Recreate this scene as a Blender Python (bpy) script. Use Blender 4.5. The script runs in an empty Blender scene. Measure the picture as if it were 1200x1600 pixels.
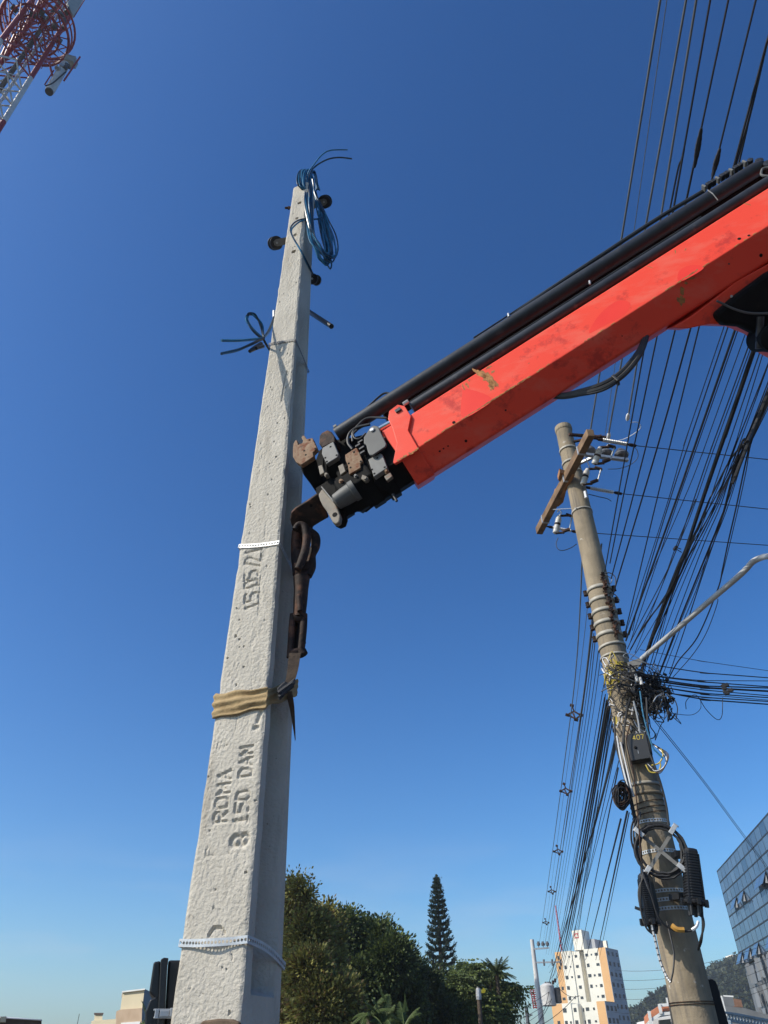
import bpy, math, random
import numpy as np
from mathutils import Vector, Matrix, noise
random.seed(7)
rng = np.random.default_rng(7)
sc = bpy.context.scene
col = sc.collection
R_ = math.radians
# ------------------------------------------------------------------ camera
FPX = 1140.0; TH = R_(37.3); RO = R_(-0.96)
CAM = Vector((0, 0, 1.6))
fw = Vector((0, math.cos(TH), math.sin(TH)))
r0 = Vector((1, 0, 0)); u0 = Vector((0, -math.sin(TH), math.cos(TH)))
RC = r0*math.cos(RO) + u0*math.sin(RO)
UC = -r0*math.sin(RO) + u0*math.cos(RO)
cd = bpy.data.cameras.new('camera'); cam = bpy.data.objects.new('camera', cd); col.objects.link(cam)
cam.matrix_world = Matrix(((RC.x, UC.x, -fw.x, CAM.x), (RC.y, UC.y, -fw.y, CAM.y), (RC.z, UC.z, -fw.z, CAM.z), (0, 0, 0, 1)))
cd.sensor_fit = 'VERTICAL'; cd.sensor_height = 24; cd.lens = 24*FPX/1600
cd.clip_start = 0.05; cd.clip_end = 8000
sc.camera = cam
# ------------------------------------------------------------------ light
SUN_AZ = 248.0      # clockwise from +Y
SUN_EL = 40.0
sv = Vector((math.sin(R_(SUN_AZ))*math.cos(R_(SUN_EL)), math.cos(R_(SUN_AZ))*math.cos(R_(SUN_EL)), math.sin(R_(SUN_EL))))
sl = bpy.data.lights.new('sun', 'SUN'); so = bpy.data.objects.new('sun', sl); col.objects.link(so)
so.rotation_euler = sv.to_track_quat('Z', 'Y').to_euler()
sl.energy = 4.8; sl.angle = R_(0.53); sl.color = (1.0, 0.93, 0.80)
w = bpy.data.worlds.new('World'); sc.world = w; w.use_nodes = True
nt = w.node_tree; bg = nt.nodes['Background']
sky = nt.nodes.new('ShaderNodeTexSky'); sky.sky_type = 'NISHITA'; sky.sun_disc = False
sky.sun_elevation = R_(SUN_EL); sky.sun_rotation = R_(SUN_AZ)
sky.altitude = 0; sky.air_density = 1.0; sky.dust_density = 1.3; sky.ozone_density = 2.2
hs = nt.nodes.new('ShaderNodeHueSaturation'); hs.inputs['Saturation'].default_value = 1.30
gm = nt.nodes.new('ShaderNodeGamma'); gm.inputs[1].default_value = 1.27
tn = nt.nodes.new('ShaderNodeMix'); tn.data_type = 'RGBA'; tn.blend_type = 'MULTIPLY'; tn.inputs[0].default_value = 1.0
tn.inputs[7].default_value = (0.86, 1.03, 1.09, 1)
nt.links.new(sky.outputs[0], hs.inputs['Color']); nt.links.new(hs.outputs[0], gm.inputs[0]); nt.links.new(gm.outputs[0], tn.inputs[6])
# thin low cloud wisps
ctc = nt.nodes.new('ShaderNodeTexCoord'); cmp_ = nt.nodes.new('ShaderNodeMapping'); cmp_.inputs['Scale'].default_value = (3.0, 3.0, 14.0)
cno = nt.nodes.new('ShaderNodeTexNoise'); cno.inputs['Scale'].default_value = 1.6; cno.inputs['Detail'].default_value = 7
crp = nt.nodes.new('ShaderNodeMapRange'); crp.inputs[1].default_value = 0.50; crp.inputs[2].default_value = 0.72
csp = nt.nodes.new('ShaderNodeSeparateXYZ'); cel = nt.nodes.new('ShaderNodeMapRange'); cel.inputs[1].default_value = 0.24; cel.inputs[2].default_value = 0.06; cel.inputs[3].default_value = 0.0; cel.inputs[4].default_value = 0.30
cml = nt.nodes.new('ShaderNodeMath'); cml.operation = 'MULTIPLY'; cmx = nt.nodes.new('ShaderNodeMix'); cmx.data_type = 'RGBA'; cmx.inputs[7].default_value = (7.0, 7.2, 7.8, 1)
nt.links.new(ctc.outputs['Generated'], cmp_.inputs[0]); nt.links.new(cmp_.outputs[0], cno.inputs['Vector']); nt.links.new(cno.outputs[0], crp.inputs[0])
nt.links.new(ctc.outputs['Generated'], csp.inputs[0]); nt.links.new(csp.outputs[2], cel.inputs[0])
nt.links.new(crp.outputs[0], cml.inputs[0]); nt.links.new(cel.outputs[0], cml.inputs[1]); nt.links.new(cml.outputs[0], cmx.inputs[0])
nt.links.new(tn.outputs[2], cmx.inputs[6]); nt.links.new(cmx.outputs[2], bg.inputs[0])
bg.inputs[1].default_value = 0.102
sc.view_settings.view_transform = 'Standard'; sc.view_settings.look = 'None'
sc.view_settings.exposure = 0; sc.view_settings.gamma = 1
sc.cycles.max_bounces = 5; sc.cycles.transparent_max_bounces = 8

# ------------------------------------------------------------------ rays
def ray(px, py): return RC*(px-600) + UC*(800-py) + fw*FPX
def hd(px, py, D):
    d = ray(px, py); return CAM + d*(D/math.hypot(d.x, d.y))
def dp(px, py, dep): return CAM + ray(px, py)*(dep/FPX)
def zz(px, py, z):
    d = ray(px, py); return CAM + d*((z-CAM.z)/d.z)
def pl(px, py, o, n):
    d = ray(px, py); return CAM + d*((o-CAM).dot(n)/d.dot(n))
def proj(p):
    d = p-CAM; z = d.dot(fw); return 600+FPX*d.dot(RC)/z, 800-FPX*d.dot(UC)/z
def on_row(a, b, y):
    lo, hi = 0.0, 1.0
    up = proj(a)[1] < proj(b)[1]
    for _ in range(40):
        m = (lo+hi)/2; v = proj(a.lerp(b, m))[1]
        if (v < y) == up: lo = m
        else: hi = m
    return a.lerp(b, lo)

# ------------------------------------------------------------------ materials
MATS = {}
def mat(name, c, c2=None, rough=0.7, metal=0.0, scale=8.0, bump=0.0, bscale=None, amount=0.5, spec=0.5, island=False, detail=6, fn=None):
    m = bpy.data.materials.new(name); m.use_nodes = True
    t = m.node_tree; b = t.nodes['Principled BSDF']
    b.inputs['Roughness'].default_value = rough; b.inputs['Metallic'].default_value = metal
    b.inputs['Specular IOR Level'].default_value = spec
    c2 = c2 or tuple(x*0.7 for x in c)
    tc = t.nodes.new('ShaderNodeTexCoord')
    n = t.nodes.new('ShaderNodeTexNoise'); n.inputs['Scale'].default_value = scale; n.inputs['Detail'].default_value = detail
    t.links.new(tc.outputs['Object'], n.inputs['Vector'])
    rp = t.nodes.new('ShaderNodeValToRGB')
    rp.color_ramp.elements[0].position = 0.5-amount*0.4; rp.color_ramp.elements[1].position = 0.5+amount*0.4
    rp.color_ramp.elements[0].color = (*c2, 1); rp.color_ramp.elements[1].color = (*c, 1)
    if island:
        g = t.nodes.new('ShaderNodeNewGeometry')
        mx = t.nodes.new('ShaderNodeMath'); mx.operation = 'ADD'
        ml = t.nodes.new('ShaderNodeMath'); ml.operation = 'MULTIPLY'; ml.inputs[1].default_value = 0.5
        t.links.new(g.outputs['Random Per Island'], ml.inputs[0])
        m2 = t.nodes.new('ShaderNodeMath'); m2.operation = 'MULTIPLY'; m2.inputs[1].default_value = 0.5
        t.links.new(n.outputs[0], m2.inputs[0]); t.links.new(ml.outputs[0], mx.inputs[0]); t.links.new(m2.outputs[0], mx.inputs[1])
        t.links.new(mx.outputs[0], rp.inputs[0])
    else:
        t.links.new(n.outputs[0], rp.inputs[0])
    t.links.new(rp.outputs[0], b.inputs['Base Color'])
    if bump > 0:
        n2 = t.nodes.new('ShaderNodeTexNoise'); n2.inputs['Scale'].default_value = bscale or scale*4; n2.inputs['Detail'].default_value = 8
        t.links.new(tc.outputs['Object'], n2.inputs['Vector'])
        bp = t.nodes.new('ShaderNodeBump'); bp.inputs['Distance'].default_value = bump; bp.inputs['Strength'].default_value = 1
        t.links.new(n2.outputs[0], bp.inputs['Height']); t.links.new(bp.outputs[0], b.inputs['Normal'])
    if fn: fn(t, b, tc, rp)
    MATS[name] = m
    return m

def overlay(c, lo, hi, scale, dist=None, stretch=None, rough=None, inner=None):
    """blend a second colour in patches given by a noise threshold"""
    def f(t, b, tc, rp):
        n = t.nodes.new('ShaderNodeTexNoise'); n.inputs['Scale'].default_value = scale; n.inputs['Detail'].default_value = 9
        n.inputs['Roughness'].default_value = 0.65
        src = tc.outputs['Object']
        if stretch:
            mp = t.nodes.new('ShaderNodeMapping'); mp.inputs['Scale'].default_value = stretch
            t.links.new(src, mp.inputs[0]); src = mp.outputs[0]
        t.links.new(src, n.inputs['Vector'])
        r = t.nodes.new('ShaderNodeValToRGB'); r.color_ramp.elements[0].position = lo; r.color_ramp.elements[1].position = hi
        r.color_ramp.elements[0].color = (0, 0, 0, 1); r.color_ramp.elements[1].color = (1, 1, 1, 1)
        t.links.new(n.outputs[0], r.inputs[0])
        mx = t.nodes.new('ShaderNodeMix'); mx.data_type = 'RGBA'
        src_col = b.inputs['Base Color'].links[0].from_socket
        t.links.new(r.outputs[0], mx.inputs[0]); t.links.new(src_col, mx.inputs[6]); mx.inputs[7].default_value = (*c, 1)
        t.links.new(mx.outputs[2], b.inputs['Base Color'])
        if inner: inner(t, b, tc, rp)
    return f

M_conc = mat('pole_concrete', (0.56, 0.515, 0.44), (0.42, 0.385, 0.325), 0.92, scale=5.5, bump=0.007, bscale=70, amount=0.9, spec=0.25,
             fn=overlay((0.33, 0.29, 0.235), 0.54, 0.74, 3.0, stretch=(3, 3, 0.5), inner=overlay((0.17, 0.15, 0.125), 0.655, 0.70, 75)))
M_oldconc = mat('weathered_concrete', (0.35, 0.28, 0.19), (0.15, 0.12, 0.08), 0.9, scale=3.5, bump=0.005, bscale=40, amount=0.75,
                fn=overlay((0.13, 0.11, 0.09), 0.52, 0.72, 5, stretch=(2.5, 2.5, 0.25), inner=overlay((0.50, 0.46, 0.40), 0.64, 0.72, 9)))
M_red = mat('crane_red_paint', (0.88, 0.080, 0.040), (0.80, 0.062, 0.034), 0.45, scale=2.2, amount=0.9, spec=0.22,
            fn=overlay((0.80, 0.14, 0.09), 0.50, 0.72, 5, stretch=(.6, 1, 1.6), inner=overlay((0.55, 0.045, 0.03), 0.56, 0.66, 7, inner=overlay((0.24, 0.11, 0.05), 0.735, 0.75, 16))))
M_chip = mat('chipped_steel', (0.48, 0.21, 0.055), (0.22, 0.09, 0.03), 0.8, scale=70, amount=0.5)
M_faded = mat('faded_red_patch', (0.80, 0.045, 0.032), (0.84, 0.060, 0.036), 0.45, scale=6, spec=.22)
M_blk = mat('black_steel', (0.032, 0.033, 0.036), (0.016, 0.016, 0.018), 0.45, scale=14, bump=0.0006, bscale=60,
            fn=overlay((0.075, 0.07, 0.065), 0.60, 0.72, 16))
M_greaseshade = mat('grease_and_shade_black', (0.010, 0.0095, 0.009), (0.005, 0.005, 0.005), 0.75, scale=14, bump=0.002, bscale=30,
               fn=overlay((0.04, 0.030, 0.022), 0.64, 0.78, 14), spec=0.12)  # grease black, deepened to hold the shade cast by the tip plates
M_hookst = mat('dark_forged_steel', (0.045, 0.025, 0.018), (0.016, 0.011, 0.009), 0.72, scale=12, bump=0.004, bscale=45, spec=.25,
               fn=overlay((0.13, 0.055, 0.03), 0.50, 0.66, 14))
M_rust = mat('rusty_plate', (0.33, 0.23, 0.15), (0.20, 0.11, 0.06), 0.75, scale=16, bump=0.0015, bscale=60, spec=.25,
             fn=overlay((0.17, 0.055, 0.022), 0.50, 0.62, 20, inner=overlay((0.05, 0.035, 0.03), 0.60, 0.68, 28)))
M_gplate = mat('grey_painted_plate', (0.19, 0.19, 0.18), (0.13, 0.125, 0.12), 0.6, scale=14, bump=0.0006, bscale=60,
               fn=overlay((0.22, 0.085, 0.035), 0.62, 0.68, 17))
M_gdark = mat('dark_grey_guard', (0.105, 0.105, 0.10), (0.08, 0.08, 0.078), 0.6, scale=9)
M_chrome = mat('chrome_rod', (0.75, 0.75, 0.75), None, 0.12, 1.0)
M_galv = mat('galvanised_steel', (0.52, 0.53, 0.54), (0.36, 0.37, 0.38), 0.5, 0.45, scale=25)
M_band = mat('perforated_zinc', (0.55, 0.57, 0.59), (0.40, 0.42, 0.44), 0.45, 0.25, scale=25)
M_hose = mat('rubber_hose', (0.022, 0.022, 0.023), (0.014, 0.014, 0.015), 0.5, scale=20)
M_cable = mat('black_cable', (0.016, 0.016, 0.018), (0.010, 0.010, 0.012), 0.6, scale=3)
M_cond = mat('grey_conductor', (0.20, 0.21, 0.22), (0.13, 0.14, 0.15), 0.5, 0.2, scale=3)
M_blue = mat('blue_drop_cable', (0.024, 0.17, 0.30), (0.014, 0.10, 0.18), 0.35, scale=20)
M_navy = mat('dark_blue_cable', (0.012, 0.045, 0.085), (0.008, 0.022, 0.04), 0.3, scale=20)
M_sling = mat('tan_webbing', (0.42, 0.30, 0.15), (0.28, 0.19, 0.09), 0.9, scale=16, bump=0.003, bscale=90,
              fn=overlay((0.15, 0.10, 0.05), 0.58, 0.72, 14, stretch=(1, 1, 5)))
M_slingd = mat('soiled_brown_webbing', (0.16, 0.105, 0.065), (0.09, 0.06, 0.04), 0.9, scale=30, bump=0.002, bscale=90)
M_bstrap = mat('black_strap', (0.018, 0.018, 0.022), (0.01, 0.01, 0.012), 0.6, scale=40, bump=0.001)
M_plast = mat('black_plastic', (0.017, 0.017, 0.018), (0.012, 0.012, 0.013), 0.42, scale=10, bump=0.0005, bscale=120)
M_wood = mat('weathered_timber', (0.27, 0.165, 0.085), (0.13, 0.075, 0.04), 0.85, scale=7, bump=0.003, bscale=30,
             fn=overlay((0.09, 0.055, 0.035), 0.55, 0.7, 5, stretch=(1, 0.2, 1)))
M_owood = mat('orange_timber', (0.42, 0.20, 0.075), (0.28, 0.13, 0.055), 0.85, scale=9, bump=0.003, bscale=30)
M_porc = mat('grey_porcelain', (0.62, 0.60, 0.56), (0.50, 0.48, 0.45), 0.25, scale=20)
M_dporc = mat('dark_porcelain', (0.16, 0.16, 0.17), (0.09, 0.09, 0.095), 0.2, scale=20)
M_wht = mat('white_sleeve', (0.80, 0.80, 0.80), (0.68, 0.68, 0.70), 0.4, scale=20)
M_yel = mat('yellow_wire', (0.60, 0.48, 0.06), (0.42, 0.30, 0.04), 0.5, scale=20)
M_ochre = mat('ochre_tube', (0.50, 0.27, 0.05), (0.35, 0.17, 0.03), 0.5, scale=20)
M_lamp = mat('grey_lamp_tube', (0.50, 0.50, 0.50), (0.40, 0.40, 0.40), 0.5, 0.2, scale=5)
M_sign = mat('sign_back', (0.075, 0.072, 0.070), (0.055, 0.053, 0.052), 0.6, scale=6)
M_signd = mat('black_sign_back', (0.010, 0.010, 0.012), (0.008, 0.008, 0.009), 0.7, scale=6)
M_bark = mat('bark', (0.12, 0.085, 0.06), (0.06, 0.045, 0.03), 0.95, scale=8, bump=0.01, bscale=20)
M_clevis = mat('worn_steel', (0.21, 0.175, 0.13), (0.12, 0.10, 0.075), 0.6, scale=16, bump=0.001, bscale=50, fn=overlay((0.20, 0.075, 0.03), 0.60, 0.70, 20))
M_bandb = mat('beige_steel_band', (0.40, 0.37, 0.31), (0.27, 0.25, 0.21), 0.6, 0.1, scale=12)
M_towred = mat('tower_red', (0.34, 0.014, 0.012), (0.22, 0.010, 0.010), 0.5, scale=3)
M_towwht = mat('tower_white', (0.62, 0.60, 0.57), (0.48, 0.46, 0.44), 0.5, scale=3)
M_ant = mat('antenna_grey', (0.36, 0.38, 0.36), (0.28, 0.30, 0.29), 0.5, scale=3)

# ------------------------------------------------------------------ object bookkeeping
WL = {}
def tag(o, label=None, cat=None, group=None, kind=None):
    if label: o['label'] = label
    if cat: o['category'] = cat
    if group: o['group'] = group
    if kind: o['kind'] = kind
    return o
def empty(name, loc, label=None, cat=None, group=None):
    o = bpy.data.objects.new(name, None); col.objects.link(o); o.location = loc
    o.empty_display_size = 0.2
    WL[o] = Vector(loc); return tag(o, label, cat, group)
def link_np(name, V, faces, m, parent=None, smooth=False, pad=None):
    V = np.asarray(V, dtype=float).reshape(-1, 3)
    if parent is not None: org = WL[parent]
    else:
        lo = V.min(0); hi = V.max(0); org = Vector(((lo[0]+hi[0])/2, (lo[1]+hi[1])/2, lo[2]))
    V = V - np.array(org)
    me = bpy.data.meshes.new(name)
    if isinstance(faces, np.ndarray):
        k = faces.shape[1]; nf = len(faces)
        me.vertices.add(len(V)); me.vertices.foreach_set('co', V.ravel())
        me.loops.add(nf*k); me.loops.foreach_set('vertex_index', faces.ravel().astype(np.int32))
        me.polygons.add(nf); me.polygons.foreach_set('loop_start', np.arange(0, nf*k, k, dtype=np.int32))
        me.polygons.foreach_set('loop_total', np.full(nf, k, dtype=np.int32))
        me.update(calc_edges=True); me.validate()
    else:
        me.from_pydata([tuple(v) for v in V], [], faces); me.update()
    me.polygons.foreach_set('use_smooth', np.full(len(me.polygons), bool(smooth)))
    if m: me.materials.append(m)
    o = bpy.data.objects.new(name, me); col.objects.link(o)
    if parent is not None: o.parent = parent
    else: o.location = org
    WL[o] = Vector(org)
    return o
def children_of(o): return [c for c in bpy.data.objects if c.parent == o]
def copy_tree(o, parent=None):
    c = o.copy(); col.objects.link(c)
    if parent is not None: c.parent = parent
    for ch in children_of(o):
        if ch is not c: copy_tree(ch, c)
    return c

def frame(d):
    d = Vector(d).normalized()
    a = Vector((0, 0, 1)) if abs(d.z) < 0.95 else Vector((1, 0, 0))
    x = d.cross(a).normalized(); y = x.cross(d).normalized()
    return x, y, d
def cr(pts, n=8, closed=False):
    P = [Vector(p) for p in pts]
    if len(P) < 3: return [P[0].lerp(P[-1], i/n) for i in range(n+1)]
    out = []
    N = len(P)
    rngi = range(N) if closed else range(N-1)
    for i in rngi:
        p1 = P[i]; p2 = P[(i+1) % N]
        p0 = P[i-1] if (i > 0 or closed) else p1*2-p2
        p3 = P[(i+2) % N] if (i+2 < N or closed) else p2*2-p1
        for k in range(n):
            t = k/n; t2 = t*t; t3 = t2*t
            out.append(0.5*((2*p1)+(-p0+p2)*t+(2*p0-5*p1+4*p2-p3)*t2+(-p0+3*p1-3*p2+p3)*t3))
    if not closed: out.append(P[-1].copy())
    return out

class MB:
    def __init__(s): s.v = []; s.f = []
    def quad(s, a, b, c, d):
        i = len(s.v); s.v += [a, b, c, d]; s.f.append((i, i+1, i+2, i+3)); return s
    def box(s, c, size, x=Vector((1, 0, 0)), y=Vector((0, 1, 0)), z=None):
        c = Vector(c); x = Vector(x).normalized(); y = Vector(y).normalized(); z = Vector(z).normalized() if z is not None else x.cross(y)
        i = len(s.v)
        for a in (-.5, .5):
            for b in (-.5, .5):
                for e in (-.5, .5): s.v.append(c + x*a*size[0] + y*b*size[1] + z*e*size[2])
        for q in ((0, 1, 3, 2), (4, 6, 7, 5), (0, 4, 5, 1), (2, 3, 7, 6), (0, 2, 6, 4), (1, 5, 7, 3)): s.f.append(tuple(i+k for k in q))
        return s
    def bar(s, a, b, w_, h_, up=Vector((0, 0, 1))):
        a = Vector(a); b = Vector(b); d = b-a; L = d.length; d.normalize()
        x = d.cross(up)
        if x.length < 1e-4: x = d.cross(Vector((1, 0, 0)))
        x.normalize(); y = x.cross(d).normalized()
        return s.box((a+b)/2, (L, w_, h_), d, x, y)
    def tube(s, pts, r, n=8, closed=False, caps=True):
        P = [Vector(p) for p in pts]; N = len(P)
        rr = r if hasattr(r, '__len__') else [r]*N
        t0 = (P[1]-P[0]).normalized(); x, y, _ = frame(t0); i0 = len(s.v); prev = t0
        for i in range(N):
            if closed: t = P[(i+1) % N]-P[i-1]
            else: t = P[min(i+1, N-1)]-P[max(i-1, 0)]
            if t.length < 1e-9: t = prev.copy()
            t.normalize()
            x = x - t*x.dot(t)
            if x.length < 1e-5: x, y, _ = frame(t)
            x.normalize(); y = t.cross(x)
            for k in range(n):
                a = 2*math.pi*k/n; s.v.append(P[i] + x*(math.cos(a)*rr[i]) + y*(math.sin(a)*rr[i]))
            prev = t
        for i in range(N-1 if not closed else N):
            for k in range(n):
                a = i0+i*n+k; b = i0+i*n+(k+1) % n; j = (i+1) % N
                s.f.append((a, b, i0+j*n+(k+1) % n, i0+j*n+k))
        if caps and not closed:
            s.f.append(tuple(i0+k for k in reversed(range(n)))); s.f.append(tuple(i0+(N-1)*n+k for k in range(n)))
        return s
    def lathe(s, base, axis, prof, n=16):
        x, y, d = frame(axis); i0 = len(s.v); base = Vector(base)
        for (h, r) in prof:
            for k in range(n):
                a = 2*math.pi*k/n; s.v.append(base + d*h + x*(math.cos(a)*r) + y*(math.sin(a)*r))
        for i in range(len(prof)-1):
            for k in range(n): s.f.append((i0+i*n+k, i0+i*n+(k+1) % n, i0+(i+1)*n+(k+1) % n, i0+(i+1)*n+k))
        s.f.append(tuple(i0+k for k in reversed(range(n)))); s.f.append(tuple(i0+(len(prof)-1)*n+k for k in range(n)))
        return s
    def prism(s, outline, off):
        i = len(s.v); n = len(outline); off = Vector(off)
        s.v += [Vector(p) for p in outline]; s.v += [Vector(p)+off for p in outline]
        s.f.append(tuple(range(i, i+n))); s.f.append(tuple(reversed(range(i+n, i+2*n))))
        for k in range(n): s.f.append((i+k, i+n+k, i+n+(k+1) % n, i+(k+1) % n))
        return s
    def loft(s, rings, caps=True):
        i0 = len(s.v); n = len(rings[0])
        for r in rings: s.v += [Vector(p) for p in r]
        for i in range(len(rings)-1):
            for k in range(n): s.f.append((i0+i*n+k, i0+i*n+(k+1) % n, i0+(i+1)*n+(k+1) % n, i0+(i+1)*n+k))
        if caps: s.f.append(tuple(i0+k for k in reversed(range(n)))); s.f.append(tuple(i0+(len(rings)-1)*n+k for k in range(n)))
        return s
    def build(s, name, m, parent=None, smooth=False, bevel=0.0, angle=40):
        o = link_np(name, s.v, s.f, m, parent, smooth)
        import bmesh
        bm = bmesh.new(); bm.from_mesh(o.data); bmesh.ops.recalc_face_normals(bm, faces=bm.faces)
        if smooth:
            for e in bm.edges:
                if len(e.link_faces) == 2 and e.calc_face_angle(0) > R_(angle): e.smooth = False
        bm.to_mesh(o.data); bm.free()
        if bevel:
            md = o.modifiers.new('bevel', 'BEVEL'); md.width = bevel; md.segments = 2; md.limit_method = 'ANGLE'
        return o

ORD = ['first', 'second', 'third', 'fourth', 'fifth', 'sixth', 'seventh', 'eighth', 'ninth', 'tenth', 'eleventh', 'twelfth', 'thirteenth', 'fourteenth', 'fifteenth', 'sixteenth', 'seventeenth', 'eighteenth', 'nineteenth', 'twentieth']
# stroke font on a 4 x 6 grid
FONT = {
 '0': [[(0, 1), (0, 5), (1, 6), (3, 6), (4, 5), (4, 1), (3, 0), (1, 0), (0, 1)]],
 '1': [[(1, 5), (2, 6), (2, 0)], [(1, 0), (3, 0)]], 'I': [[(2, 6), (2, 0)]],
 '2': [[(0, 5), (1, 6), (3, 6), (4, 5), (4, 4), (0, 0), (4, 0)]],
 '4': [[(3, 0), (3, 6), (0, 2), (4, 2)]],
 '5': [[(4, 6), (0, 6), (0, 3.5), (3, 3.5), (4, 2.5), (4, 1), (3, 0), (0, 0)]],
 '7': [[(0, 6), (4, 6), (1.5, 0)]],
 '8': [[(1, 3), (0, 4), (0, 5), (1, 6), (3, 6), (4, 5), (4, 4), (3, 3), (1, 3), (0, 2), (0, 1), (1, 0), (3, 0), (4, 1), (4, 2), (3, 3)]],
 '.': [[(1.8, 0), (2.2, 0.3)]], '/': [[(0, 0), (4, 6)]], ' ': [],
 'A': [[(0, 0), (2, 6), (4, 0)], [(0.8, 2.2), (3.2, 2.2)]],
 'D': [[(0, 0), (0, 6), (2.5, 6), (4, 4.5), (4, 1.5), (2.5, 0), (0, 0)]],
 'M': [[(0, 0), (0, 6), (2, 2.5), (4, 6), (4, 0)]],
 'N': [[(0, 0), (0, 6), (4, 0), (4, 6)]],
 'O': [[(0, 1), (0, 5), (1, 6), (3, 6), (4, 5), (4, 1), (3, 0), (1, 0), (0, 1)]],
 'R': [[(0, 0), (0, 6), (3, 6), (4, 5), (4, 4), (3, 3), (0, 3)], [(1.5, 3), (4, 0)]],
 'P': [[(0, 0), (0, 6), (3, 6), (4, 5), (4, 4), (3, 3), (0, 3)]],
 'T': [[(2, 0), (2, 6)], [(0, 6), (4, 6)]],
}
def strokes(text, org, adv, up, height, pitch, jit=0.0):
    """org: start of baseline, adv/up: 2D unit vectors, height and pitch in metres"""
    segs = []
    x = 0
    for ch in text:
        for ln in FONT[ch]:
            q = [(org[0]+adv[0]*(x+a*pitch*0.17)+up[0]*b*height/6+random.uniform(-jit, jit), org[1]+adv[1]*(x+a*pitch*0.17)+up[1]*b*height/6+random.uniform(-jit, jit)) for a, b in ln]
            segs += list(zip(q[:-1], q[1:]))
        x += pitch*(0.5 if ch in './' else 1.0)
    return segs

# =================================================================== SETTING
M_ground = mat('ground_soil', (0.115, 0.090, 0.055), (0.07, 0.06, 0.035), 0.95, scale=0.2, bump=0.02, bscale=4)
M_asph = mat('asphalt', (0.055, 0.055, 0.056), (0.04, 0.04, 0.04), 0.9, scale=3, bump=0.004, bscale=60)
M_pave = mat('pavement', (0.13, 0.125, 0.12), (0.09, 0.088, 0.085), 0.9, scale=2, bump=0.003, bscale=40)
M_mark = mat('road_paint', (0.75, 0.75, 0.72), (0.6, 0.6, 0.58), 0.7, scale=5)
G = MB()
def gz(x, y): return 0.0
NG = 12
G.quad((-1500, -300, 0), (1500, -300, 0), (1500, 3000, 0), (-1500, 3000, 0))
tag(G.build('ground', M_ground), kind='structure')
SD = Vector((math.sin(R_(9.5)), math.cos(R_(9.5)), 0)); SN = Vector((SD.y, -SD.x, 0))
UP = Vector((0, 0, 1))
def strip(name, m, off, wid, z, y0=-40, y1=420, thick=None):
    b = MB(); c0 = SN*off + SD*y0; c1 = SN*off + SD*y1
    if thick: b.box((c0+c1)/2 + UP*(z-thick/2), (wid, y1-y0, thick), SN, SD, UP)
    else: b.quad(c0-SN*wid/2+UP*z, c0+SN*wid/2+UP*z, c1+SN*wid/2+UP*z, c1-SN*wid/2+UP*z)
    return b.build(name, m)
tag(strip('road', M_asph, 5.6, 8.0, 0.004), kind='structure')
tag(strip('pavement', M_pave, -0.9, 4.8, 0.13, thick=0.13), kind='structure')
tag(strip('far_pavement', M_pave, 11.4, 3.4, 0.13, thick=0.13), kind='structure')
b = MB()
for k in range(60):
    c = SN*5.6 + SD*(-30+k*7); b.quad(c-SN*.06+UP*.008, c+SN*.06+UP*.008, c+SN*.06+SD*3+UP*.008, c-SN*.06+SD*3+UP*.008)
tag(b.build('road_markings', M_mark), kind='structure')

# =================================================================== BACKGROUND
# ---- foliage helpers
def leaf_mesh(name, C, Nrm, size, m, parent, asp=1.7):
    """C centres (n,3), Nrm directions (n,3): one bent leaf quad pair per centre"""
    n = len(C); d = Nrm/np.linalg.norm(Nrm, axis=1, keepdims=True)
    rnd = rng.normal(size=(n, 3)); s_ = np.cross(d, rnd); s_ /= np.linalg.norm(s_, axis=1, keepdims=True)
    sz = (size*rng.uniform(.6, 1.35, n))[:, None] if not hasattr(size, '__len__') else size[:, None]
    a = C-d*sz*asp*.5; b_ = C+s_*sz*.5; c = C+d*sz*asp*.5; e = C-s_*sz*.5
    V = np.stack([a, b_, c, e], 1).reshape(-1, 3); F = np.arange(n*4).reshape(n, 4)
    return link_np(name, V, F, m, parent)
def limb_path(a, b_, k=5, j=.15):
    L = (b_-a).length; P = [a.lerp(b_, i/k)+(Vector((random.uniform(-1, 1), random.uniform(-1, 1), random.uniform(-.5, .8)))*L*j*.4 if 0 < i < k else Vector()) for i in range(k+1)]
    return cr(P, 3)
def leafmat(name, c, c2, sc_=.6, amount=1.0):
    def f(t, b, tc, rp):
        b.inputs['Transmission Weight'].default_value = 0
        tr = t.nodes.new('ShaderNodeBsdfTranslucent'); mx = t.nodes.new('ShaderNodeMixShader'); mx.inputs[0].default_value = .25
        t.links.new(rp.outputs[0], tr.inputs[0]); out = t.nodes['Material Output']
        t.links.new(b.outputs[0], mx.inputs[1]); t.links.new(tr.outputs[0], mx.inputs[2]); t.links.new(mx.outputs[0], out.inputs[0])
    return mat(name, c, c2, .55, scale=sc_, island=True, amount=amount, spec=.3, fn=f)
ML_olive = leafmat('olive_leaves', (0.38, 0.34, 0.09), (0.10, 0.11, 0.034))
ML_brown = leafmat('brownish_leaves', (0.24, 0.15, 0.06), (0.09, 0.075, 0.03))
ML_dark = leafmat('dark_leaves', (0.105, 0.135, 0.042), (0.020, 0.036, 0.017))
ML_mid = leafmat('mid_leaves', (0.20, 0.24, 0.06), (0.05, 0.08, 0.026))
ML_con = leafmat('conifer_needles', (0.050, 0.075, 0.042), (0.02, 0.035, 0.024))
ML_palm = leafmat('palm_leaves', (0.14, 0.18, 0.05), (0.05, 0.08, 0.025))
ML_ylw = leafmat('yellow_leaf', (0.45, 0.40, 0.03), (0.35, 0.3, 0.02))
ML_hill = leafmat('hill_foliage', (0.080, 0.090, 0.040), (0.030, 0.042, 0.020), .05)

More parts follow.
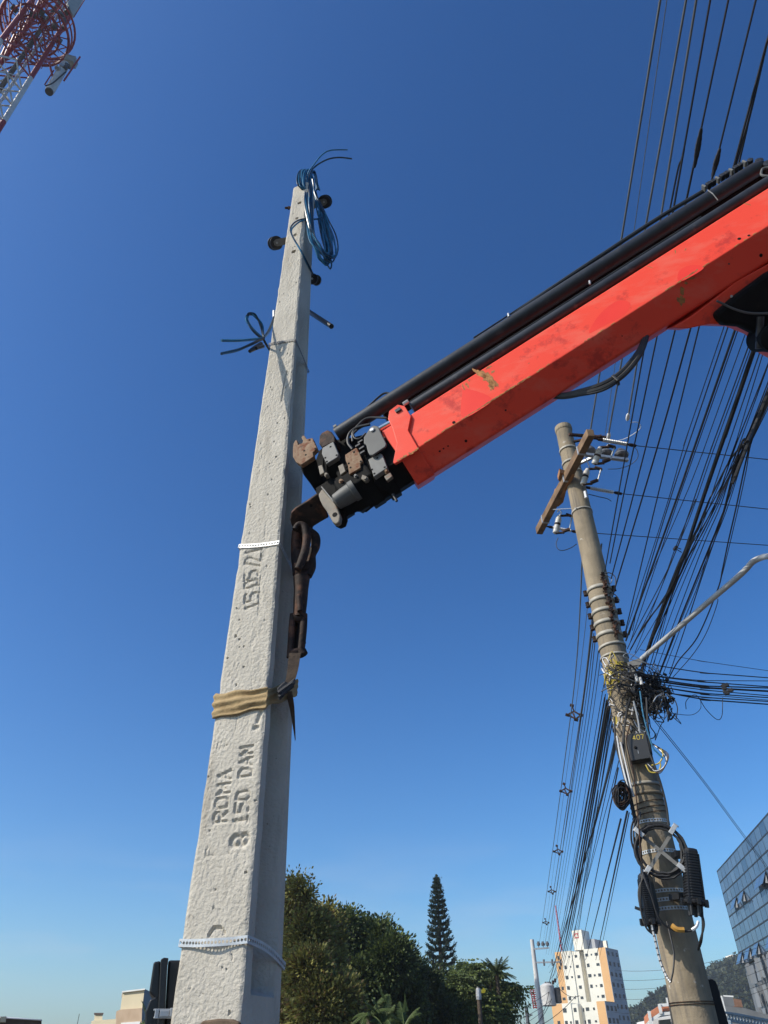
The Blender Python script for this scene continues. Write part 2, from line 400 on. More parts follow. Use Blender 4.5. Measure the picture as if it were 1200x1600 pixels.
def tree(name, D, base_px, blobs, nleaf, lsz, m, label, seed, droop=0.0, cluster=16, spread=.30, group='broadleaf trees in the row beyond the pole', mm=None, shell=.55):
    """blobs: (px, py, rpx, rpy) silhouettes of foliage masses at distance D"""
    random.seed(seed); g = np.random.default_rng(seed)
    base = hd(base_px, 1560, D); base.z = 0
    root = empty(name, base, label, 'tree', group)
    cen = []
    tot = sum(b_[2]*b_[3] for b_ in blobs)
    allC = []; allN = []
    limbs = MB()
    topz = max(hd(b_[0], b_[1], D).z for b_ in blobs)
    fork = Vector((base.x, base.y, max(1.2, topz*.35)))
    limbs.tube([base, base.lerp(fork, .5)+Vector((.05, 0, 0)), fork], [.26, .2, .17], 8)
    for (px, py, rx, ry) in blobs:
        dd = D+random.uniform(-1.6, 1.6); c = hd(px, py, dd); k = dd/1330.0*1.02
        Rx, Rz, Ry = rx*k, ry*k, (rx+ry)*.5*k*1.05
        nc = max(8, int(nleaf*(rx*ry/tot)/cluster))
        limbs.tube(limb_path(fork, c, 5, .2), [.10-.075*i/15 for i in range(16)], 6)
        u = g.normal(size=(nc, 3)); u /= np.linalg.norm(u, axis=1, keepdims=True)
        rad = g.uniform(shell, 1.0, nc)**.7*(1+.07*np.clip(g.normal(size=nc), -2, 2))
        P = np.array(c)+u*rad[:, None]*np.array([Rx, Ry, Rz])
        for i in range(0, nc, 3):
            e = Vector(P[i]); 
            if e.z > .3: limbs.tube([c.lerp(e, .1), c.lerp(e, .6)+Vector((0, 0, .05)), e], [.022, .014, .006], 4)
        off = np.clip(g.normal(size=(nc, cluster, 3)), -1.7, 1.7); off *= (spread*g.uniform(.5, 1.3, nc))[:, None, None]
        off[:, :, 2] -= droop*np.abs(off[:, :, 2])
        C = (P[:, None, :]+off).reshape(-1, 3)
        N_ = (off+u[:, None, :]*spread*.8+np.array([0, 0, -droop*spread])).reshape(-1, 3)+1e-4
        keep = C[:, 2] > .15
        allC.append(C[keep]); allN.append(N_[keep])
    C = np.concatenate(allC); N_ = np.concatenate(allN)
    if mm:
        pick = g.random(len(C)) < .22
        leaf_mesh('foliage', C[~pick], N_[~pick], lsz, m, root); leaf_mesh('foliage', C[pick], N_[pick], lsz, mm, root)
    else: leaf_mesh('foliage', C, N_, lsz, m, root)
    limbs.build('trunk', M_bark, root, True)
    return root
# tall thin olive tree close to the pole
tree('broadleaf_tree', 24, 455, [(455, 1395, 14, 26), (466, 1385, 12, 18), (478, 1400, 10, 22), (452, 1430, 16, 22), (470, 1425, 14, 20), (484, 1425, 9, 15)], 6500, .052, ML_olive, 'tall thin sparse olive brown tree right beside the new concrete pole', 1, cluster=22, spread=.17, mm=ML_brown, shell=.15)
tree('broadleaf_tree', 23, 465, [(450, 1470, 24, 30), (478, 1465, 24, 30), (498, 1480, 22, 44), (515, 1470, 18, 32), (450, 1520, 28, 34), (478, 1525, 30, 34), (508, 1525, 28, 34), (455, 1575, 34, 34), (495, 1580, 34, 34), (530, 1570, 26, 34), (505, 1440, 16, 18)], 70000, .064, ML_olive, 'broad yellow brown leafy tree at the foot of the tall thin one', 2, cluster=60, spread=.18, mm=ML_brown, shell=.6)
tree('broadleaf_tree', 31, 590, [(535, 1455, 26, 28), (560, 1470, 26, 28), (548, 1500, 32, 34), (590, 1475, 26, 26), (580, 1505, 34, 34), (612, 1500, 30, 30), (600, 1530, 36, 34), (560, 1540, 36, 36), (632, 1525, 26, 26), (625, 1560, 36, 34), (575, 1585, 40, 34), (606, 1468, 10, 8), (622, 1482, 10, 9)], 80000, .075, ML_dark, 'large dark green tree with knobbly crown in the middle of the row', 3, cluster=110, spread=.21, mm=ML_mid, shell=.7)
tree('broadleaf_tree', 36, 650, [(640, 1540, 24, 24), (660, 1545, 26, 22), (650, 1580, 36, 30), (690, 1565, 30, 28), (680, 1595, 40, 26), (672, 1530, 14, 12)], 40000, .075, ML_dark, 'low black green tree between the large dark tree and the conifer', 4, cluster=90, spread=.24, shell=.7)
tree('broadleaf_tree', 38, 735, [(726, 1520, 16, 16), (742, 1516, 13, 12), (720, 1545, 26, 22), (745, 1545, 26, 24), (770, 1550, 20, 20), (776, 1520, 9, 9), (740, 1580, 36, 28), (775, 1580, 18, 28), (715, 1580, 26, 24), (790, 1543, 14, 7), (806, 1546, 12, 6), (800, 1556, 8, 6)], 56000, .07, ML_mid, 'drooping feathery green tree right of the conifer', 5, droop=1.0, cluster=80, spread=.24, shell=.65, mm=ML_dark)
# tiny twigs above the crown line
tree('broadleaf_tree', 33, 640, [(645, 1486, 4, 4), (641, 1495, 5, 4), (648, 1508, 7, 6), (636, 1512, 8, 8)], 700, .08, ML_dark, 'thin sparse sapling top just right of the large dark tree', 6, cluster=10, spread=.18)
# ---- conifer
def conifer(D, px, toppy, label):
    random.seed(12); g = np.random.default_rng(12)
    top = hd(px, toppy, D); base = Vector((top.x, top.y, 0))
    root = empty('conifer_tree', base, label, 'tree'); H = top.z
    tr = MB(); tr.tube([base, base+UP*H*.5, top], [.30, .18, .03], 10); tr.build('trunk', M_bark, root, True)
    C = []; N_ = []; br_ = MB()
    z = H*.18; zt_ = H
    lv = 0
    while z < H-.15:
        f = (H-z)/(H*.82); L = 0.10+1.95*min(1, f)**.85
        if f > .5: L = min(L, 1.5)
        nb = 7 if f > .15 else 5
        for k in range(nb):
            a = 2*math.pi*(k+random.uniform(-.25, .25))/nb+lv*1.1; l = L*random.uniform(.78, 1.08)
            dirv = Vector((math.cos(a), math.sin(a), 0)); P = []
            for i in range(6):
                t = i/5; P.append(Vector((base.x, base.y, z))+dirv*(l*t)+UP*(-.18*l*math.sin(t*2.2)+.42*l*t**3*1.0))
            br_.tube(P, [.03, .025, .02, .015, .012, .006], 4)
            m_ = int(150*l+20)
            for q in range(m_):
                t = random.uniform(.12, 1); i = min(4, int(t*5)); p = P[i].lerp(P[i+1], t*5-i); d = (P[i+1]-P[i]).normalized()
                rr = .10+.03*t; o_ = Vector((random.gauss(0, rr*.6), random.gauss(0, rr*.6), random.gauss(0, rr*.4)+.02))
                C.append(p+o_); N_.append(o_.normalized()*.6+d*1.0+UP*.25)
        z += .52*(.5+.5*min(1, f*1.5)) if f > .1 else .2; lv += 1
    for q in range(160):
        C.append(top-UP*random.uniform(0, .9)+Vector((random.gauss(0, .06), random.gauss(0, .06), 0))); N_.append(Vector((random.gauss(0, .5), random.gauss(0, .5), 1)))
    br_.build('branches', M_bark, root)
    leaf_mesh('foliage', np.array([tuple(c) for c in C]), np.array([tuple(c) for c in N_]), .075, ML_con, root, 2.4)
conifer(62, 682, 1367, 'tall narrow conifer rising above the row of trees')
# ---- palms and banana like plants in front
def palm(D, px, py, nf, L, label, seed, m=ML_palm, trunk_r=.12, name='palm_tree', droop=.9, group='palms at the foot of the tree row', lw=.016, rnd=False):
    random.seed(seed); c = hd(px, py, D); base = Vector((c.x, c.y, 0)); root = empty(name, base, label, 'palm', group)
    tr = MB(); tr.tube([base, base.lerp(c, .5)+Vector((.05, 0, 0)), c], [trunk_r*1.3, trunk_r, trunk_r*.8], 8); tr.build('trunk', M_bark, root, True)
    for k in range(nf):
        a = 2*math.pi*k/nf+random.uniform(-.3, .3); el = random.uniform(.1, 1.35); l = L*random.uniform(.75, 1.1)
        d = Vector((math.cos(a)*math.cos(el), math.sin(a)*math.cos(el), math.sin(el))); P = [c]; v = d.copy()
        for i in range(9):
            v = (v+Vector((0, 0, -droop*.16*(1.2-.4*el)))).normalized(); P.append(P[-1]+v*l/9)
        mb = MB(); mb.tube(P, [.02-.0018*i for i in range(10)], 4)
        for i in range(1, 10):
            for q in range(9):
                t = q/9; p = P[i-1].lerp(P[i], t); ax_ = (P[i]-P[i-1]).normalized(); s_ = ax_.cross(UP)
                if s_.length < .01: s_ = Vector((1, 0, 0))
                s_.normalize(); ll = L*.22*math.sin(math.pi*min(1, (i-1+t)/9*.9+.08))+.03
                for sg in (-1, 1):
                    e = p+(s_*sg*.8+ax_*.6-UP*random.uniform(.25, .7)).normalized()*ll
                    w_ = ax_*lw*.5; mb.v += [p-w_, p+w_, e]; n0 = len(mb.v); mb.f.append((n0-3, n0-2, n0-1))
        mb.build('frond', m, root)
    return root
palm(20, 578, 1588, 9, .62, 'bright green palm with upright fronds in front of the large dark tree', 3)
palm(20, 600, 1602, 9, .6, 'pale fronded palm right of the bright green palm', 4)
palm(21, 632, 1605, 9, .6, 'small palm at the bottom edge between the palms and the conifer', 6)
palm(22, 548, 1608, 8, .8, 'low palm half hidden by the yellow brown tree', 8)
mb = MB(); 
for x0, y0, x1, y1 in ((592, 1540, 603, 1565), (588, 1535, 600, 1560), (631, 1548, 636, 1580), (634, 1552, 630, 1582)):
    A_ = hd(x0, y0, 19.7); B_ = hd(x1, y1, 19.8); s_ = Vector((.035, 0, 0)); mb.v += [A_, B_+s_, B_-s_+UP*.1, B_-s_]; n0 = len(mb.v); mb.f.append((n0-4, n0-3, n0-2, n0-1))
tag(mb.build('palm_spears', ML_palm), 'thin upright pale green leaf blades rising above the palms', 'leaves', None, 'stuff')
palm(37, 776, 1521, 20, .85, 'round headed palm right of the drooping green tree', 5, ML_dark, .1, droop=.5, group='palms beyond the row')
# small wooden pole in front of the trees
wp = hd(747, 1543, 30); wb = Vector((wp.x, wp.y, 0)); wr = empty('wooden_pole', wb, 'thin weathered wooden pole in front of the trees right of the conifer', 'pole')
mb = MB(); mb.tube([wb, wb.lerp(wp, .5), wp], [.10, .085, .07], 10); mb.build('shaft', M_bark, wr, True)
mb = MB(); mb.lathe(wp-UP*.35, UP, [(0, .09), (.1, .10), (.3, .085), (.36, .05)], 10); mb.build('cap', M_galv, wr)
mb = MB(); q = [hd(x, y, 29.9) for x, y in ((752, 1550), (755, 1543), (759, 1547), (758, 1551), (753, 1552))]; mb.prism(q, Vector((0, .02, 0)))
tag(mb.build('yellow_leaf', ML_ylw), 'small bright yellow leaf beside the top of the wooden pole', 'leaf')

# ---- far pole with transformer
fp_t = hd(831, 1468, 66); fb = Vector((fp_t.x, fp_t.y, 0))
fpole = empty('utility_pole', fb, 'distant white concrete pole carrying a transformer and two small arms', 'utility pole')
mb = MB(); mb.tube([fb, fp_t], [.26, .15], 12); mb.build('shaft', M_towwht, fpole, True)
def fpx(x, y, D=65.8): return hd(x, y, D)
mb = MB(); mb.bar(fpx(833, 1483), fpx(858, 1481), .10, .10); mb.build('arm', M_galv, fpole)
mb = MB(); mb.bar(fpx(838, 1504), fpx(878, 1503), .10, .10); mb.build('arm', M_galv, fpole)
for i, x in enumerate((842, 849, 856)):
    mb = MB(); mb.lathe(fpx(x, 1481), UP, [(0, .03), (.12, .03), (.16, .13), (.3, .14), (.36, .09), (.42, .09)], 10); mb.build('insulator', M_dporc, fpole)
for x in (850, 863, 876):
    mb = MB(); mb.tube([fpx(x-.5, 1499), fpx(x+.5, 1509)], .075, 8); mb.build('fuse_cutout', M_dporc, fpole)
mb = MB(); c = fpx(856, 1553, 65.4); mb.lathe(c-UP*.75, UP, [(0, .45), (.05, .52), (1.25, .52), (1.3, .45), (1.42, .2)], 14); tr_ = mb.build('transformer_tank', M_towwht, fpole, True)
for k in range(6):
    mb = MB(); mb.box(c+Vector((.72+.0*k, -.3+.12*k, -.1)), (.36, .02, .95)); mb.build('cooling_fin', M_sign, tr_)
for x in (853, 856.5, 860): 
    mb = MB(); mb.tube([fpx(x, 1543), fpx(x-.5, 1534)], .07, 8); mb.build('bushing', M_dporc, tr_)
for x, y in ((864, 1535), (867, 1532)):
    mb = MB(); mb.tube([fpx(x, y+3), fpx(x+.5, y-3)], .09, 8); mb.build('arrester', M_hookst, fpole)
mb = MB(); mb.bar(fpx(843, 1566), fpx(868, 1567), .12, .12); mb.build('transformer_bracket', M_galv, fpole)
mb = MB()
for x0 in (829, 833, 837):
    mb.bar(hd(x0, 1546, 85), hd(x0+5, 1576, 85), .10, .10)
for k in range(9): mb.bar(hd(829+k*.55, 1547+k*3.4, 85), hd(838+k*.5, 1547+k*3.4, 85), .08, .08)
tag(mb.build('lattice_frame', M_towred), 'small dark red lattice frame left of the distant white pole', 'lattice')
dpt = hd(822, 1573, 80); dpb = Vector((dpt.x, dpt.y, 0)); mb = MB(); mb.tube([dpb, dpt], .16, 8); mb.bar(hd(823, 1586, 79.8), hd(832, 1586, 79.8), .1, .1); tag(mb.build('far_pole', M_dporc), 'thin dark pole low down, left of the distant white pole', 'pole')
for k, (a, b_) in enumerate((((858, 1548), (838, 1600)), ((862, 1560), (828, 1605)), ((900, 1556), (820, 1612)), ((870, 1540), (905, 1556)))):
    mb = MB(); A_ = hd(*a, 65); B_ = hd(*b_, 60); mb.tube([A_.lerp(B_, i/10)-UP*.3*4*(i/10)*(1-i/10) for i in range(11)], .02, 5); tag(mb.build('street_wire', M_cable), ('dark wire dropping left from the transformer', 'second dark wire dropping left below the transformer', 'slack wire crossing the low apartment block', 'short wire arching onto the apartment tower')[k], 'wire')

# ---- apartment tower
M_awht = mat('apartment_white', (0.84, 0.79, 0.66), (0.72, 0.68, 0.57), .9, scale=.15)
M_aor = mat('apartment_orange', (0.74, 0.43, 0.18), (0.66, 0.37, 0.15), .9, scale=.15)
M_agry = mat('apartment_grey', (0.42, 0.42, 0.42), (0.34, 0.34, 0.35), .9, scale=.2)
M_win = mat('window_dark', (0.03, 0.035, 0.04), (0.015, 0.018, 0.02), .15, scale=.5)
M_logo = mat('logo_red', (0.6, 0.06, 0.05), None, .6)
def ap(px, py, D): return hd(px, py, D)
def block(root, px0, px1, pytop, D, rot, depth, zbot, sections, ncols_side, floorh, seed, recess=None, frontlen=None):
    """front wall from px0 to px1 (at pytop); rot turns the front towards the left (sun)"""
    random.seed(seed)
    A_ = ap(px0, pytop, D); vdir = Vector((A_.x, A_.y, 0)).normalized(); sd = Vector((vdir.y, -vdir.x, 0))
    u = (sd*math.cos(rot)-vdir*math.sin(rot)).normalized()     # along the front to the right
    w_ = Vector((-u.y, u.x, 0)); w_ = w_ if w_.dot(vdir) > 0 else -w_
    L = frontlen; H = A_.z-zbot; O = Vector((A_.x, A_.y, zbot))
    nf = int(H/floorh)
    x = 0.0
    for (frac, m, cols, deep) in sections:
        wd = L*frac; mb = MB(); cpos = O+u*(x+wd/2)+w_*(depth/2+deep/2)+UP*H/2
        mb.box(cpos, (wd-.002, depth-deep, H+(.0 if deep == 0 else -.6)), u, w_, UP); wall = mb.build('wall', m, root)
        for f in range(nf):
            for c in range(cols):
                wx = x+wd*(c+.5)/cols; big = (c % 2 == 0); ww = (1.0 if big else .55)*random.uniform(.8, 1.15); wh = (.85 if big else .5)*random.uniform(.85, 1.2)
                if random.random() < .16: continue
                wc = O+u*wx+w_*(deep-.01)+UP*(H-floorh*(f+.58))
                mb = MB(); mb.box(wc, (ww, .12, wh), u, w_, UP); mb.build('window', M_win, wall)
        x += wd
    # side wall with windows (right end)
    E_ = O+u*L
    for f in range(nf):
        for c in range(ncols_side):
            wc = E_+u*.07+w_*(depth*(c+.5)/ncols_side)+UP*(H-floorh*(f+.55))
            mb = MB(); mb.box(wc, (.12, 1.5, 1.2), u, w_, UP); mb.build('window', M_win, root) if (f*ncols_side+c) < 90 else None
    mb = MB(); mb.box(O+u*(L+.05)+w_*depth*.5+UP*(H/2), (.1, depth, H-.3), u, w_, UP); mb.build('side_wall', M_agry, root)  # end wall away from the sun, its shade put into the grey
    return O, u, w_, H
apt = empty('apartment_tower', ap(905, 1560, 300)*1.0, 'tall white apartment tower with orange corner bands and rooftop block', 'building')
apt.location.z = 0; WL[apt] = Vector(apt.location)
O, u_, w2, H_a = block(apt, 866.5, 942, 1488, 300, R_(27), 10, -1, [(.13, M_aor, 1, 0), (.20, M_awht, 2, 0), (.15, M_awht, 1, .35), (.10, M_awht, 1, 3.0), (.28, M_awht, 3, .0), (.14, M_aor, 0, 0)], 3, 2.95, 1, frontlen=18.8)
mb = MB(); rt = ap(906, 1470, 299); L0 = 18.8
mb.box(O+u_*(L0*.50)+w2*3+UP*(H_a+2.9), (3.6, 6, 5.9), u_, w2, UP); mb.build('roof_block', M_awht, apt)
mb = MB(); mb.box(O+u_*(L0*.55)+w2*6.5+UP*(H_a+1.6), (7.5, 7, 3.0), u_, w2, UP); mb.build('roof_block', M_agry, apt)
mb = MB(); mb.box(O+u_*(L0*.95)+w2*3+UP*(H_a+1.0), (1.2, 1.2, 2.4), u_, w2, UP); mb.build('chimney', M_awht, apt)
mb = MB(); lc = O+u_*(L0*.485)-w2*.04+UP*(H_a+4.2); 
for dx, dz, ww, hh in ((0, .6, 1.5, .3), (0, -.6, 1.5, .3), (-.6, 0, .3, .95), (.6, 0, .3, .95)): mb.box(lc+u_*dx+UP*dz, (ww, .06, hh), u_, w2, UP)
mb.build('red_emblem', M_logo, apt)
mb = MB()
for k in range(5): a = O+u_*(L0*(.44+.03*k))+w2*2+UP*(H_a+5.8); mb.bar(a, a+UP*random.uniform(.5, 1.3), .08, .08)
mb.build('roof_antennas', M_dporc, apt)
apt2 = empty('apartment_block', ap(905, 1580, 262), 'lower white apartment block with orange ends, in front of the tower', 'building')
apt2.location.z = 0; WL[apt2] = Vector(apt2.location)
O2, u2_, w3, H2 = block(apt2, 861.5, 935, 1569, 262, R_(27), 8, -1, [(.20, M_aor, 1, 0), (.17, M_awht, 2, 0), (.12, M_awht, 1, .3), (.12, M_awht, 1, 2.4), (.24, M_awht, 2, 0), (.15, M_aor, 0, 0)], 3, 2.9, 2, frontlen=16.6)
# red mast
mt = hd(868, 1415, 420); mbs = hd(876, 1475, 420); mbs = Vector((mt.x, mt.y, 0)); mb = MB()
for k in range(3):
    a = 2*math.pi*k/3; o_ = Vector((math.cos(a), math.sin(a), 0)); mb.bar(mbs+o_*1.0, mt+o_*.22, .2, .2)
for k in range(40):
    z0_ = mt.z*k/40; z1_ = mt.z*(k+1)/40; r_a = 1.0-.78*k/40
    for j in range(3):
        a = 2*math.pi*j/3; b2 = 2*math.pi*(j+1)/3; mb.bar(Vector((mt.x+math.cos(a)*r_a, mt.y+math.sin(a)*r_a, z0_)), Vector((mt.x+math.cos(b2)*r_a, mt.y+math.sin(b2)*r_a, z1_)), .12, .12)
M_mast = mat('mast_red', (0.60, 0.05, 0.05), None, .6)
tag(mb.build('radio_mast', M_mast), 'slender red radio mast far behind the apartment tower', 'mast')

# ---- hill with forest
hill_ridge = [(940, 1605), (985, 1592), (1010, 1584), (1035, 1568), (1050, 1560), (1075, 1545), (1110, 1530), (1130, 1522), (1150, 1515), (1165, 1508), (1185, 1498), (1230, 1480), (1330, 1455), (1480, 1440), (1700, 1470)]
HDs = 420
mb = MB(); nr = len(hill_ridge); Vh = []; Fh = []
ridge = [hd(x, y+3, HDs) for x, y in hill_ridge]
RX = cr(ridge, 5)
rows_ = 14
for j in range(rows_):
    f = j/(rows_-1)
    for i, p in enumerate(RX):
        d = Vector((p.x, p.y, 0)); dn = d.normalized(); q = d-dn*(150*(1-f))
        zz_ = (p.z+2)*(math.sin(f*math.pi/2)**1.1)-2+noise.noise(Vector((i*.35, j*.6, 0)))*4*f*(1-f)
        if j == rows_-1: pass
        Vh.append((q.x, q.y, zz_))
nc_ = len(RX)
for i, p in enumerate(RX):
    dn = Vector((p.x, p.y, 0)).normalized(); Vh.append((p.x+dn.x*200, p.y+dn.y*200, -2))
for j in range(rows_):
    for i in range(nc_-1): Fh.append((j*nc_+i, j*nc_+i+1, (j+1)*nc_+i+1, (j+1)*nc_+i))
M_hill = mat('hill_soil', (0.050, 0.060, 0.025), (0.025, 0.035, 0.015), .95, scale=.05)
tag(link_np('hill', Vh, Fh, M_hill, None, True), kind='structure')
g5 = np.random.default_rng(5); C = []; N_ = []
Vn = np.array(Vh)
for _ in range(2600):
    i = g5.integers(0, nc_-1); f = g5.random()**.8; j = min(rows_-2, int(f*(rows_-1))); p = Vn[j*nc_+i]+(Vn[(j+1)*nc_+i+1]-Vn[j*nc_+i])*np.array([g5.random(), g5.random(), g5.random()])
    R_b = g5.uniform(1.4, 3.2); k = 40
    u = g5.normal(size=(k, 3)); u /= np.linalg.norm(u, axis=1, keepdims=True); u[:, 2] = np.abs(u[:, 2])
    C.append(p+np.array([0, 0, R_b*.4])+u*R_b*g5.uniform(.6, 1.1, (k, 1))*np.array([1, 1, 1.1])); N_.append(u)
o = leaf_mesh('hill_forest', np.concatenate(C), np.concatenate(N_)+.3*g5.normal(size=(2600*40, 3)), .75, ML_hill, None, 1.2); tag(o, 'dark wooded slope behind the old pole', 'forest', None, 'stuff')
for k, (x, y) in enumerate(((1115, 1507), (1123, 1507), (1134, 1502), (1139, 1502), (1016, 1552))):
    c = hd(x, y, 415); base = Vector((c.x, c.y, 0)); rt_ = empty('hill_palm', base, f'tiny palm on the ridge, {ORD[k]} from the left' if k < 4 else 'tiny palm on the low end of the ridge left of the old pole', 'palm', 'palms on the ridge')
    mb = MB(); mb.tube([base, c], .35, 6); mb.build('trunk', M_bark, rt_)
    n = 60; u = g5.normal(size=(n, 3)); u /= np.linalg.norm(u, axis=1, keepdims=True); leaf_mesh('fronds', np.array(c)+u*1.1*g5.uniform(.3, 1.1, (n, 1)), u, .55, ML_hill, rt_, 2.5)
for k, (x, y, r_) in enumerate(((1020, 1556, 5), (1032, 1550, 6), (1040, 1546, 6), (1046, 1548, 6), (1012, 1563, 4), (1004, 1570, 3))):
    c = hd(x, y+2, 380); base = Vector((c.x, c.y, 0)); rt_ = empty('ridge_tree', base, f'dark bushy ridge tree left of the old pole, {ORD[k]} one', 'tree', 'dark trees on the ridge left of the old pole')
    mb = MB(); mb.tube([base, c], .5, 6); mb.build('trunk', M_bark, rt_)
    n = 130; u = g5.normal(size=(n, 3)); u /= np.linalg.norm(u, axis=1, keepdims=True); leaf_mesh('crown', np.array(c)+u*(r_*.30)*g5.uniform(.4, 1.1, (n, 1))*np.array([1.1, 1, 1]), u, .8, ML_hill, rt_, 1.3)
mb = MB(); mb.box(hd(1152, 1502, 418), (7, 8, 4.5)); mb.box(hd(1148, 1506, 417), (6, 8, 3)); tag(mb.build('hill_house', M_awht), 'tiny pale house on the ridge beside the glass building', 'house')

# ---- brick and white house behind the pole
M_brick = mat('orange_brick', (0.52, 0.20, 0.10), (0.42, 0.15, 0.08), .9, scale=3)
M_wall = mat('white_plaster', (0.72, 0.72, 0.70), (0.58, 0.58, 0.56), .9, scale=1)
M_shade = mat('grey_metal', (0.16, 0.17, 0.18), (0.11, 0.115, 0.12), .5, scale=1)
HD_ = 60
hs_ = empty('brick_house', hd(1035, 1600, HD_), 'white framed house with orange brick panels, left of the old pole base', 'house'); hs_.location.z = 0; WL[hs_] = Vector(hs_.location)
def hp(x, y, D=HD_): return hd(x, y, D)
def slab(pts, m, name, th, root): mb = MB(); mb.prism(pts, Vector((0, 1, 0))*th); return mb.build(name, m, root)
slab([hp(1008, 1589, 61), hp(1015, 1581, 60), hp(1016, 1594, 60), hp(1009, 1600, 61)], M_brick, 'brick_panel', .3, hs_)
slab([hp(1018, 1580), hp(1030, 1572), hp(1031, 1582), hp(1019, 1590)], M_brick, 'brick_panel', .3, hs_)
slab([hp(1034, 1571), hp(1052, 1570), hp(1053, 1579), hp(1035, 1580)], M_brick, 'brick_panel', .3, hs_)
for a, b_ in (((1014, 1580), (1018, 1604)), ((1030, 1569), (1033, 1584)), ((1053, 1568), (1055, 1582))): 
    mb = MB(); mb.bar(hp(*a, HD_-.3), hp(*b_, HD_-.3), .2, .2); mb.build('frame_post', M_wall, hs_)
for a, b_ in (((1008, 1604), (1019, 1593)), ((1019, 1593), (1031, 1585)), ((1031, 1585), (1056, 1582)), ((1030, 1571), (1055, 1569))):
    mb = MB(); mb.bar(hp(*a, HD_-.25), hp(*b_, HD_-.25), .14, .16); mb.build('frame_beam', M_wall, hs_)
mb = MB(); mb.prism([hp(x, y, 61.5) for x, y in ((1020, 1593), (1056, 1585), (1060, 1680), (1020, 1680))], Vector((0, 4, 0))); mb.build('wall', M_wall, hs_)
slab([hp(1030, 1594, 61.2), hp(1048, 1592, 61.2), hp(1049, 1615, 61.2), hp(1031, 1615, 61.2)], M_win, 'window', .2, hs_)
mb = MB(); mb.bar(hp(1042, 1559), hp(1045, 1572), .16, .16); mb.build('chimney_pipe', M_wall, hs_)
# building and truss at lower right
b3 = empty('low_building', hd(1150, 1590, 55), 'low grey building with a white post, right of the old pole base', 'building'); b3.location.z = 0; WL[b3] = Vector(b3.location)
mb = MB(); mb.bar(hd(1126, 1556, 54), hd(1134, 1588, 54), .16, .16); mb.build('white_post', M_wall, b3)
slab([hd(1130, 1558, 55), hd(1145, 1557, 55), hd(1148, 1572, 55), hd(1133, 1572, 55)], M_shade, 'dark_panel', .2, b3)
slab([hd(1146, 1560, 56), hd(1158, 1562, 56), hd(1161, 1574, 56), hd(1148, 1573, 56)], mat('brown_wall', (.22, .12, .08), None, .9), 'brown_panel', .2, b3)
mb = MB(); mb.prism([hd(x, y, 57) for x, y in ((1133, 1571), (1163, 1575), (1215, 1590), (1215, 1680), (1134, 1680))], Vector((0, 5, 0))); mb.build('wall', M_shade, b3)
mb = MB(); mb.bar(hd(1130, 1556, 54.5), hd(1146, 1557, 54.5), .07, .07); mb.build('rail', M_wall, b3)
M_truss = mat('truss_blue_grey', (0.30, 0.36, 0.40), (0.2, 0.25, 0.28), .6, scale=2)
trs = empty('roof_truss', hd(1150, 1590, 26), 'pale blue grey steel truss in the lower right corner', 'truss')
TD = 26
def tp(x, y): return hd(x, y, TD+(x-1130)*.02)
mb = MB()
top_ = [(1132, 1582), (1150, 1584.5), (1168, 1588), (1190, 1592), (1215, 1597)]; bot_ = [(1136, 1594), (1152, 1597), (1170, 1601), (1192, 1606), (1217, 1612)]
for L_ in (top_, bot_):
    for a, b_ in zip(L_[:-1], L_[1:]): mb.bar(tp(*a), tp(*b_), .05, .05)
mb.build('chords', M_truss, trs)
mb = MB()
for k in range(18):
    t = k/17; x0 = 1132+83*t; y0 = 1582+15*t; x1 = x0+4; 
    a = tp(x0, y0); b_ = tp(min(x0+5, 1217), y0+12.5); c_ = tp(x0+9, y0+1.6); mb.bar(a, b_, .03, .03); mb.bar(b_, c_, .03, .03)
mb.build('web_bars', M_truss, trs)
mb = MB(); mb.tube([Vector((hd(1140, 1600, 26).x, hd(1140, 1600, 26).y, 0)), hd(1140, 1594, 26)], .05, 6); mb.build('support', M_truss, trs)
mb = MB(); mb.tube([Vector((hd(1210, 1600, 28).x, hd(1210, 1600, 28).y, 0)), hd(1210, 1600, 28)], .05, 6); mb.build('support', M_truss, trs)

# ---- glass building
gl0 = hd(1121, 1362, 92); GH = gl0.z
M_glass = mat('blue_glass', (0.085, 0.135, 0.20), (0.03, 0.058, 0.10), .08, .0, scale=.35, spec=.55, island=True, amount=.8)
M_frame = mat('dark_mullion', (0.02, 0.022, 0.025), None, .5)
gb = empty('glass_building', (gl0.x, gl0.y, 0), 'blue glass office building at the lower right with open awning windows', 'building')
fd = -SD; gn = -SN     # facade runs towards the camera; outward normal faces the street (left)
GLn = 62.0; zb_ = 9.2
PH = (GH-zb_)/8.0; PWd = 1.75
mb = MB()
mb.box(Vector((gl0.x, gl0.y, 0))+fd*GLn/2+SN*10+UP*(GH/2-.1), (GLn, 20-.3, GH-.2), fd, SN, UP); mb.build('core', M_shade, gb)
pan = MB(); random.seed(8)
open_ = {(3, 2), (3, 4), (3, 8), (3, 9), (7, 0), (7, 2), (7, 4), (7, 7), (3, 14)}
nP = int(GLn/PWd)
for r_ in range(8):
    for c in range(nP):
        z1_ = GH-PH*r_-.05; z0_ = GH-PH*(r_+1)+.05
        a = gl0+fd*(PWd*c+.03); b_ = gl0+fd*(PWd*(c+1)-.03)
        if (r_, c) in open_: continue
        t_ = gn*(random.uniform(-.012, .012)); t2 = gn*random.uniform(-.012, .012)
        pan.quad(Vector((a.x, a.y, z0_))+gn*.05+t_, Vector((b_.x, b_.y, z0_))+gn*.05+t2, Vector((b_.x, b_.y, z1_))+gn*.05+t2*.5, Vector((a.x, a.y, z1_))+gn*.05-t_)
o = pan.build('glass_panes', M_glass, gb); 
mb = MB()
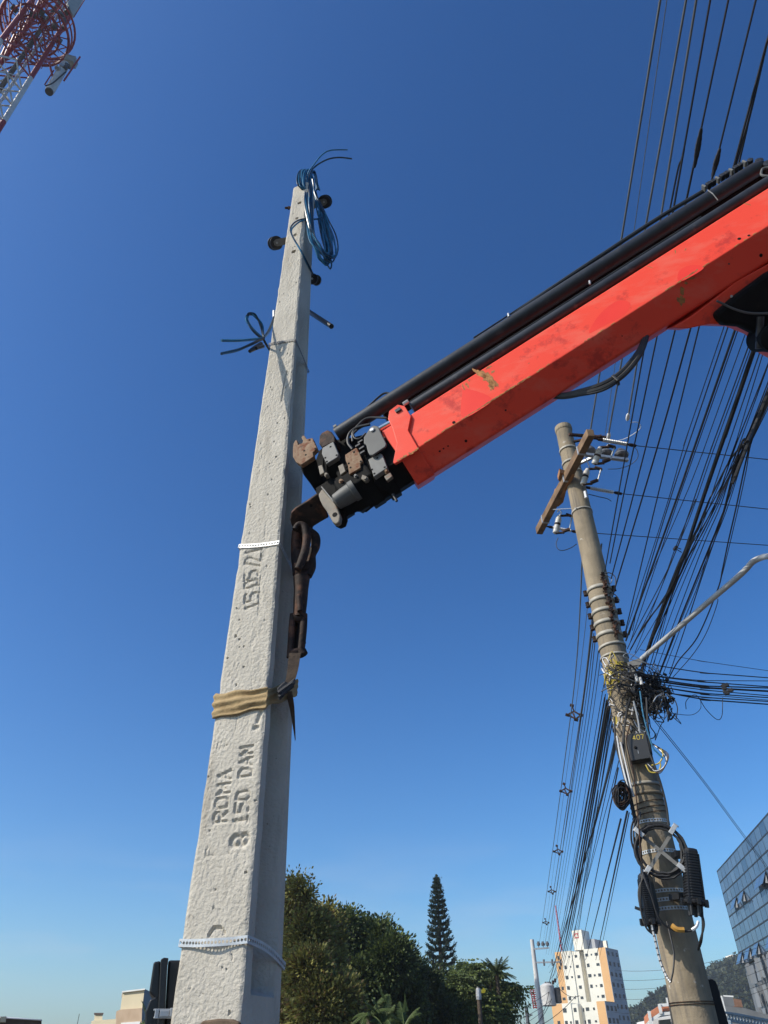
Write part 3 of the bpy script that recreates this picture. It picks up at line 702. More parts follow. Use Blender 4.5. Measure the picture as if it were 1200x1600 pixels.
for r_ in range(9):
    a = Vector((gl0.x, gl0.y, GH-PH*r_)); mb.bar(a+gn*.02, a+fd*GLn+gn*.02, .12, .10, gn)
mb.build('floor_lines', M_frame, gb)
mb = MB()
for c in range(nP+1):
    a = Vector((gl0.x, gl0.y, 0))+fd*(PWd*c)+gn*.03; mb.bar(a+UP*zb_, a+UP*GH, .05, .06, gn)
mb.build('mullions', M_frame, gb)
for (r_, c) in sorted(open_):
    z1_ = GH-PH*r_-.08; z0_ = GH-PH*(r_+1)+.08; a = gl0+fd*(PWd*c+.05); b_ = gl0+fd*(PWd*(c+1)-.05)
    wv = empty('awning_window', (a.x, a.y, z1_)); wv.parent = gb; wv.location = WL[wv]-WL[gb]
    mb = MB(); o_ = gn*.55
    A1_ = Vector((a.x, a.y, z1_))+gn*.06; B1_ = Vector((b_.x, b_.y, z1_))+gn*.06; A0_ = Vector((a.x, a.y, z0_))+o_; B0_ = Vector((b_.x, b_.y, z0_))+o_
    mb.prism([A1_, B1_, B0_, A0_], gn*.04); mb.build('sash', M_glass, wv)
    mb = MB(); mb.box((Vector((a.x, a.y, 0))+Vector((b_.x, b_.y, 0)))/2+UP*(z0_+z1_)/2+gn*.02, (PWd*.9, .04, PH*.9), fd, gn, UP); mb.build('opening', M_frame, wv)
    mb = MB(); mb.prism([Vector((b_.x, b_.y, z0_))+gn*.16, Vector((b_.x, b_.y, z0_))+gn*.36, Vector((b_.x, b_.y, z0_+PH*.6))+gn*.14], fd*.03); mb.build('stay', M_lamp, wv)
# lower screens
M_scr = mat('screen_metal', (0.30, 0.30, 0.30), (0.16, 0.16, 0.165), .4, .3, scale=1.5, island=True, amount=1.0)
mb = MB()
for k in range(46):
    for j in range(5):
        t0_ = 3.0+k*1.2; c = Vector((gl0.x, gl0.y, 0))+fd*(t0_)+gn*(.25+.1*(k % 3))+UP*(zb_-1.0-j*1.75+random.uniform(-.2, .2))
        mb.box(c, (.85, .05, 1.5), (fd+gn*random.uniform(-.25, .25)).normalized(), (gn-fd*random.uniform(-.1, .1)+UP*random.uniform(-.2, .2)).normalized())
mb.build('metal_screens', M_scr, gb)

# ---- low buildings at lower left
M_beige = mat('beige_wall', (0.60, 0.52, 0.36), (0.50, 0.43, 0.30), .9, scale=.6)
M_tan = mat('tan_wall', (0.46, 0.34, 0.24), (0.38, 0.27, 0.18), .9, scale=2)
M_broof = mat('brown_roof', (0.10, 0.075, 0.065), (0.06, 0.045, 0.04), .9, scale=4)
BD = 34
bb3 = empty('beige_building', hd(200, 1600, BD), 'beige house with taller wing and small chimney at the lower left', 'house'); bb3.location.z = 0; WL[bb3] = Vector(bb3.location)
def vol(pts, D, dep, m, name, root, slope=0.05):
    P = [hd(x, y, D-(x-205)*slope) for x, y in pts]; vd_ = Vector((P[0].x, P[0].y, 0)).normalized(); mb = MB(); mb.prism(P, vd_*dep); return mb.build(name, m, root)
vol([(192, 1549), (226, 1545), (222, 1577), (188, 1579)], BD, 2.0, M_beige, 'upper_wall', bb3)
vol([(182, 1580), (188, 1577.5), (222, 1575), (219, 1680), (179, 1680)], BD-.3, 2.5, M_tan, 'wall', bb3)
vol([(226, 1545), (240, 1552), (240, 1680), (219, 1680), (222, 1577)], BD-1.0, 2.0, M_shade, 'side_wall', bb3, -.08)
vol([(143, 1595), (182, 1592), (180, 1680), (142, 1680)], BD+.5, 4, M_beige, 'low_wall', bb3)
vol([(191, 1548.6), (226.5, 1544.4), (226.5, 1546.5), (191, 1550.8)], BD-.2, 2.4, M_wall, 'coping', bb3)
vol([(148, 1585), (160, 1585), (160, 1596), (147, 1596)], BD+.6, .4, M_beige, 'chimney', bb3)
vol([(147, 1582.5), (162, 1582.5), (161, 1585.5), (148, 1585.5)], BD+.5, .6, M_broof, 'chimney_cap', bb3)
vol([(189, 1598), (219, 1596), (219, 1680), (188, 1680)], BD-.4, .3, M_wall, 'sill_band', bb3)
palm(30, 232, 1600, 9, .75, 'small palm beside the beige house at the lower left', 11, ML_palm, .08, group='palm at the lower left')
br_ = empty('brown_roofed_house', hd(20, 1600, 38), 'low house with dark brown roof in the lower left corner', 'house'); br_.location.z = 0; WL[br_] = Vector(br_.location)
vol([(-80, 1585), (10, 1590), (65, 1594), (64, 1680), (-80, 1680)], 38, 4, M_broof, 'wall', br_, 0)
vol([(-80, 1583), (8, 1588.5), (66, 1593), (66, 1594.6), (-80, 1586)], 37.8, 4.5, M_wall, 'roof_edge', br_, 0)
vol([(1, 1588.5), (10, 1588), (9, 1597), (0, 1597)], 37.6, .4, M_beige, 'chimney', br_, 0)
mb = MB(); a = hd(124, 1584, 40); mb.tube([Vector((a.x, a.y, 0)), a], .012, 5); tag(mb.build('thin_antenna', M_cable), 'hair thin antenna between the two low houses', 'antenna')

# ---- telecom tower at upper left
TD_ = 24.0
tc_ = hd(50, 48, TD_); TX, TY = tc_.x, tc_.y; TZ = tc_.z
tower = empty('telecom_tower', (TX, TY, 0), 'red and white lattice telecom tower with ring platform at the upper left', 'tower')
# leg positions: chosen so the right leg passes under the ring
p_leg = hd(92, 52, TD_-.25); 
ang0 = math.atan2(p_leg.y-TY, p_leg.x-TX)
RT = math.hypot(p_leg.x-TX, p_leg.y-TY)
zw = hd(37, 123, TD_).z
def leg(k, z): a = ang0+2*math.pi*k/3; r = RT*(1+.006*max(0, (TZ-z)))*(1 if z > TZ-1 else 1); return Vector((TX+math.cos(a)*r, TY+math.sin(a)*r, z))
ztop = TZ+9
zl_ = [0.0]
while zl_[-1] < ztop: zl_.append(zl_[-1]+1.55)
for k in range(3):
    for i, (z0_, z1_) in enumerate(zip(zl_[:-1], zl_[1:])):
        pass
def tcol(z): return M_towred if z > zw-.4 or int(z/6) % 2 == 0 else M_towwht
for nm in ('leg', 'brace'):
    for zone in range(0, 9):
        pass
zones = {}
for i, (z0_, z1_) in enumerate(zip(zl_[:-1], zl_[1:])):
    key = 'top' if (z0_+z1_)/2 > zw else int(z0_/6)
    zones.setdefault(key, []).append((z0_, z1_))
for key, L_ in zones.items():
    m = M_towred if key == 'top' or (isinstance(key, int) and key % 2 == (int((zw-.5)/6)+1) % 2) else M_towwht
    for k in range(3):
        mb = MB()
        for z0_, z1_ in L_: mb.tube([leg(k, z0_), leg(k, z1_)], .12, 8)
        mb.build('leg', m, tower)
    mb = MB()
    for z0_, z1_ in L_:
        for k in range(3):
            a, b_ = leg(k, z0_), leg((k+1) % 3, z0_); c, d = leg(k, z1_), leg((k+1) % 3, z1_); mm_ = (c+d)/2
            mb.tube([a, mm_], .045, 5); mb.tube([b_, mm_], .045, 5); mb.tube([a, b_], .040, 5); mb.tube([(a+mm_)/2, (a+b_)/2], .018, 4); mb.tube([(b_+mm_)/2, (a+b_)/2], .018, 4)
    mb.build('braces', m, tower)
# ladder and cable run inside
mb = MB(); la0 = Vector((TX, TY, 0))+(leg(0, TZ)-Vector((TX, TY, TZ)))*.55
sd_ = (leg(1, TZ)-leg(2, TZ)).normalized()
for s_ in (-.18, .18): mb.bar(la0+sd_*s_, la0+sd_*s_+UP*ztop, .04, .04)
for i in range(int((ztop-20)/.3)): mb.bar(la0-sd_*.18+UP*(20+.3*i), la0+sd_*.18+UP*(20+.3*i), .025, .025)
mb.build('ladder', M_galv, tower)
mb = MB()
for s_ in np.linspace(-.35, .35, 6): mb.tube([la0*.5+Vector((TX, TY, 0))*.5+sd_*float(s_)+UP*5, la0*.5+Vector((TX, TY, 0))*.5+sd_*float(s_)+UP*ztop], .028, 5)
mb.build('feeder_cables', M_cable, tower)
# ring platform
RC_ = Vector((TX, TY, TZ))+Vector((.15, 0, 0)); RR = 1.72
def ring(z, r, th, m, name):
    mb = MB(); mb.tube([RC_+Vector((math.cos(2*math.pi*k/40)*r, math.sin(2*math.pi*k/40)*r, z)) for k in range(40)], th, 6, True); mb.build(name, m, tower, True)
for z, r, th in ((0, RR, .075), (0, RR*.72, .06), (.55, RR*1.02, .045), (1.1, RR*1.04, .06), (0, RR*.42, .05)): ring(z, r, th, M_towred, 'platform_ring')
mb = MB()
for k in range(24):
    a = 2*math.pi*k/24; d = Vector((math.cos(a), math.sin(a), 0)); mb.tube([RC_+d*.35, RC_+d*RR], .032, 4)
for k in range(12):
    a = 2*math.pi*k/12; d = Vector((math.cos(a), math.sin(a), 0)); mb.tube([RC_+d*RR, RC_+d*RR*1.04+UP*1.1], .028, 5); mb.tube([RC_+d*RR*.95-UP*.05, RC_+d*RT-UP*1.4], .03, 5)
mb.build('platform_struts', M_towred, tower)
random.seed(4); mb = MB()
for k in range(26):
    a = random.uniform(0, 6.28); d = Vector((math.cos(a), math.sin(a), 0)); c = RC_+d*random.uniform(.5, 1.5)+UP*random.uniform(-.3, .8); mb.bar(c, c+Vector((random.uniform(-.6, .6), random.uniform(-.6, .6), random.uniform(-.3, .5))), .04, .04)
mb.build('platform_fittings', M_towred, tower)
for k in range(12):
    mb = MB(); a = random.uniform(0, 6.28); d = Vector((math.cos(a), math.sin(a), 0)); c = RC_+d*random.uniform(.4, 1.6)+UP*random.uniform(-.2, .8); mb.box(c, (random.uniform(.15, .35), random.uniform(.12, .25), random.uniform(.2, .4)), d, d.cross(UP))
    mb.build('radio_unit', M_sign, tower)
# drum antenna below the ring, and panels
DT = TD_-.35
a = hd(77, 143, DT); b_ = hd(103, 100, DT); an = empty('panel_antenna', a, 'white cylindrical antenna hanging below the ring of the telecom tower', 'antenna')
mb = MB(); mb.tube([a, a.lerp(b_, .04), a.lerp(b_, .96), b_], [.19, .23, .23, .17], 20); mb.build('radome', M_towwht, an, True)
mb = MB(); mb.tube([a-(b_-a)*.02, a+(b_-a)*.03], .20, 16); mb.build('end_cap', M_sign, an)
mb = MB(); mb.tube([hd(100, 126, DT-.3), hd(125, 89, DT-.3)], .045, 8); mb.tube([hd(77, 98, DT), hd(82, 119, DT)], .06, 6); mb.bar(hd(70, 132, DT), hd(84, 110, DT), .06, .06); mb.build('mounting_pipe', M_towred, an)
mb = MB(); mb.tube(cr([hd(71, 134, DT-.3), hd(82, 130, DT-.4), (hd(95, 119, DT-.4)), hd(103, 112, DT-.3)], 5), .035, 6); mb.build('feeder_cable', M_cable, an)
mb = MB(); c = hd(111, 96, DT); mb.box(c, (.5, .4, .7), Vector((1, .3, 0))); mb.build('radio_unit', M_ant, an, bevel=.03)
for x, y, s in ((101, 106, .25), (97, 103, .2), (92, 108, .2), (106, 103, .22), (88, 105, .18)):
    mb = MB(); mb.box(hd(x, y, DT-.2), (s, s*.8, s*1.2), Vector((1, random.uniform(-1, 1), 0))); mb.build('fitting', M_sign if s > .2 else M_galv, an)
pa = empty('sector_antenna', hd(110, 24, DT-.6), 'grey flat sector antenna at the top edge on the telecom tower', 'antenna')
mb = MB(); P = [hd(x, y, DT-.6) for x, y in ((103, 8), (113, 29), (152, -38), (135, -48))]
nn = (P[1]-P[0]).cross(P[2]-P[0]).normalized(); mb.prism(P, nn*.15); mb.build('panel', M_ant, pa, bevel=.02)
mb = MB(); mb.tube([hd(115, 27, DT-.6), hd(160, -45, DT-.6)], .03, 6); mb.build('edge_pipe', M_towred, pa)
mb = MB(); mb.box(hd(104, 19, DT-.5), (.4, .3, .5), Vector((1, -.6, 0))); mb.box(hd(96, 24, DT-.5), (.35, .3, .3), Vector((1, .6, 0))); mb.build('bracket', M_sign, pa)

# ---- air
hz = MB(); hz.box((0, 400, 39), (1900, 1400, 80))
M_hz = bpy.data.materials.new('haze_air'); M_hz.use_nodes = True; t_ = M_hz.node_tree; t_.nodes.remove(t_.nodes['Principled BSDF'])
pv = t_.nodes.new('ShaderNodeVolumePrincipled'); pv.inputs['Color'].default_value = (.80, .88, 1, 1); pv.inputs['Density'].default_value = 0.0005; pv.inputs['Anisotropy'].default_value = .2
t_.links.new(pv.outputs[0], t_.nodes['Material Output'].inputs['Volume'])
hzo = tag(hz.build('haze', M_hz), kind='stuff')

# =================================================================== NEW CONCRETE POLE
PB = Vector((-0.5914, 3.1956, 0)); PT = Vector((-0.5914-0.0114, 3.1956-0.0716, 7.25)); PSI = -0.3733
e1 = Vector((math.cos(PSI), math.sin(PSI), 0)); e2 = Vector((-math.sin(PSI), math.cos(PSI), 0))
A0, A1, B0, B1 = 0.332, 0.131, 0.332, 0.131
def pdim(z):
    t = z/7.25; return PB.lerp(PT, t), A0+(A1-A0)*t, B0+(B1-B0)*t
def front_hit(px, py):
    """metres along the front face (0 at its left edge ... a) and height where a ray meets the front face"""
    d = ray(px, py); lo, hi = 0.0, 20.0
    def g(t):
        p = CAM+d*t; c, a, bb = pdim(max(0, min(8.5, p.z))); return (p-c).dot(e2)+bb/2
    lo = 0.0; hi = 8.0/FPX
    for _ in range(60):
        m = (lo+hi)/2
        if g(m) < 0: lo = m
        else: hi = m
    p = CAM+d*lo; c, a, bb = pdim(p.z)
    return (p-c).dot(e1), p.z          # u measured from the face's centre line
def side_z(px, py):
    d = ray(px, py); c = PB; t = (c+e1*0.1-CAM).dot(e1)/d.dot(e1) if abs(d.dot(e1)) > 1e-6 else 1
    return (CAM+d*(3.3/math.hypot(d.x, d.y))).z
# engraved marks
SEG = []
def eng(text, p0, p1, hpx, width=0.0058, depth=0.009):
    """baseline runs from pixel p0 up to p1 (text reads upwards); letters' tops point left by hpx pixels"""
    a = front_hit(*p0); bq = front_hit(*p1); tl = front_hit(p0[0]-hpx, p0[1])
    L = math.hypot(bq[0]-a[0], bq[1]-a[1]); adv = ((bq[0]-a[0])/L, (bq[1]-a[1])/L)
    up = (-adv[1], adv[0]); H = math.hypot(tl[0]-a[0], tl[1]-a[1])
    n = sum(0.5 if ch in './' else 1.0 for ch in text); pitch = L/n
    for s in strokes(text, a, adv, up, H, pitch, 0.0022): SEG.append((s[0], s[1], width, depth))
eng('15.05', (404, 948), (402, 886), 20)
eng('/21', (406, 884), (410, 848), 24)
eng('ROMA', (353, 1283), (362, 1196), 20, 0.0065)
eng('150 DAN', (385, 1286), (396, 1160), 20, 0.0065)
eng('8', (386, 1318), (387, 1296), 24, 0.010, 0.012)
eng('P', (333, 1336), (334, 1316), 12, 0.004, 0.004)
eng('T', (352, 1358), (352, 1346), 18, 0.003, 0.002)
eng('8', (351, 1168), (352, 1152), 12, 0.003, 0.003)
def crack(pts, wd=0.003, dpt=0.003):
    q = [front_hit(*p) for p in pts]
    for s0, s1 in zip(q[:-1], q[1:]): SEG.append((s0, s1, wd, dpt))
crack([(407, 900), (404, 945), (403, 962)], 0.003, 0.004)
crack([(448, 580), (444, 600), (440, 626)], 0.006, 0.008)
crack([(460, 577), (452, 600), (441, 612)], 0.003, 0.004)
crack([(326, 1462), (334, 1450), (344, 1450), (350, 1458)], 0.006, 0.012)
crack([(408, 1112), (402, 1128)], 0.010, 0.009); crack([(397, 1138), (402, 1136)], 0.010, 0.010)
crack([(362, 1492), (363, 1500)], 0.003, 0.006)
crack([(371, 1120), (368, 1140), (364, 1150)], 0.003, 0.0025)
crack([(360, 960), (366, 968), (376, 970)], 0.002, 0.002)
PITS = [(front_hit(*p), r, d) for p, r, d in [((468, 317), .011, .05), ((464, 341), .009, .04), ((461, 367), .010, .04), ((459, 393), .012, .05),
        ((368, 994), .005, .012), ((374, 999), .004, .01), ((349, 1031), .004, .012), ((370, 950), .003, .008), ((347, 1512), .003, .006), ((400, 1137), .009, .010)]]
for _ in range(70):
    PITS.append(((random.uniform(-.13, .13), random.uniform(1.7, 6.5)), random.uniform(.0025, .0045), random.uniform(.004, .010)))
NU = 72
zs = np.concatenate([np.linspace(0, 1.4, 20)[:-1], np.arange(1.4, 7.25, 0.0062), [7.25]])
NZ = len(zs)
uu = (np.arange(NU)+0.0)/(NU-1)-0.5
T = zs/7.25
aa = A0+(A1-A0)*T; bb_ = B0+(B1-B0)*T
U_ = uu[None, :]*(aa[:, None]-0.012); Z_ = np.repeat(zs[:, None], NU, 1)
disp = np.zeros_like(U_)
for (s0, s1, wd, dpt) in SEG:
    mx = wd*3.0
    ji = np.where((zs > min(s0[1], s1[1])-mx) & (zs < max(s0[1], s1[1])+mx))[0]
    if len(ji) == 0: continue
    u = U_[ji]; z = Z_[ji]
    ax, az = s0; bx, bz = s1; L2 = (bx-ax)**2+(bz-az)**2+1e-12
    t = np.clip(((u-ax)*(bx-ax)+(z-az)*(bz-az))/L2, 0, 1)
    dd = np.hypot(u-ax-t*(bx-ax), z-az-t*(bz-az))
    g = -dpt*np.clip(1.35-dd/wd, 0, 1) + 0.30*dpt*np.exp(-((dd-2.2*wd)/(0.8*wd))**2)
    cur = disp[ji]; disp[ji] = np.where(g < 0, np.minimum(cur, g), np.where(cur < 0, cur, np.maximum(cur, g)))
for ((pu, pz), r, d) in PITS:
    dd = np.hypot(U_-pu, Z_-pz); disp = np.minimum(disp, -d*np.clip((1.5-dd/r)*1.5, 0, 1)) if True else disp
# trowelled relief
def smooth_noise(shape, sx, sy, seed):
    g = np.random.default_rng(seed); ny = int(shape[0]/sy)+4; nx = int(shape[1]/sx)+4
    lat = g.normal(size=(ny, nx)); y = np.arange(shape[0])/sy; x = np.arange(shape[1])/sx
    yi = y.astype(int); xi = x.astype(int); fy = (y-yi)[:, None]; fx = (x-xi)[None, :]
    fy = fy*fy*(3-2*fy); fx = fx*fx*(3-2*fx)
    a = lat[yi][:, xi]; b2 = lat[yi][:, xi+1]; c = lat[yi+1][:, xi]; d2 = lat[yi+1][:, xi+1]
    return (a*(1-fx)+b2*fx)*(1-fy)+(c*(1-fx)+d2*fx)*fy
rel = 0.0010*smooth_noise(U_.shape, 8, 10, 1)+0.0008*smooth_noise(U_.shape, 3.2, 4.2, 2)+0.00075*smooth_noise(U_.shape, 1.4, 1.8, 3)
rel *= 0.72*(0.62+0.55*np.clip(smooth_noise(U_.shape, 16, 40, 4), -1, 1.2))
edge = np.clip((0.5-np.abs(uu))*30, 0, 1)[None, :]
disp = disp*np.clip(edge*3, 0, 1)+rel
disp = disp - 0.003*(1-edge)**2
K = 22
zlo, zhi = 1.81, 5.75
rec = np.clip((zs-zlo)/0.03, 0, 1)*np.clip((zhi-zs)/0.5, 0, 1)
V = np.zeros((NZ, NU+K, 3))
cx = PB.x+(PT.x-PB.x)*T; cy = PB.y+(PT.y-PB.y)*T
def put(k, fu, fv):      # fu along e1 (m), fv along e2 (m)
    V[:, k, 0] = cx+fu*e1.x+fv*e2.x; V[:, k, 1] = cy+fu*e1.y+fv*e2.y; V[:, k, 2] = zs
for k in range(NU): put(k, U_[:, k], -bb_/2-disp[:, k])
wob = 0.0012*smooth_noise((NZ, 2), 1, 9, 9)
prof = [(0.0, 0.0), (0.03, 0), (0.17, 0), (0.19, -0.10), (0.26, -0.95), (0.29, -1.0), (0.60, -1.0), (0.64, -0.95), (0.80, -0.08), (0.83, 0), (0.985, 0)]
for i, (f, dr) in enumerate(prof):
    put(NU+i, aa/2+dr*rec*0.30*aa+(wob[:, 0] if i < 3 else 0), -bb_/2+0.006+f*(bb_-0.012))
    put(NU+K-1-i, -aa/2-dr*rec*0.30*aa-(wob[:, 1] if i < 3 else 0), -bb_/2+0.006+f*(bb_-0.012))
for k in range(NU):
    V[-1, k, 2] -= 0.0
idx = np.arange(NZ*(NU+K)).reshape(NZ, NU+K)
nx_ = np.roll(idx, -1, axis=1)
Fq = np.stack([idx[:-1], nx_[:-1], nx_[1:], idx[1:]], -1).reshape(-1, 4)
cpole = empty('concrete_pole', PB, 'new pale concrete pole with stamped date and lettering, held by the red crane', 'utility pole')
sh = link_np('shaft', V.reshape(-1, 3), Fq, M_conc, cpole, smooth=True)
import bmesh
bm = bmesh.new(); bm.from_mesh(sh.data); bm.verts.ensure_lookup_table()
for e in bm.edges:
    if len(e.link_faces) == 2 and e.calc_face_angle(0) > R_(38):
        e.smooth = False
bm.faces.new([bm.verts[idx[-1, k]] for k in range(NU+K)]).smooth = False
bm.to_mesh(sh.data); bm.free()
def pp(z, fu, fv):
    """point at height z; fu, fv in half-widths (-1..1), front is fv=-1, right is fu=+1"""
    c, a, b2 = pdim(z); return c+e1*(fu*a/2)+e2*(fv*b2/2)+UP*(z-c.z)
def perim(zl, zm, zr, g=0.006, bulge=None):
    """loop round the pole: height zl at the left front edge, zm at the right front edge, zr at the right rear edge"""
    pts = []
    for fu, fv, z in ((-1, -1, zl), (1, -1, zm), (1, 1, zr), (-1, 1, (zl+zr)/2)):
        c, a, b2 = pdim(z); pts.append(c+e1*fu*(a/2+g)+e2*fv*(b2/2+g)+UP*(z-c.z))
    return pts
def ribbon_holes(name, path, width, pitch, m, label, group, sag=None):
    """flat perforated strip following a closed path; normal is horizontal outwards"""
    P = []
    n = len(path)
    for i in range(n):
        a, b2 = path[i], path[(i+1) % n]; L = (b2-a).length; k = max(2, round(L/pitch))
        for j in range(k): P.append((a.lerp(b2, j/k), i, j/k))
    mb = MB(); N = len(P); c0 = sum((p[0] for p in P), Vector())/N
    if sag: P = [(p[0]+sag(p[1], p[2]), p[1], p[2]) for p in P]
    for i in range(N):
        a = P[i][0]; b2 = P[(i+1) % N][0]; d = (b2-a); L = d.length; d.normalize()
        nrm = d.cross(UP).normalized(); 
        if nrm.dot((a+b2)/2-c0) < 0: nrm = -nrm
        up = nrm.cross(d); up = up if up.z > 0 else -up
        mid = (a+b2)/2; hw = width/2; hr = min(width*0.30, L*0.38); i0 = len(mb.v)
        outer = [(-L/2, -hw), (0, -hw), (L/2, -hw), (L/2, 0), (L/2, hw), (0, hw), (-L/2, hw), (-L/2, 0)]
        inner = [(hr*math.cos(R_(225+45*q)), hr*math.sin(R_(225+45*q))) for q in range(8)]
        for th in (0.0008, -0.0008):
            for (x, y) in outer+inner: mb.v.append(mid+d*x+up*y+nrm*th)
        for q in range(8):
            q2 = (q+1) % 8
            mb.f.append((i0+q, i0+q2, i0+8+q2, i0+8+q)); mb.f.append((i0+16+q2, i0+16+q, i0+24+q, i0+24+q2))
            mb.f.append((i0+8+q, i0+8+q2, i0+24+q2, i0+24+q))
            mb.f.append((i0+q2, i0+q, i0+16+q, i0+16+q2))
    o = mb.build(name, m); tag(o, label, 'metal strap', group); return o
GS = 'perforated metal straps round the new concrete pole'
def zf(px, py): return front_hit(px, py)[1]
def zs_(px, py): return side_z(px, py)
def sag_low(i, t):
    if i == 0: return UP*(-0.006*math.sin(math.pi*t)) + (-e2)*(0.014*math.exp(-((t-0.5)/0.25)**2))
    if i == 1: return UP*(0.012*math.sin(math.pi*t)) + e1*(0.004*math.sin(math.pi*t))
    return Vector()
zl = zf(287, 1473); zm = zf(385, 1470)
ribbon_holes('metal_strap', perim(zl, zm+0.004, zm-0.055), 0.026, 0.0145, M_band, 'wide bright perforated strap low on the new concrete pole, sagging over a dent', GS, sag_low)
zl = zf(374, 854); zm = zf(434, 849)
ribbon_holes('metal_strap', perim(zl, zm, zm-0.10), 0.022, 0.0165, M_band, 'thin perforated strap just above the stamped date on the new concrete pole', GS, lambda i, t: UP*(-0.006*math.sin(math.pi*t)))
zl = zf(428, 536); zm = zf(463, 531)
ribbon_holes('metal_strap', perim(zl, zm, zm-0.10), 0.018, 0.0165, M_gplate, 'dull perforated strap high on the new concrete pole, under the tied cables', GS)
# brown strap at the very bottom
mb = MB(); 
q0 = front_hit(312, 1600); q1 = front_hit(378, 1600); zt = front_hit(345, 1592)[1]
def fpt(u, z, out): c, a, b2 = pdim(z); return c+e1*u-e2*(b2/2+out)+UP*(z-c.z)
u0_, u1_ = q0[0], q1[0]; ol = [fpt(u0_, zt-0.03, 0.0), fpt(u0_+.02, zt-0.004, 0.0), fpt((u0_+u1_)/2, zt, 0.0), fpt(u1_-.03, zt-0.003, 0.0), fpt(u1_, zt-0.012, 0.0), fpt(u1_, zt-0.25, 0.0), fpt(u0_, zt-0.25, 0.0)]
mb.prism(ol, -e2*0.02); tag(mb.build('cloth_pad', M_slingd, bevel=0.006), 'brown cloth pad on the front of the new concrete pole at the bottom edge', 'pad')

# ---- cable brackets (flat arm with a roller) near the top
def bracket(p0, p1, spool_r, wid, m, label, arm_h=0.030):
    """arm from p0 (at the pole) to p1 (spool centre)"""
    root = empty('cable_bracket', p0, label, 'bracket', 'spool brackets near the top of the new pole')
    d = (p1-p0).normalized(); s_ = d.cross(UP).normalized()
    up = s_.cross(d)
    for sg in (-1, 1):
        mb = MB(); mb.box((p0+p1)/2+d*0.012+up*sg*wid/2, ((p1-p0).length+0.05, arm_h, 0.004), d, s_, up); mb.build('arm', m, root, bevel=0.002)
    mb = MB(); mb.box(p0+d*0.004, (0.005, arm_h, wid), d, s_, up); mb.build('back_plate', m, root)
    mb = MB(); R = spool_r
    mb.lathe(p1-up*(wid/2-0.003), up, [(0, R*0.4), (0.001, R), (0.008, R), (wid*0.3, R*0.62), (wid*0.5, R*0.55), (wid*0.7, R*0.62), (wid-0.014, R), (wid-0.007, R), (wid-0.006, R*0.4)], 22)
    mb.build('spool', M_plast, root, smooth=True)
    mb = MB(); mb.tube([p1-up*(wid/2+0.015), p1+up*(wid/2+0.015)], 0.007, 8); mb.build('pin', M_galv, root)
    return root
# spools' axes are tilted towards the camera so their round ends show
def bracket2(pole_px, spool_px, D0, D1, R, label, m=M_gplate):
    p0 = hd(*pole_px, D0); p1 = dp(*spool_px, (p0-CAM).dot(fw)-.03)
    root = empty('cable_bracket', p0, label, 'bracket', 'spool brackets near the top of the new pole')
    d = (p1-p0).normalized(); ax = (CAM-p1).normalized(); ax = (ax-d*ax.dot(d)).normalized(); s_ = ax.cross(d)
    wd = R*1.6
    for sg in (-1, 1):
        mb = MB(); pts = []
        L = (p1-p0).length
        for (a, bq) in ((-0.01, -R*.5), (L, -R*.5), (L+R*.45, -R*.25), (L+R*.45, R*.25), (L, R*.5), (-0.01, R*.5)):
            pts.append(p0+d*a+s_*bq+ax*(sg*wd/2))
        mb.prism(pts, ax*0.004*sg); mb.build('arm', m, root)
    mb = MB(); mb.lathe(p1-ax*(wd/2-0.002), ax, [(0, R*.4), (0.001, R), (R*.3, R), (R*.5, R*.6), (wd-R*.5, R*.6), (wd-R*.3, R), (wd-.005, R), (wd-.004, R*.4)], 22)
    mb.build('spool', M_plast, root, smooth=True)
    mb = MB(); mb.tube([p1-ax*(wd/2+.012), p1+ax*(wd/2+.012)], 0.008, 8); mb.build('pin', M_galv, root)
    return root
bracket2((486, 322), (508, 315), 3.30, 3.22, 0.052, 'galvanised bracket with black spool on the right near the new pole top')
bracket2((448, 376), (430, 380), 3.22, 3.15, 0.050, 'galvanised bracket with black spool sticking out left of the new pole')
bracket2((478, 432), (492, 437), 3.32, 3.25, 0.040, 'black spool on the right of the new pole where two thin cables end', M_plast)
mb = MB(); mb.tube([hd(446, 325, 3.22), hd(458, 324, 3.24)], 0.009, 8); mb.tube([hd(450, 325, 3.22), hd(452, 325, 3.22)], 0.016, 6)
tag(mb.build('threaded_bolt', M_hookst), 'short dark bolt end poking out left of the new pole top', 'bolt')
mb = MB(); a = hd(478, 484, 3.36); b2 = hd(518, 510, 3.12); mb.tube([a, b2], 0.017, 12)
tag(mb.build('conduit_stub', M_plast, smooth=True), 'short straight black pipe sticking out right of the new pole', 'pipe')

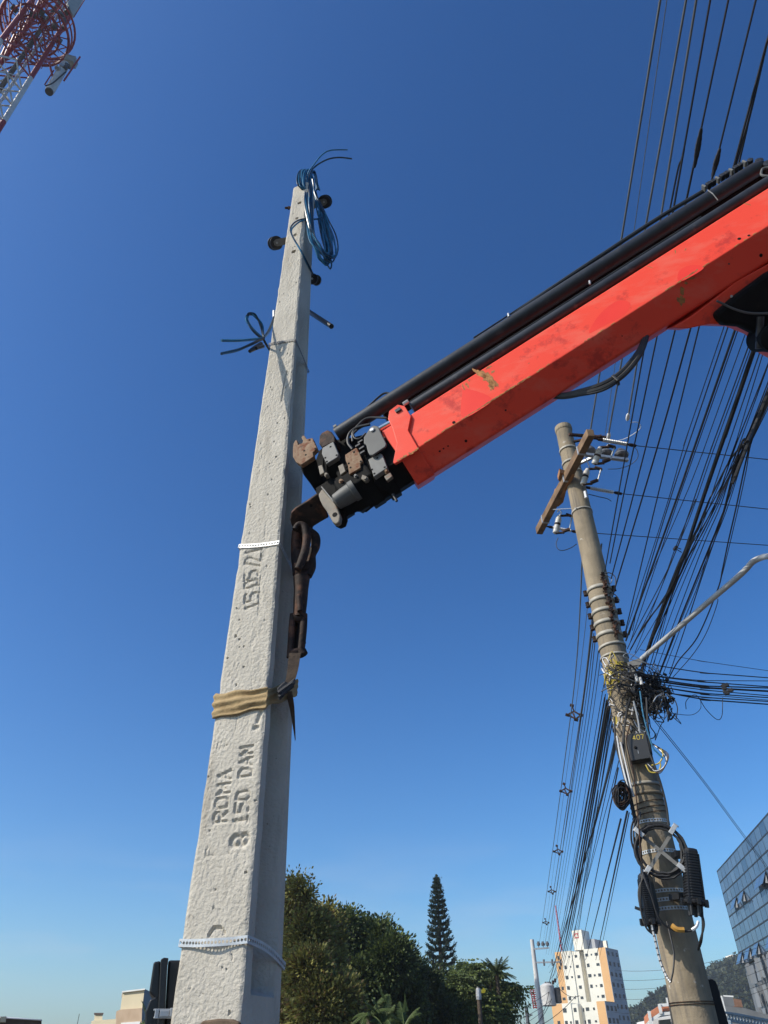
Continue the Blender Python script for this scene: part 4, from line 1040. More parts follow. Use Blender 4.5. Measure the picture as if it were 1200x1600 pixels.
# ---- coil of blue and black drop cable at the top
random.seed(3)
coil = empty('cable_coil', hd(490, 330, 3.25), 'tangled coil of blue and black drop cable draped over the new pole top', 'cable coil')
def strand(pts, r, m, name='strand', parent=None, jit=0.0, n=8):
    if jit > 2.6:
        kx_ = random.uniform(.62, 1.22); ox_ = random.uniform(-3, 3); oy_ = random.uniform(-10, 6); pts = [(492+(x-492)*kx_+ox_*(y > 300), y+oy_*(y > 300), D) for x, y, D in pts]; jit = 1.6
    P = [hd(x+random.uniform(-jit, jit), y+random.uniform(-jit, jit), D+random.uniform(-jit, jit)*0.006) for x, y, D in pts]
    mb = MB(); mb.tube(cr(P, n), r, 6); return mb.build(name, m, parent, smooth=True)
DR = 0.0062
for k in range(14):
    mm = (M_blue, M_navy, M_blue)[k % 3]
    j = 3.0
    strand([(478, 300, 3.12), (469, 288, 3.10), (469, 270, 3.12), (475, 266, 3.15), (481, 275, 3.14), (486, 300, 3.12), (482, 335, 3.10), (487, 370, 3.08), (496, 385, 3.08), (505, 400, 3.10), (515, 405, 3.14), (519, 390, 3.18), (516, 368, 3.2), (508, 345, 3.22), (500, 325, 3.22), (492, 300, 3.22), (487, 280, 3.2), (482, 270, 3.18)][:18-(k % 3)*2], DR, mm, 'strand', coil, j)
for k in range(10):
    strand([(497, 296, 3.2), (494, 280, 3.2), (489, 268, 3.2), (483, 276, 3.16), (478, 300, 3.1), (479, 330, 3.08), (486, 365, 3.08), (497, 392, 3.1), (512, 408, 3.14), (518, 398, 3.16), (511, 370, 3.2), (502, 340, 3.2)], DR, (M_navy, M_blue)[k % 2], 'strand', coil, 3.6)
strand([(503, 395, 3.1), (511, 412, 3.12), (516, 420, 3.12), (518, 412, 3.14), (514, 395, 3.15)], DR, M_navy, 'strand', coil)
strand([(479, 300, 3.12), (481, 272, 3.12), (490, 258, 3.1), (502, 243, 3.08), (516, 235, 3.06), (543, 234, 3.05)], DR*0.9, M_blue, 'loose_end', coil)
strand([(480, 296, 3.12), (484, 272, 3.12), (494, 259, 3.1), (512, 249, 3.08), (530, 246, 3.06), (550, 248, 3.05)], DR*1.1, M_navy, 'loose_end', coil)
strand([(484, 341, 3.1), (470, 343, 3.09), (460, 348, 3.08), (454, 357, 3.08), (457, 369, 3.08), (468, 388, 3.08), (480, 410, 3.14), (490, 430, 3.22)], DR, M_navy, 'loose_end', coil)
strand([(484, 344, 3.1), (472, 345, 3.09), (461, 352, 3.08), (455, 361, 3.08), (459, 373, 3.08), (471, 394, 3.08), (478, 412, 3.14), (486, 428, 3.22)], DR, M_blue, 'loose_end', coil)
strand([(484, 343, 3.1), (496, 342, 3.14), (504, 340, 3.18)], DR, M_navy, 'loose_end', coil)
# ---- tied bundle on the left
tb = empty('tied_cable_bundle', hd(412, 530, 3.15), 'small tied bundle of blue and black cable sticking out left of the new pole', 'cable bundle')
for k in range(3): strand([(346, 552, 3.0), (372, 546, 3.04), (396, 536, 3.08), (411, 529, 3.12)], 0.007, M_plast if k < 2 else M_navy, 'tail', tb, 1.3)
strand([(346, 532, 3.0), (375, 532, 3.04), (411, 529, 3.12)], 0.0085, M_blue, 'tail', tb)
for k in range(4):
    strand([(411, 529, 3.12), (394, 515, 3.1), (386, 500, 3.08), (389, 491, 3.07), (398, 493, 3.08), (408, 508, 3.1), (412, 527, 3.12)], 0.0055, (M_blue, M_blue, M_navy, M_navy)[k], 'loop', tb, 1.8)
strand([(411, 529, 3.12), (420, 515, 3.16), (428, 495, 3.22)], 0.007, M_navy, 'tail', tb); strand([(412, 528, 3.12), (421, 517, 3.16), (429, 499, 3.22)], 0.006, M_blue, 'tail', tb)
strand([(411, 529, 3.12), (417, 540, 3.16), (422, 548, 3.22)], 0.008, M_plast, 'tail', tb)
mb = MB(); mb.tube([hd(390, 549, 3.06), hd(398, 544, 3.07), hd(408, 537, 3.1)], [0.011, 0.016, 0.013], 8); mb.tube([hd(400, 544, 3.06), hd(411, 541, 3.1)], 0.012, 8); mb.build('connector', M_plast, tb, smooth=True)
mb = MB(); mb.tube([hd(428, 486, 3.24), hd(428, 500, 3.24)], 0.01, 8); mb.build('clip', M_galv, tb)

# ---- black enclosure with clamp at lower left, behind the pole
ec = empty('plastic_enclosure', hd(258, 1560, 3.35), 'black moulded plastic housing with steel clamp, behind the new pole at lower left', 'housing')
def e_pt(px, py, D): return hd(px, py, D)
vd = (hd(258, 1560, 3.35)-CAM); vd.z = 0; vd.normalize()
mb = MB(); mb.prism([e_pt(*p, 3.30) for p in ((240, 1503), (251, 1501), (250, 1560), (244, 1562), (233, 1550))], vd*0.16); mb.build('side_shell', M_plast, ec, bevel=0.006)
mb = MB(); mb.prism([e_pt(*p, 3.30) for p in ((234, 1562), (244, 1556), (250, 1560), (250, 1640), (224, 1640), (227, 1580))], vd*0.16); mb.build('lower_shell', M_plast, ec, bevel=0.006)
mb = MB(); mb.prism([e_pt(*p, 3.27) for p in ((251, 1499), (256, 1496), (264, 1497), (262, 1500), (255, 1640), (244, 1640))], vd*0.2); mb.build('rim', M_plast, ec, bevel=0.004)
mb = MB(); mb.prism([e_pt(*p, 3.31) for p in ((263, 1500), (285, 1500), (281, 1640), (255, 1640))], vd*0.14); mb.build('front_shell', M_plast, ec, bevel=0.008)
mb = MB()
for (x, y, ww, hh) in ((245, 1584, 6, 12), (257, 1584, 14, 8), (268, 1582, 5, 11)):
    c = hd(x, y, 3.235); mb.box(c, (ww*0.0024, 0.02, hh*0.0024), Vector((vd.y, -vd.x, 0)), vd, UP)
mb.bar(hd(240, 1578, 3.24), hd(268, 1578, 3.24), 0.02, 0.006); mb.bar(hd(240, 1590, 3.24), hd(268, 1590, 3.24), 0.02, 0.006)
mb.build('clamp', M_galv, ec, bevel=0.002)

# =================================================================== CRANE
KD = 3.8
CO = dp(640, 710, KD); CE = dp(1200, 355, KD)
cax = (CE-CO).normalized(); ch = cax.cross(UP).normalized()
if ch.dot(CAM-CO) < 0: ch = -ch
cv = ch.cross(cax);  cv = cv if cv.z > 0 else -cv
KS = 3.8/3.95
def bp(px, py, h0=0.0): return pl(px, py, CO+ch*h0, ch)
def tx(px, py, h0=0.0): return (bp(px, py, h0)-CO).dot(cax)
def cpt(t, h_, v_): return CO+cax*t+ch*h_+cv*v_
HW = 0.125*KS; VT = 0.126*KS; VB = -0.115*KS; VK = -0.208*KS
SEC = [(HW, VT), (0.05*KS, 0.185*KS), (-0.05*KS, 0.185*KS), (-HW, VT), (-HW, VB-0.012), (-0.006, VK), (0.006, VK), (HW, VB)]
def section(t, s=1.0, s2=None): return [cpt(t, a*s, b*(s2 or s)) for a, b in SEC]
crane = empty('loader_crane', Vector((4.6, 0.9, 0)), 'red loader crane boom with black hydraulic tubes, its worn tip against the new concrete pole', 'crane')
def part(mb, name, m, smooth=False, bevel=0.0, parent=None): return mb.build(name, m, parent or crane, smooth, bevel)
T0 = tx(655, 703, HW); T1 = 3.9
mb = MB(); mb.loft([section(T0), section(T1)]); part(mb, 'main_boom', M_red, bevel=0.006)
# end collar
mb = MB(); mb.loft([section(tx(626, 716, HW), 1.045), section(tx(655, 703, HW)+0.004, 1.045)]); part(mb, 'end_collar', M_red, bevel=0.004)
ear = [(606, 654), (608, 642), (621, 632), (632, 634), (642, 650), (637.5, 672), (654, 701), (636, 713), (617, 724), (614, 722), (620, 692), (613, 668)]
mb = MB(); mb.prism([bp(x, y, HW*1.045+0.010) for x, y in ear], -ch*0.016); part(mb, 'collar_ear', M_red, bevel=0.003)
mb = MB(); c = bp(622, 641, HW*1.045+0.014); mb.box(c, (0.032, 0.022, 0.012), cax, cv, ch); part(mb, 'ear_nut', M_blk, bevel=0.002)
mb = MB(); a = bp(633, 630, HW*1.0); mb.tube([a-cax*.012, a+cax*.02], 0.011, 6); part(mb, 'white_fitting', M_porc)
# bolt holes
def disc(c, n_, r, d=0.004): return MB().tube([c-n_*0.002, c+n_*0.0012], r, 14)
hl = MB()
for x, y, r in ((709, 660, .0085), (1155, 373, .0085), (1170, 368, .0065), (1139, 412, .004)):
    c = bp(x, y, HW+0.0005); hl.tube([c-ch*.003, c+ch*.001], r, 14)
fn_ = (ch*(-(VK-VB)) - cv*(HW)).normalized()
fo = cpt(0, HW, VB)
fn_ = ((cpt(0, 0.006, VK)-fo).cross(cax)).normalized()
if fn_.dot(CAM-fo) < 0: fn_ = -fn_
for x, y, r in ((687, 705, .005), (693, 701, .004), (700, 697, .004), (728, 689, .007), (1189, 399, .009), (790, 641, .005), (972, 525, .003)):
    c = pl(x, y, fo, fn_); hl.tube([c-fn_*.003, c+fn_*.001], r, 12)
part(hl, 'bolt_holes', M_greaseshade)
# chipped paint (thin flakes of bare metal)
random.seed(11)
def blob(cx_, cy_, rx, ry, rot, plane_o, n_, mbx, k=17, rough_=0.45, off=0.0006):
    pts = []
    for i in range(k):
        a = 2*math.pi*i/k; r = 1+random.uniform(-rough_, rough_)
        x = math.cos(a)*rx*r; y = math.sin(a)*ry*r
        px = cx_+x*math.cos(rot)-y*math.sin(rot); py = cy_+x*math.sin(rot)+y*math.cos(rot)
        pts.append(pl(px, py, plane_o+n_*off, n_))
    c = sum(pts, Vector())/k; i0 = len(mbx.v); mbx.v.append(c); mbx.v += pts
    for i in range(k): mbx.f.append((i0, i0+1+i, i0+1+(i+1) % k))
so_ = cpt(0, HW, 0)
cm = MB()
for a in ((750, 583, 12, 4.6, .5), (761, 591, 12, 7.0, .6), (768, 600, 9, 3.2, .9), (775, 599, 2.6, 6, -.4), (770, 581, 4, 1.6, -.6), (763, 574, 5, 1.8, -.5), (767, 605, 3, 5, -.5),
          (724, 605, 1.3, 5, -.5), (731, 603, 1.3, 5, -.5), (733, 594, 1.6, 1.8, 0), (728, 600, 1, 2, 0), (1055, 393, .8, 3, -.2), (1071, 390, .8, 2, .3), (1168, 319, 6, .8, .3), (1015, 417, 5, .6, .3)):
    blob(*a, so_, ch, cm)
dv = (VB)
def divider(x): 
    """pixel y of the lit/dark corner edge at pixel x"""
    a = proj(cpt(T0, HW, VB)); b2 = proj(cpt(T1*0.55, HW, VB)); return a[1]+(x-a[0])*(b2[1]-a[1])/(b2[0]-a[0])
for x in np.concatenate([rng.uniform(662, 860, 40), rng.uniform(760, 830, 30), rng.uniform(1040, 1110, 26), rng.uniform(900, 1200, 20)]):
    blob(x, divider(x)-rng.uniform(0.2, 1.6), rng.uniform(1, 5), rng.uniform(.4, 1.0), -.56, so_, ch, cm, 9)
for x in rng.uniform(617, 655, 16):
    y = 724-(x-617)*0.56; blob(x, y-rng.uniform(0.5, 4), rng.uniform(1, 3), rng.uniform(.5, 1.5), -.5, cpt(0, HW*1.045+0.0102, 0), ch, cm, 9)
for x, y, rx, ry in ((1066, 455, 3.5, 6), (1064, 470, 5, 8), (1079, 435, 6, 2.5), (1072, 442, 3, 2)): blob(x, y, rx, ry, 0, fo, fn_, cm)
part(cm, 'chipped_paint', M_chip)
tri = [(722, 652), (722, 618), (728, 607), (768, 622), (750, 640)]
mb = MB(); mb.prism(cr([pl(x, y, so_+ch*0.0003, ch) for x, y in tri], 5, True), -ch*0.002); part(mb, 'faded_patch', M_faded)
mb = MB(); mb.prism(cr([pl(x, y, so_+ch*0.0003, ch) for x, y in ((920, 520), (938, 490), (965, 470), (985, 474), (975, 492), (945, 508))], 5, True), -ch*0.002); part(mb, 'faded_patch', M_faded)
mb = MB(); mb.prism(cr([pl(x, y, so_+ch*0.0003, ch) for x, y in ((1062, 422), (1082, 414), (1100, 418), (1080, 432), (1060, 440))], 5, True), -ch*0.002); part(mb, 'faded_patch', M_faded)
# hydraulic tubes over the boom
TL = tx(640, 640, 0.08)
mb = MB(); mb.tube([cpt(TL+0.015, 0.080, 0.203), cpt(T1, 0.080, 0.198)], 0.033, 20); part(mb, 'hydraulic_tube', M_blk, True)
mb = MB(); mb.tube([bp(526, 680, 0.05), bp(900, 442, 0.05), bp(1180, 266, 0.05), bp(1192, 260, 0.05), bp(1199, 262, 0.05)], [0.042, 0.043, 0.042, 0.034, 0.012], 22); part(mb, 'hydraulic_tube', M_blk, True)
mb = MB(); mb.tube([bp(600, 650, -0.03), bp(1190, 278, -0.03), bp(1500, 90, -0.03)], 0.05, 18); part(mb, 'hydraulic_tube', M_greaseshade, True)  # dark tube added to fill the shadowed gap between the other two
mb = MB(); mb.tube([cpt(TL+0.01, 0.085, 0.246), cpt(1.2, 0.09, 0.243), cpt(2.0, 0.09, 0.243)], 0.006, 6); part(mb, 'pipe', M_blk, True)
mb = MB(); mb.tube(cr([bp(545, 658, .06), bp(570, 640, .05), bp(592, 620, .05), bp(603, 614, .05), bp(612, 617, .05), bp(616, 622, .05)], 6), 0.006, 6); part(mb, 'hose', M_hose, True)
mb = MB(); mb.tube(cr([bp(800, 493, 0.04), bp(870, 445, 0.05), bp(950, 392, 0.05), bp(1030, 340, 0.05), bp(1100, 298, 0.05)], 8), 0.012, 8); part(mb, 'hose', M_hose, True)
mb = MB(); mb.tube(cr([bp(740, 528, 0.04), bp(800, 489, 0.05), bp(860, 449, 0.04)], 6), 0.005, 6); part(mb, 'hose', M_hose, True)
for x_, y_ in ((795, 494), (922, 443)):
    mb = MB(); mb.tube([bp(x_, y_+1, 0.09), bp(x_-1, y_-4, 0.09)], 0.006, 6); part(mb, 'grease_nipple', M_galv)
# segmented hose guard on top
for k in range(10):
    f = k/9; x = 1100+(1163-1100)*f; y = 294+(256-294)*f
    mb = MB(); mb.box(bp(x, y, 0.07), (0.025 if k % 3 else 0.012, 0.024 if k % 3 else 0.030, 0.035), cax, cv, ch); part(mb, 'guard_link', M_gplate if k % 3 == 0 else M_blk, bevel=0.002)
mb = MB(); mb.tube([bp(1106, 297, 0.09), bp(1114, 303, 0.12), bp(1122, 313, 0.11)], 0.003, 6); part(mb, 'cable_tie', M_gplate)
mb = MB()
for x, y, r in ((1172, 257, .016), (1186, 258, .022), (1200, 262, .026)): mb.lathe(bp(x, y, 0.05), ch, [(-.03, r), (.03, r), (.032, r*.5)], 14)
part(mb, 'hose_joint', M_blk)
mb = MB(); mb.tube(cr([bp(1240, 262, .1), bp(1198, 262, .1), bp(1190, 268, .1), bp(1195, 275, .1), bp(1240, 272, .1)], 6), 0.007, 8); part(mb, 'hose', M_gdark, True)
# knuckle under the boom at the right
br = [(1050, 512), (1080, 494), (1112, 470), (1150, 440), (1260, 380), (1300, 400), (1290, 560), (1240, 570), (1200, 548), (1182, 520), (1150, 507), (1110, 506), (1076, 513)]
mb = MB(); ko = cpt(1.9, 0.0, VK-0.0); mb.prism([pl(x, y, ko, fn_) for x, y in br], -fn_*0.10); part(mb, 'knuckle_bracket', M_red, bevel=0.006)
mb = MB(); mb.prism([pl(x, y, ko+fn_*.04, fn_) for x, y in ((1118, 490), (1150, 462), (1200, 425), (1290, 380), (1300, 560), (1195, 548), (1184, 521), (1160, 509), (1130, 506))], -fn_*0.07); part(mb, 'knuckle_cover', M_greaseshade, bevel=0.02)
mb = MB(); c = pl(1206, 528, ko+fn_*.09, fn_); mb.lathe(c-fn_*.12, fn_, [(0, .062), (.13, .065), (.14, .05), (.142, .02)], 22); part(mb, 'pivot_pin', M_greaseshade, True)
mb = MB(); mb.tube([pl(1188, 495, ko+fn_*.06, fn_), pl(1186, 545, ko+fn_*.06, fn_)], 0.018, 12); part(mb, 'cylinder_rod', M_blk, True)
mb = MB(); mb.tube([pl(1143, 463, ko+fn_*.0, fn_), pl(1143, 463, ko+fn_*.015, fn_)], 0.007, 8); part(mb, 'grease_nipple', M_galv)
mb = MB(); mb.tube(cr([pl(x, y, ko+fn_*.055, fn_) for x, y in ((1120, 470), (1150, 484), (1180, 490), (1230, 488))], 6), 0.006, 8); part(mb, 'hose', M_gdark, True)
# lower boom, column and base, out of the picture to the right
KN = cpt(2.75, 0.0, -0.35)
mb = MB(); mb.loft([[KN+Vector((dx, dy, 0)) for dx, dy in ((-.17, -.17), (.17, -.17), (.17, .17), (-.17, .17))],
                    [Vector((4.6+dx, 0.9+dy, 2.3)) for dx, dy in ((-.22, -.2), (.22, -.2), (.22, .2), (-.22, .2))]]); part(mb, 'inner_boom', M_red, bevel=0.02)
mb = MB(); mb.box(cpt(2.75, 0, -0.18), (0.5, 0.36, 0.24), cax, cv, ch); part(mb, 'knuckle_joint', M_blk, bevel=0.02)
mb = MB(); mb.lathe(Vector((4.6, 0.9, 0.95)), UP, [(0, .34), (.25, .34), (.3, .24), (1.35, .22), (1.4, .28), (1.55, .28)], 24); part(mb, 'column', M_red, True)
mb = MB(); mb.box((4.6, 0.9, 0.8), (2.3, 0.8, 0.3)); 
for sx in (-1, 1):
    mb.box((4.6+sx*1.1, 0.9, 0.40), (0.14, 0.14, 0.7)); mb.lathe(Vector((4.6+sx*1.1, 0.9, 0.13)), UP, [(0, .2), (.03, .2), (.06, .08)], 16)
part(mb, 'stabiliser_frame', M_blk, bevel=0.01)
# hoses hanging under the boom
for dx, dy, r in ((0, 0, .013), (3, 5, .013), (1, 9, .007)):
    mb = MB(); mb.tube(cr([bp(830+dx, 612+dy*.3, -.02), bp(872+dx, 618+dy*.4, -.02), bp(905+dx, 612+dy*.6, -.01), bp(940+dx, 601+dy, 0), bp(968+dx, 584+dy, 0), bp(990+dx, 560+dy, 0), bp(1003+dx, 538+dy*.6, 0), bp(1012+dx, 505, 0)], 6), r, 8); part(mb, 'hose', M_hose, True)
mb = MB(); c = bp(962, 594, 0); mb.box(c, (.014, .05, .04), cax, cv, ch); part(mb, 'hose_clip', M_hose, bevel=.003)
# telescoping sections and their end frames
def seg_(x0, y0, x1, y1, s, name, m, s2=None):
    mb = MB(); mb.loft([section(tx(x0, y0, HW*s), s, s2), section(tx(x1, y1, HW*s), s, s2)]); part(mb, name, m, bevel=0.004)
seg_(575, 745, 640, 710, 0.84, 'extension', M_greaseshade)
seg_(540, 765, 600, 730, 0.72, 'extension', M_greaseshade)
seg_(505, 790, 570, 750, 0.60, 'extension', M_greaseshade)
def frame_px(plate, s, m, name='end_frame', h0=None, depth=0.03, bolts=()):
    h0 = h0 if h0 is not None else 0.128
    r = empty(name, bp(*plate[0], h0)); r.parent = crane; r.location = WL[r]-WL[crane]
    mb = MB(); mb.prism([bp(x, y, h0) for x, y in plate], -ch*depth); mb.build('face_plate', m, r, bevel=0.003)
    ts = [tx(x, y, h0) for x, y in plate]
    t0, t1 = min(ts)+0.02, max(ts)-0.02
    mb = MB(); mb.loft([section(t0, s), section(t1, s)]); mb.build('collar', M_greaseshade, r, bevel=0.004)
    if bolts:
        mb = MB()
        for x, y in bolts:
            c = bp(x, y, h0+0.0008); mb.tube([c-ch*.004, c], 0.006, 10)
        mb.build('bolt_hole', M_greaseshade, r)
    return r
Z6 = lambda L: [(440+x/5.4545, 640+y/5.4545) for x, y in L]
frame_px(Z6([(737, 425), (840, 370), (858, 380), (900, 495), (785, 572)]), 0.93, M_gplate, bolts=Z6([(815, 412), (770, 510), (878, 490), (790, 545)]))
frame_px(Z6([(540, 385), (640, 320), (692, 440), (668, 460), (672, 495), (575, 552), (565, 480), (545, 430)]), 0.86, M_rust, bolts=Z6([(617, 362), (572, 458), (674, 440), (587, 493)]))
frame_px(Z6([(348, 325), (440, 272), (485, 380), (475, 405), (382, 462), (342, 375)]), 0.76, M_gplate, bolts=Z6([(416, 316), (372, 410), (468, 387), (385, 442)]))
frame_px(Z6([(95, 345), (100, 290), (118, 258), (132, 262), (140, 300), (178, 282), (182, 262), (168, 240), (176, 220), (195, 222), (213, 250), (262, 240), (302, 330), (265, 365), (272, 400), (165, 470), (140, 455), (125, 450), (95, 400)]), 0.66, M_rust, bolts=Z6([(238, 258), (192, 350), (286, 332), (205, 385)]))
# bent flanges under the face plates
for q, m in ((Z6([(165, 470), (272, 400), (300, 440), (330, 560), (345, 680), (300, 715), (250, 640), (190, 560)]), M_greaseshade),
             (Z6([(575, 552), (672, 495), (720, 560), (700, 700), (600, 620)]), M_greaseshade), (Z6([(785, 572), (900, 495), (960, 560), (930, 690), (850, 700), (800, 640)]), M_greaseshade),
             (Z6([(382, 462), (475, 405), (520, 480), (520, 600), (440, 650), (380, 560)]), M_greaseshade)):
    fo2 = bp(*q[0], 0.112); mb = MB(); mb.prism([pl(x, y, fo2, fn_) for x, y in q], (cv-ch*.35).normalized()*0.10); part(mb, 'lower_flange', m, bevel=0.006)
mb = MB(); mb.prism([bp(x, y, 0.07) for x, y in Z6([(322, 225), (340, 198), (390, 172), (425, 188), (450, 225), (455, 280), (440, 275), (350, 320), (318, 290)])], -ch*0.09); part(mb, 'tube_bracket', M_hookst, bevel=0.006)
mb = MB(); mb.box(bp(524, 667, 0.075), (.02, .016, .02), cax, cv, ch); part(mb, 'bolt_head', M_gplate, bevel=.002)
g = empty('guard_plate', bp(590, 690, 0.15)); g.parent = crane; g.location = WL[g]-WL[crane]
mb = MB(); mb.prism([bp(x, y, 0.150) for x, y in Z6([(700, 235), (760, 145), (790, 132), (822, 142), (848, 200), (892, 290), (885, 315), (775, 388), (750, 385), (735, 360), (720, 300), (700, 290)])], -ch*0.012); mb.build('plate', M_gdark, g, bevel=0.004)
mb = MB(); c = bp(581.6, 671.6, 0.152); mb.lathe(c, ch, [(0, .013), (.004, .013), (.006, .009)], 14); mb.build('bolt', M_galv, g)
mb = MB(); mb.prism([bp(x, y, 0.06) for x, y in ((598, 700), (600, 680), (612, 672), (620, 692), (616, 722), (604, 716))], -ch*.05); part(mb, 'inner_plate', M_gdark)
mb = MB(); mb.tube([bp(590, 672, 0.08), bp(612, 660, 0.08)], 0.017, 14); part(mb, 'chrome_rod', M_chrome, True)
for k, pts in enumerate(([(604, 653), (575, 653), (560, 664), (551, 676), (551, 690)], [(578, 663), (558, 668), (546, 678), (544, 692), (551, 702)], [(572, 677), (563, 685), (555, 685), (552, 678), (558, 672)])):
    mb = MB(); mb.tube(cr([bp(x, y, 0.09) for x, y in pts], 6), (.006, .008, .006)[k], 8); part(mb, 'hose', M_hose, True)
mb = MB()
for x, y in ((564, 691), (566, 701), (560, 697), (567, 708)): mb.box(bp(x, y, 0.13), (.03, .012, .02), cax, cv, ch)
part(mb, 'valve_block', M_blk, bevel=.002)
mb = MB(); mb.lathe(bp(523, 786, 0.085), cax, [(0, .028), (.01, .042), (.06, .048), (.10, .050), (.105, .056), (.13, .056)], 20); part(mb, 'swivel_head', M_gdark, True)
for x_, y_, r_, mm in ((571, 748, .010, M_clevis), (604, 737, .008, M_rust), (533, 752, .009, M_rust), (510, 742, .008, M_clevis), (556, 744, .007, M_gplate)):
    mb = MB(); c = bp(x_, y_, .118); mb.lathe(c-ch*.02, ch, [(0, r_*1.5), (.02, r_*1.5), (.021, r_), (.030, r_)], 6); part(mb, 'bolt_head', mm)
for q in ([(566, 741), (573, 744), (571, 752), (564, 748)], [(528, 728), (536, 724), (540, 736), (532, 742)], [(497, 728), (503, 726), (507, 738), (500, 742)], [(600, 744), (610, 738), (613, 744), (604, 751)]):
    mb = MB(); mb.prism([bp(x_, y_, .122) for x_, y_ in q], -ch*.02); part(mb, 'worn_lug', M_clevis, bevel=.003)
mb = MB(); mb.prism([bp(x, y, -0.01) for x, y in ((499, 704), (520, 688), (548, 684), (600, 672), (622, 700), (622, 745), (566, 790), (508, 788), (497, 762), (488, 735))], -ch*.06); part(mb, 'tip_shaded_mass', M_greaseshade)  # added dark fill; its black carries the shade behind the face plates
# bottom bulge pieces and lever
mb = MB(); mb.prism([pl(x, y, cpt(0, .03, -.15), fn_) for x, y in ((548, 806), (536, 801), (532, 770), (580, 740), (625, 768), (600, 777), (592, 790), (575, 792), (568, 798), (562, 799))], cv*0.10); part(mb, 'lower_casting', M_greaseshade, bevel=0.008)
mb = MB(); mb.tube([bp(614, 772, 0.03), bp(620, 783, 0.03)], 0.007, 8); part(mb, 'lever', M_blk)
mb = MB(); mb.prism([bp(x, y, 0.085) for x, y in Z6([(312, 720), (345, 672), (365, 690), (460, 800), (480, 850), (500, 905), (492, 955), (465, 975), (435, 960), (405, 905), (380, 860), (350, 820), (325, 770)])], -ch*0.03); part(mb, 'clevis_plate', M_clevis, bevel=0.006)
mb = MB(); mb.prism([pl(x, y, bp(530, 812, .02), fn_) for x, y in Z6([(400, 860), (470, 830), (550, 870), (566, 950), (550, 1000), (505, 1020), (465, 1000), (430, 950)])], -fn_*0.04); part(mb, 'clevis_plate', M_greaseshade, bevel=0.006)
mb = MB(); c = bp(523, 804, 0.086); mb.tube([c-ch*.01, c+ch*.0005], 0.0135, 16); part(mb, 'pin_hole', M_greaseshade)
mb = MB(); mb.bar(bp(504, 763, 0.095), bp(523, 786, 0.095), 0.006, 0.03, ch); part(mb, 'lock_plate', M_gplate)
ho = bp(485, 805, .02); mb = MB(); mb.prism([pl(x, y, ho, fn_) for x, y in ((455, 801), (462, 794), (480, 783), (497, 771), (514, 808), (500, 816), (489, 823), (487, 838), (474, 840), (458, 828), (453, 812))], -fn_*0.05); part(mb, 'hook_arm', M_hookst, bevel=0.006)
mb = MB(); c = pl(486, 790, ho, fn_); mb.tube([c-fn_*.01, c+fn_*.0008], 0.008, 14); part(mb, 'pin_hole', M_greaseshade)

# ---- lifting shackle and chain
Z7 = lambda L, D=3.10: [hd(420+x/4, 780+y/4, D) for x, y in L]
lh = empty('lifting_hook', Z7([(200, 170)])[0], 'dark forged hook and swivel link hanging from the crane tip beside the new pole', 'hook')
def lpart(pts, r, name, m=M_hookst, closed=False, n=10, D=3.10, sm=6):
    mb = MB(); P = cr(Z7(pts, D), sm, closed)
    if hasattr(r, '__len__'):
        k = len(P); r = [float(np.interp(i/(k-1), np.linspace(0, 1, len(r)), r)) for i in range(k)]
    mb.tube(P, r, n, closed); return mb.build(name, m, lh, True)
lpart([(160, 190), (185, 160), (215, 165), (232, 200), (236, 260), (225, 330), (200, 400), (180, 440)], [.013, .018, .022, .022, .022, .018], 'hook_bend', D=3.05)
lpart([(175, 200), (170, 280), (172, 380), (180, 470)], .026, 'inner_link', D=3.13)
lpart([(240, 190), (285, 235), (292, 290), (268, 350), (262, 420), (240, 480)], [.022, .028, .025, .022, .028, .024], 'outer_link')
lpart([(205, 215), (222, 300), (232, 350)], .022, 'middle_link', D=3.16)
lpart([(185, 330), (205, 400), (200, 470)], .026, 'middle_link', D=3.12)
lpart([(165, 440), (250, 425)], .034, 'swivel_ring', sm=2)
lpart([(165, 480), (240, 480)], .030, 'swivel_ring', sm=2)
lpart([(205, 490), (200, 600), (190, 740)], [.042, .036, .034, .030], 'shank')
lpart([(190, 600), (195, 700)], .014, 'label_plate', D=3.06, sm=2)
lpart([(150, 720), (142, 820), (135, 940), (130, 990)], .015, 'shackle_leg')
lpart([(178, 740), (176, 830), (168, 960)], .012, 'shackle_leg', D=3.14)
lpart([(218, 720), (215, 800), (205, 900), (195, 980)], .019, 'shackle_leg')
lpart([(150, 725), (185, 750), (218, 725)], .02, 'shackle_bow')
lpart([(132, 965), (205, 955)], .022, 'shackle_pin', sm=2)
lpart([(208, 900), (232, 896)], .005, 'split_pin', sm=2)
lpart([(200, 950), (212, 975)], .026, 'pin_nut', sm=2)
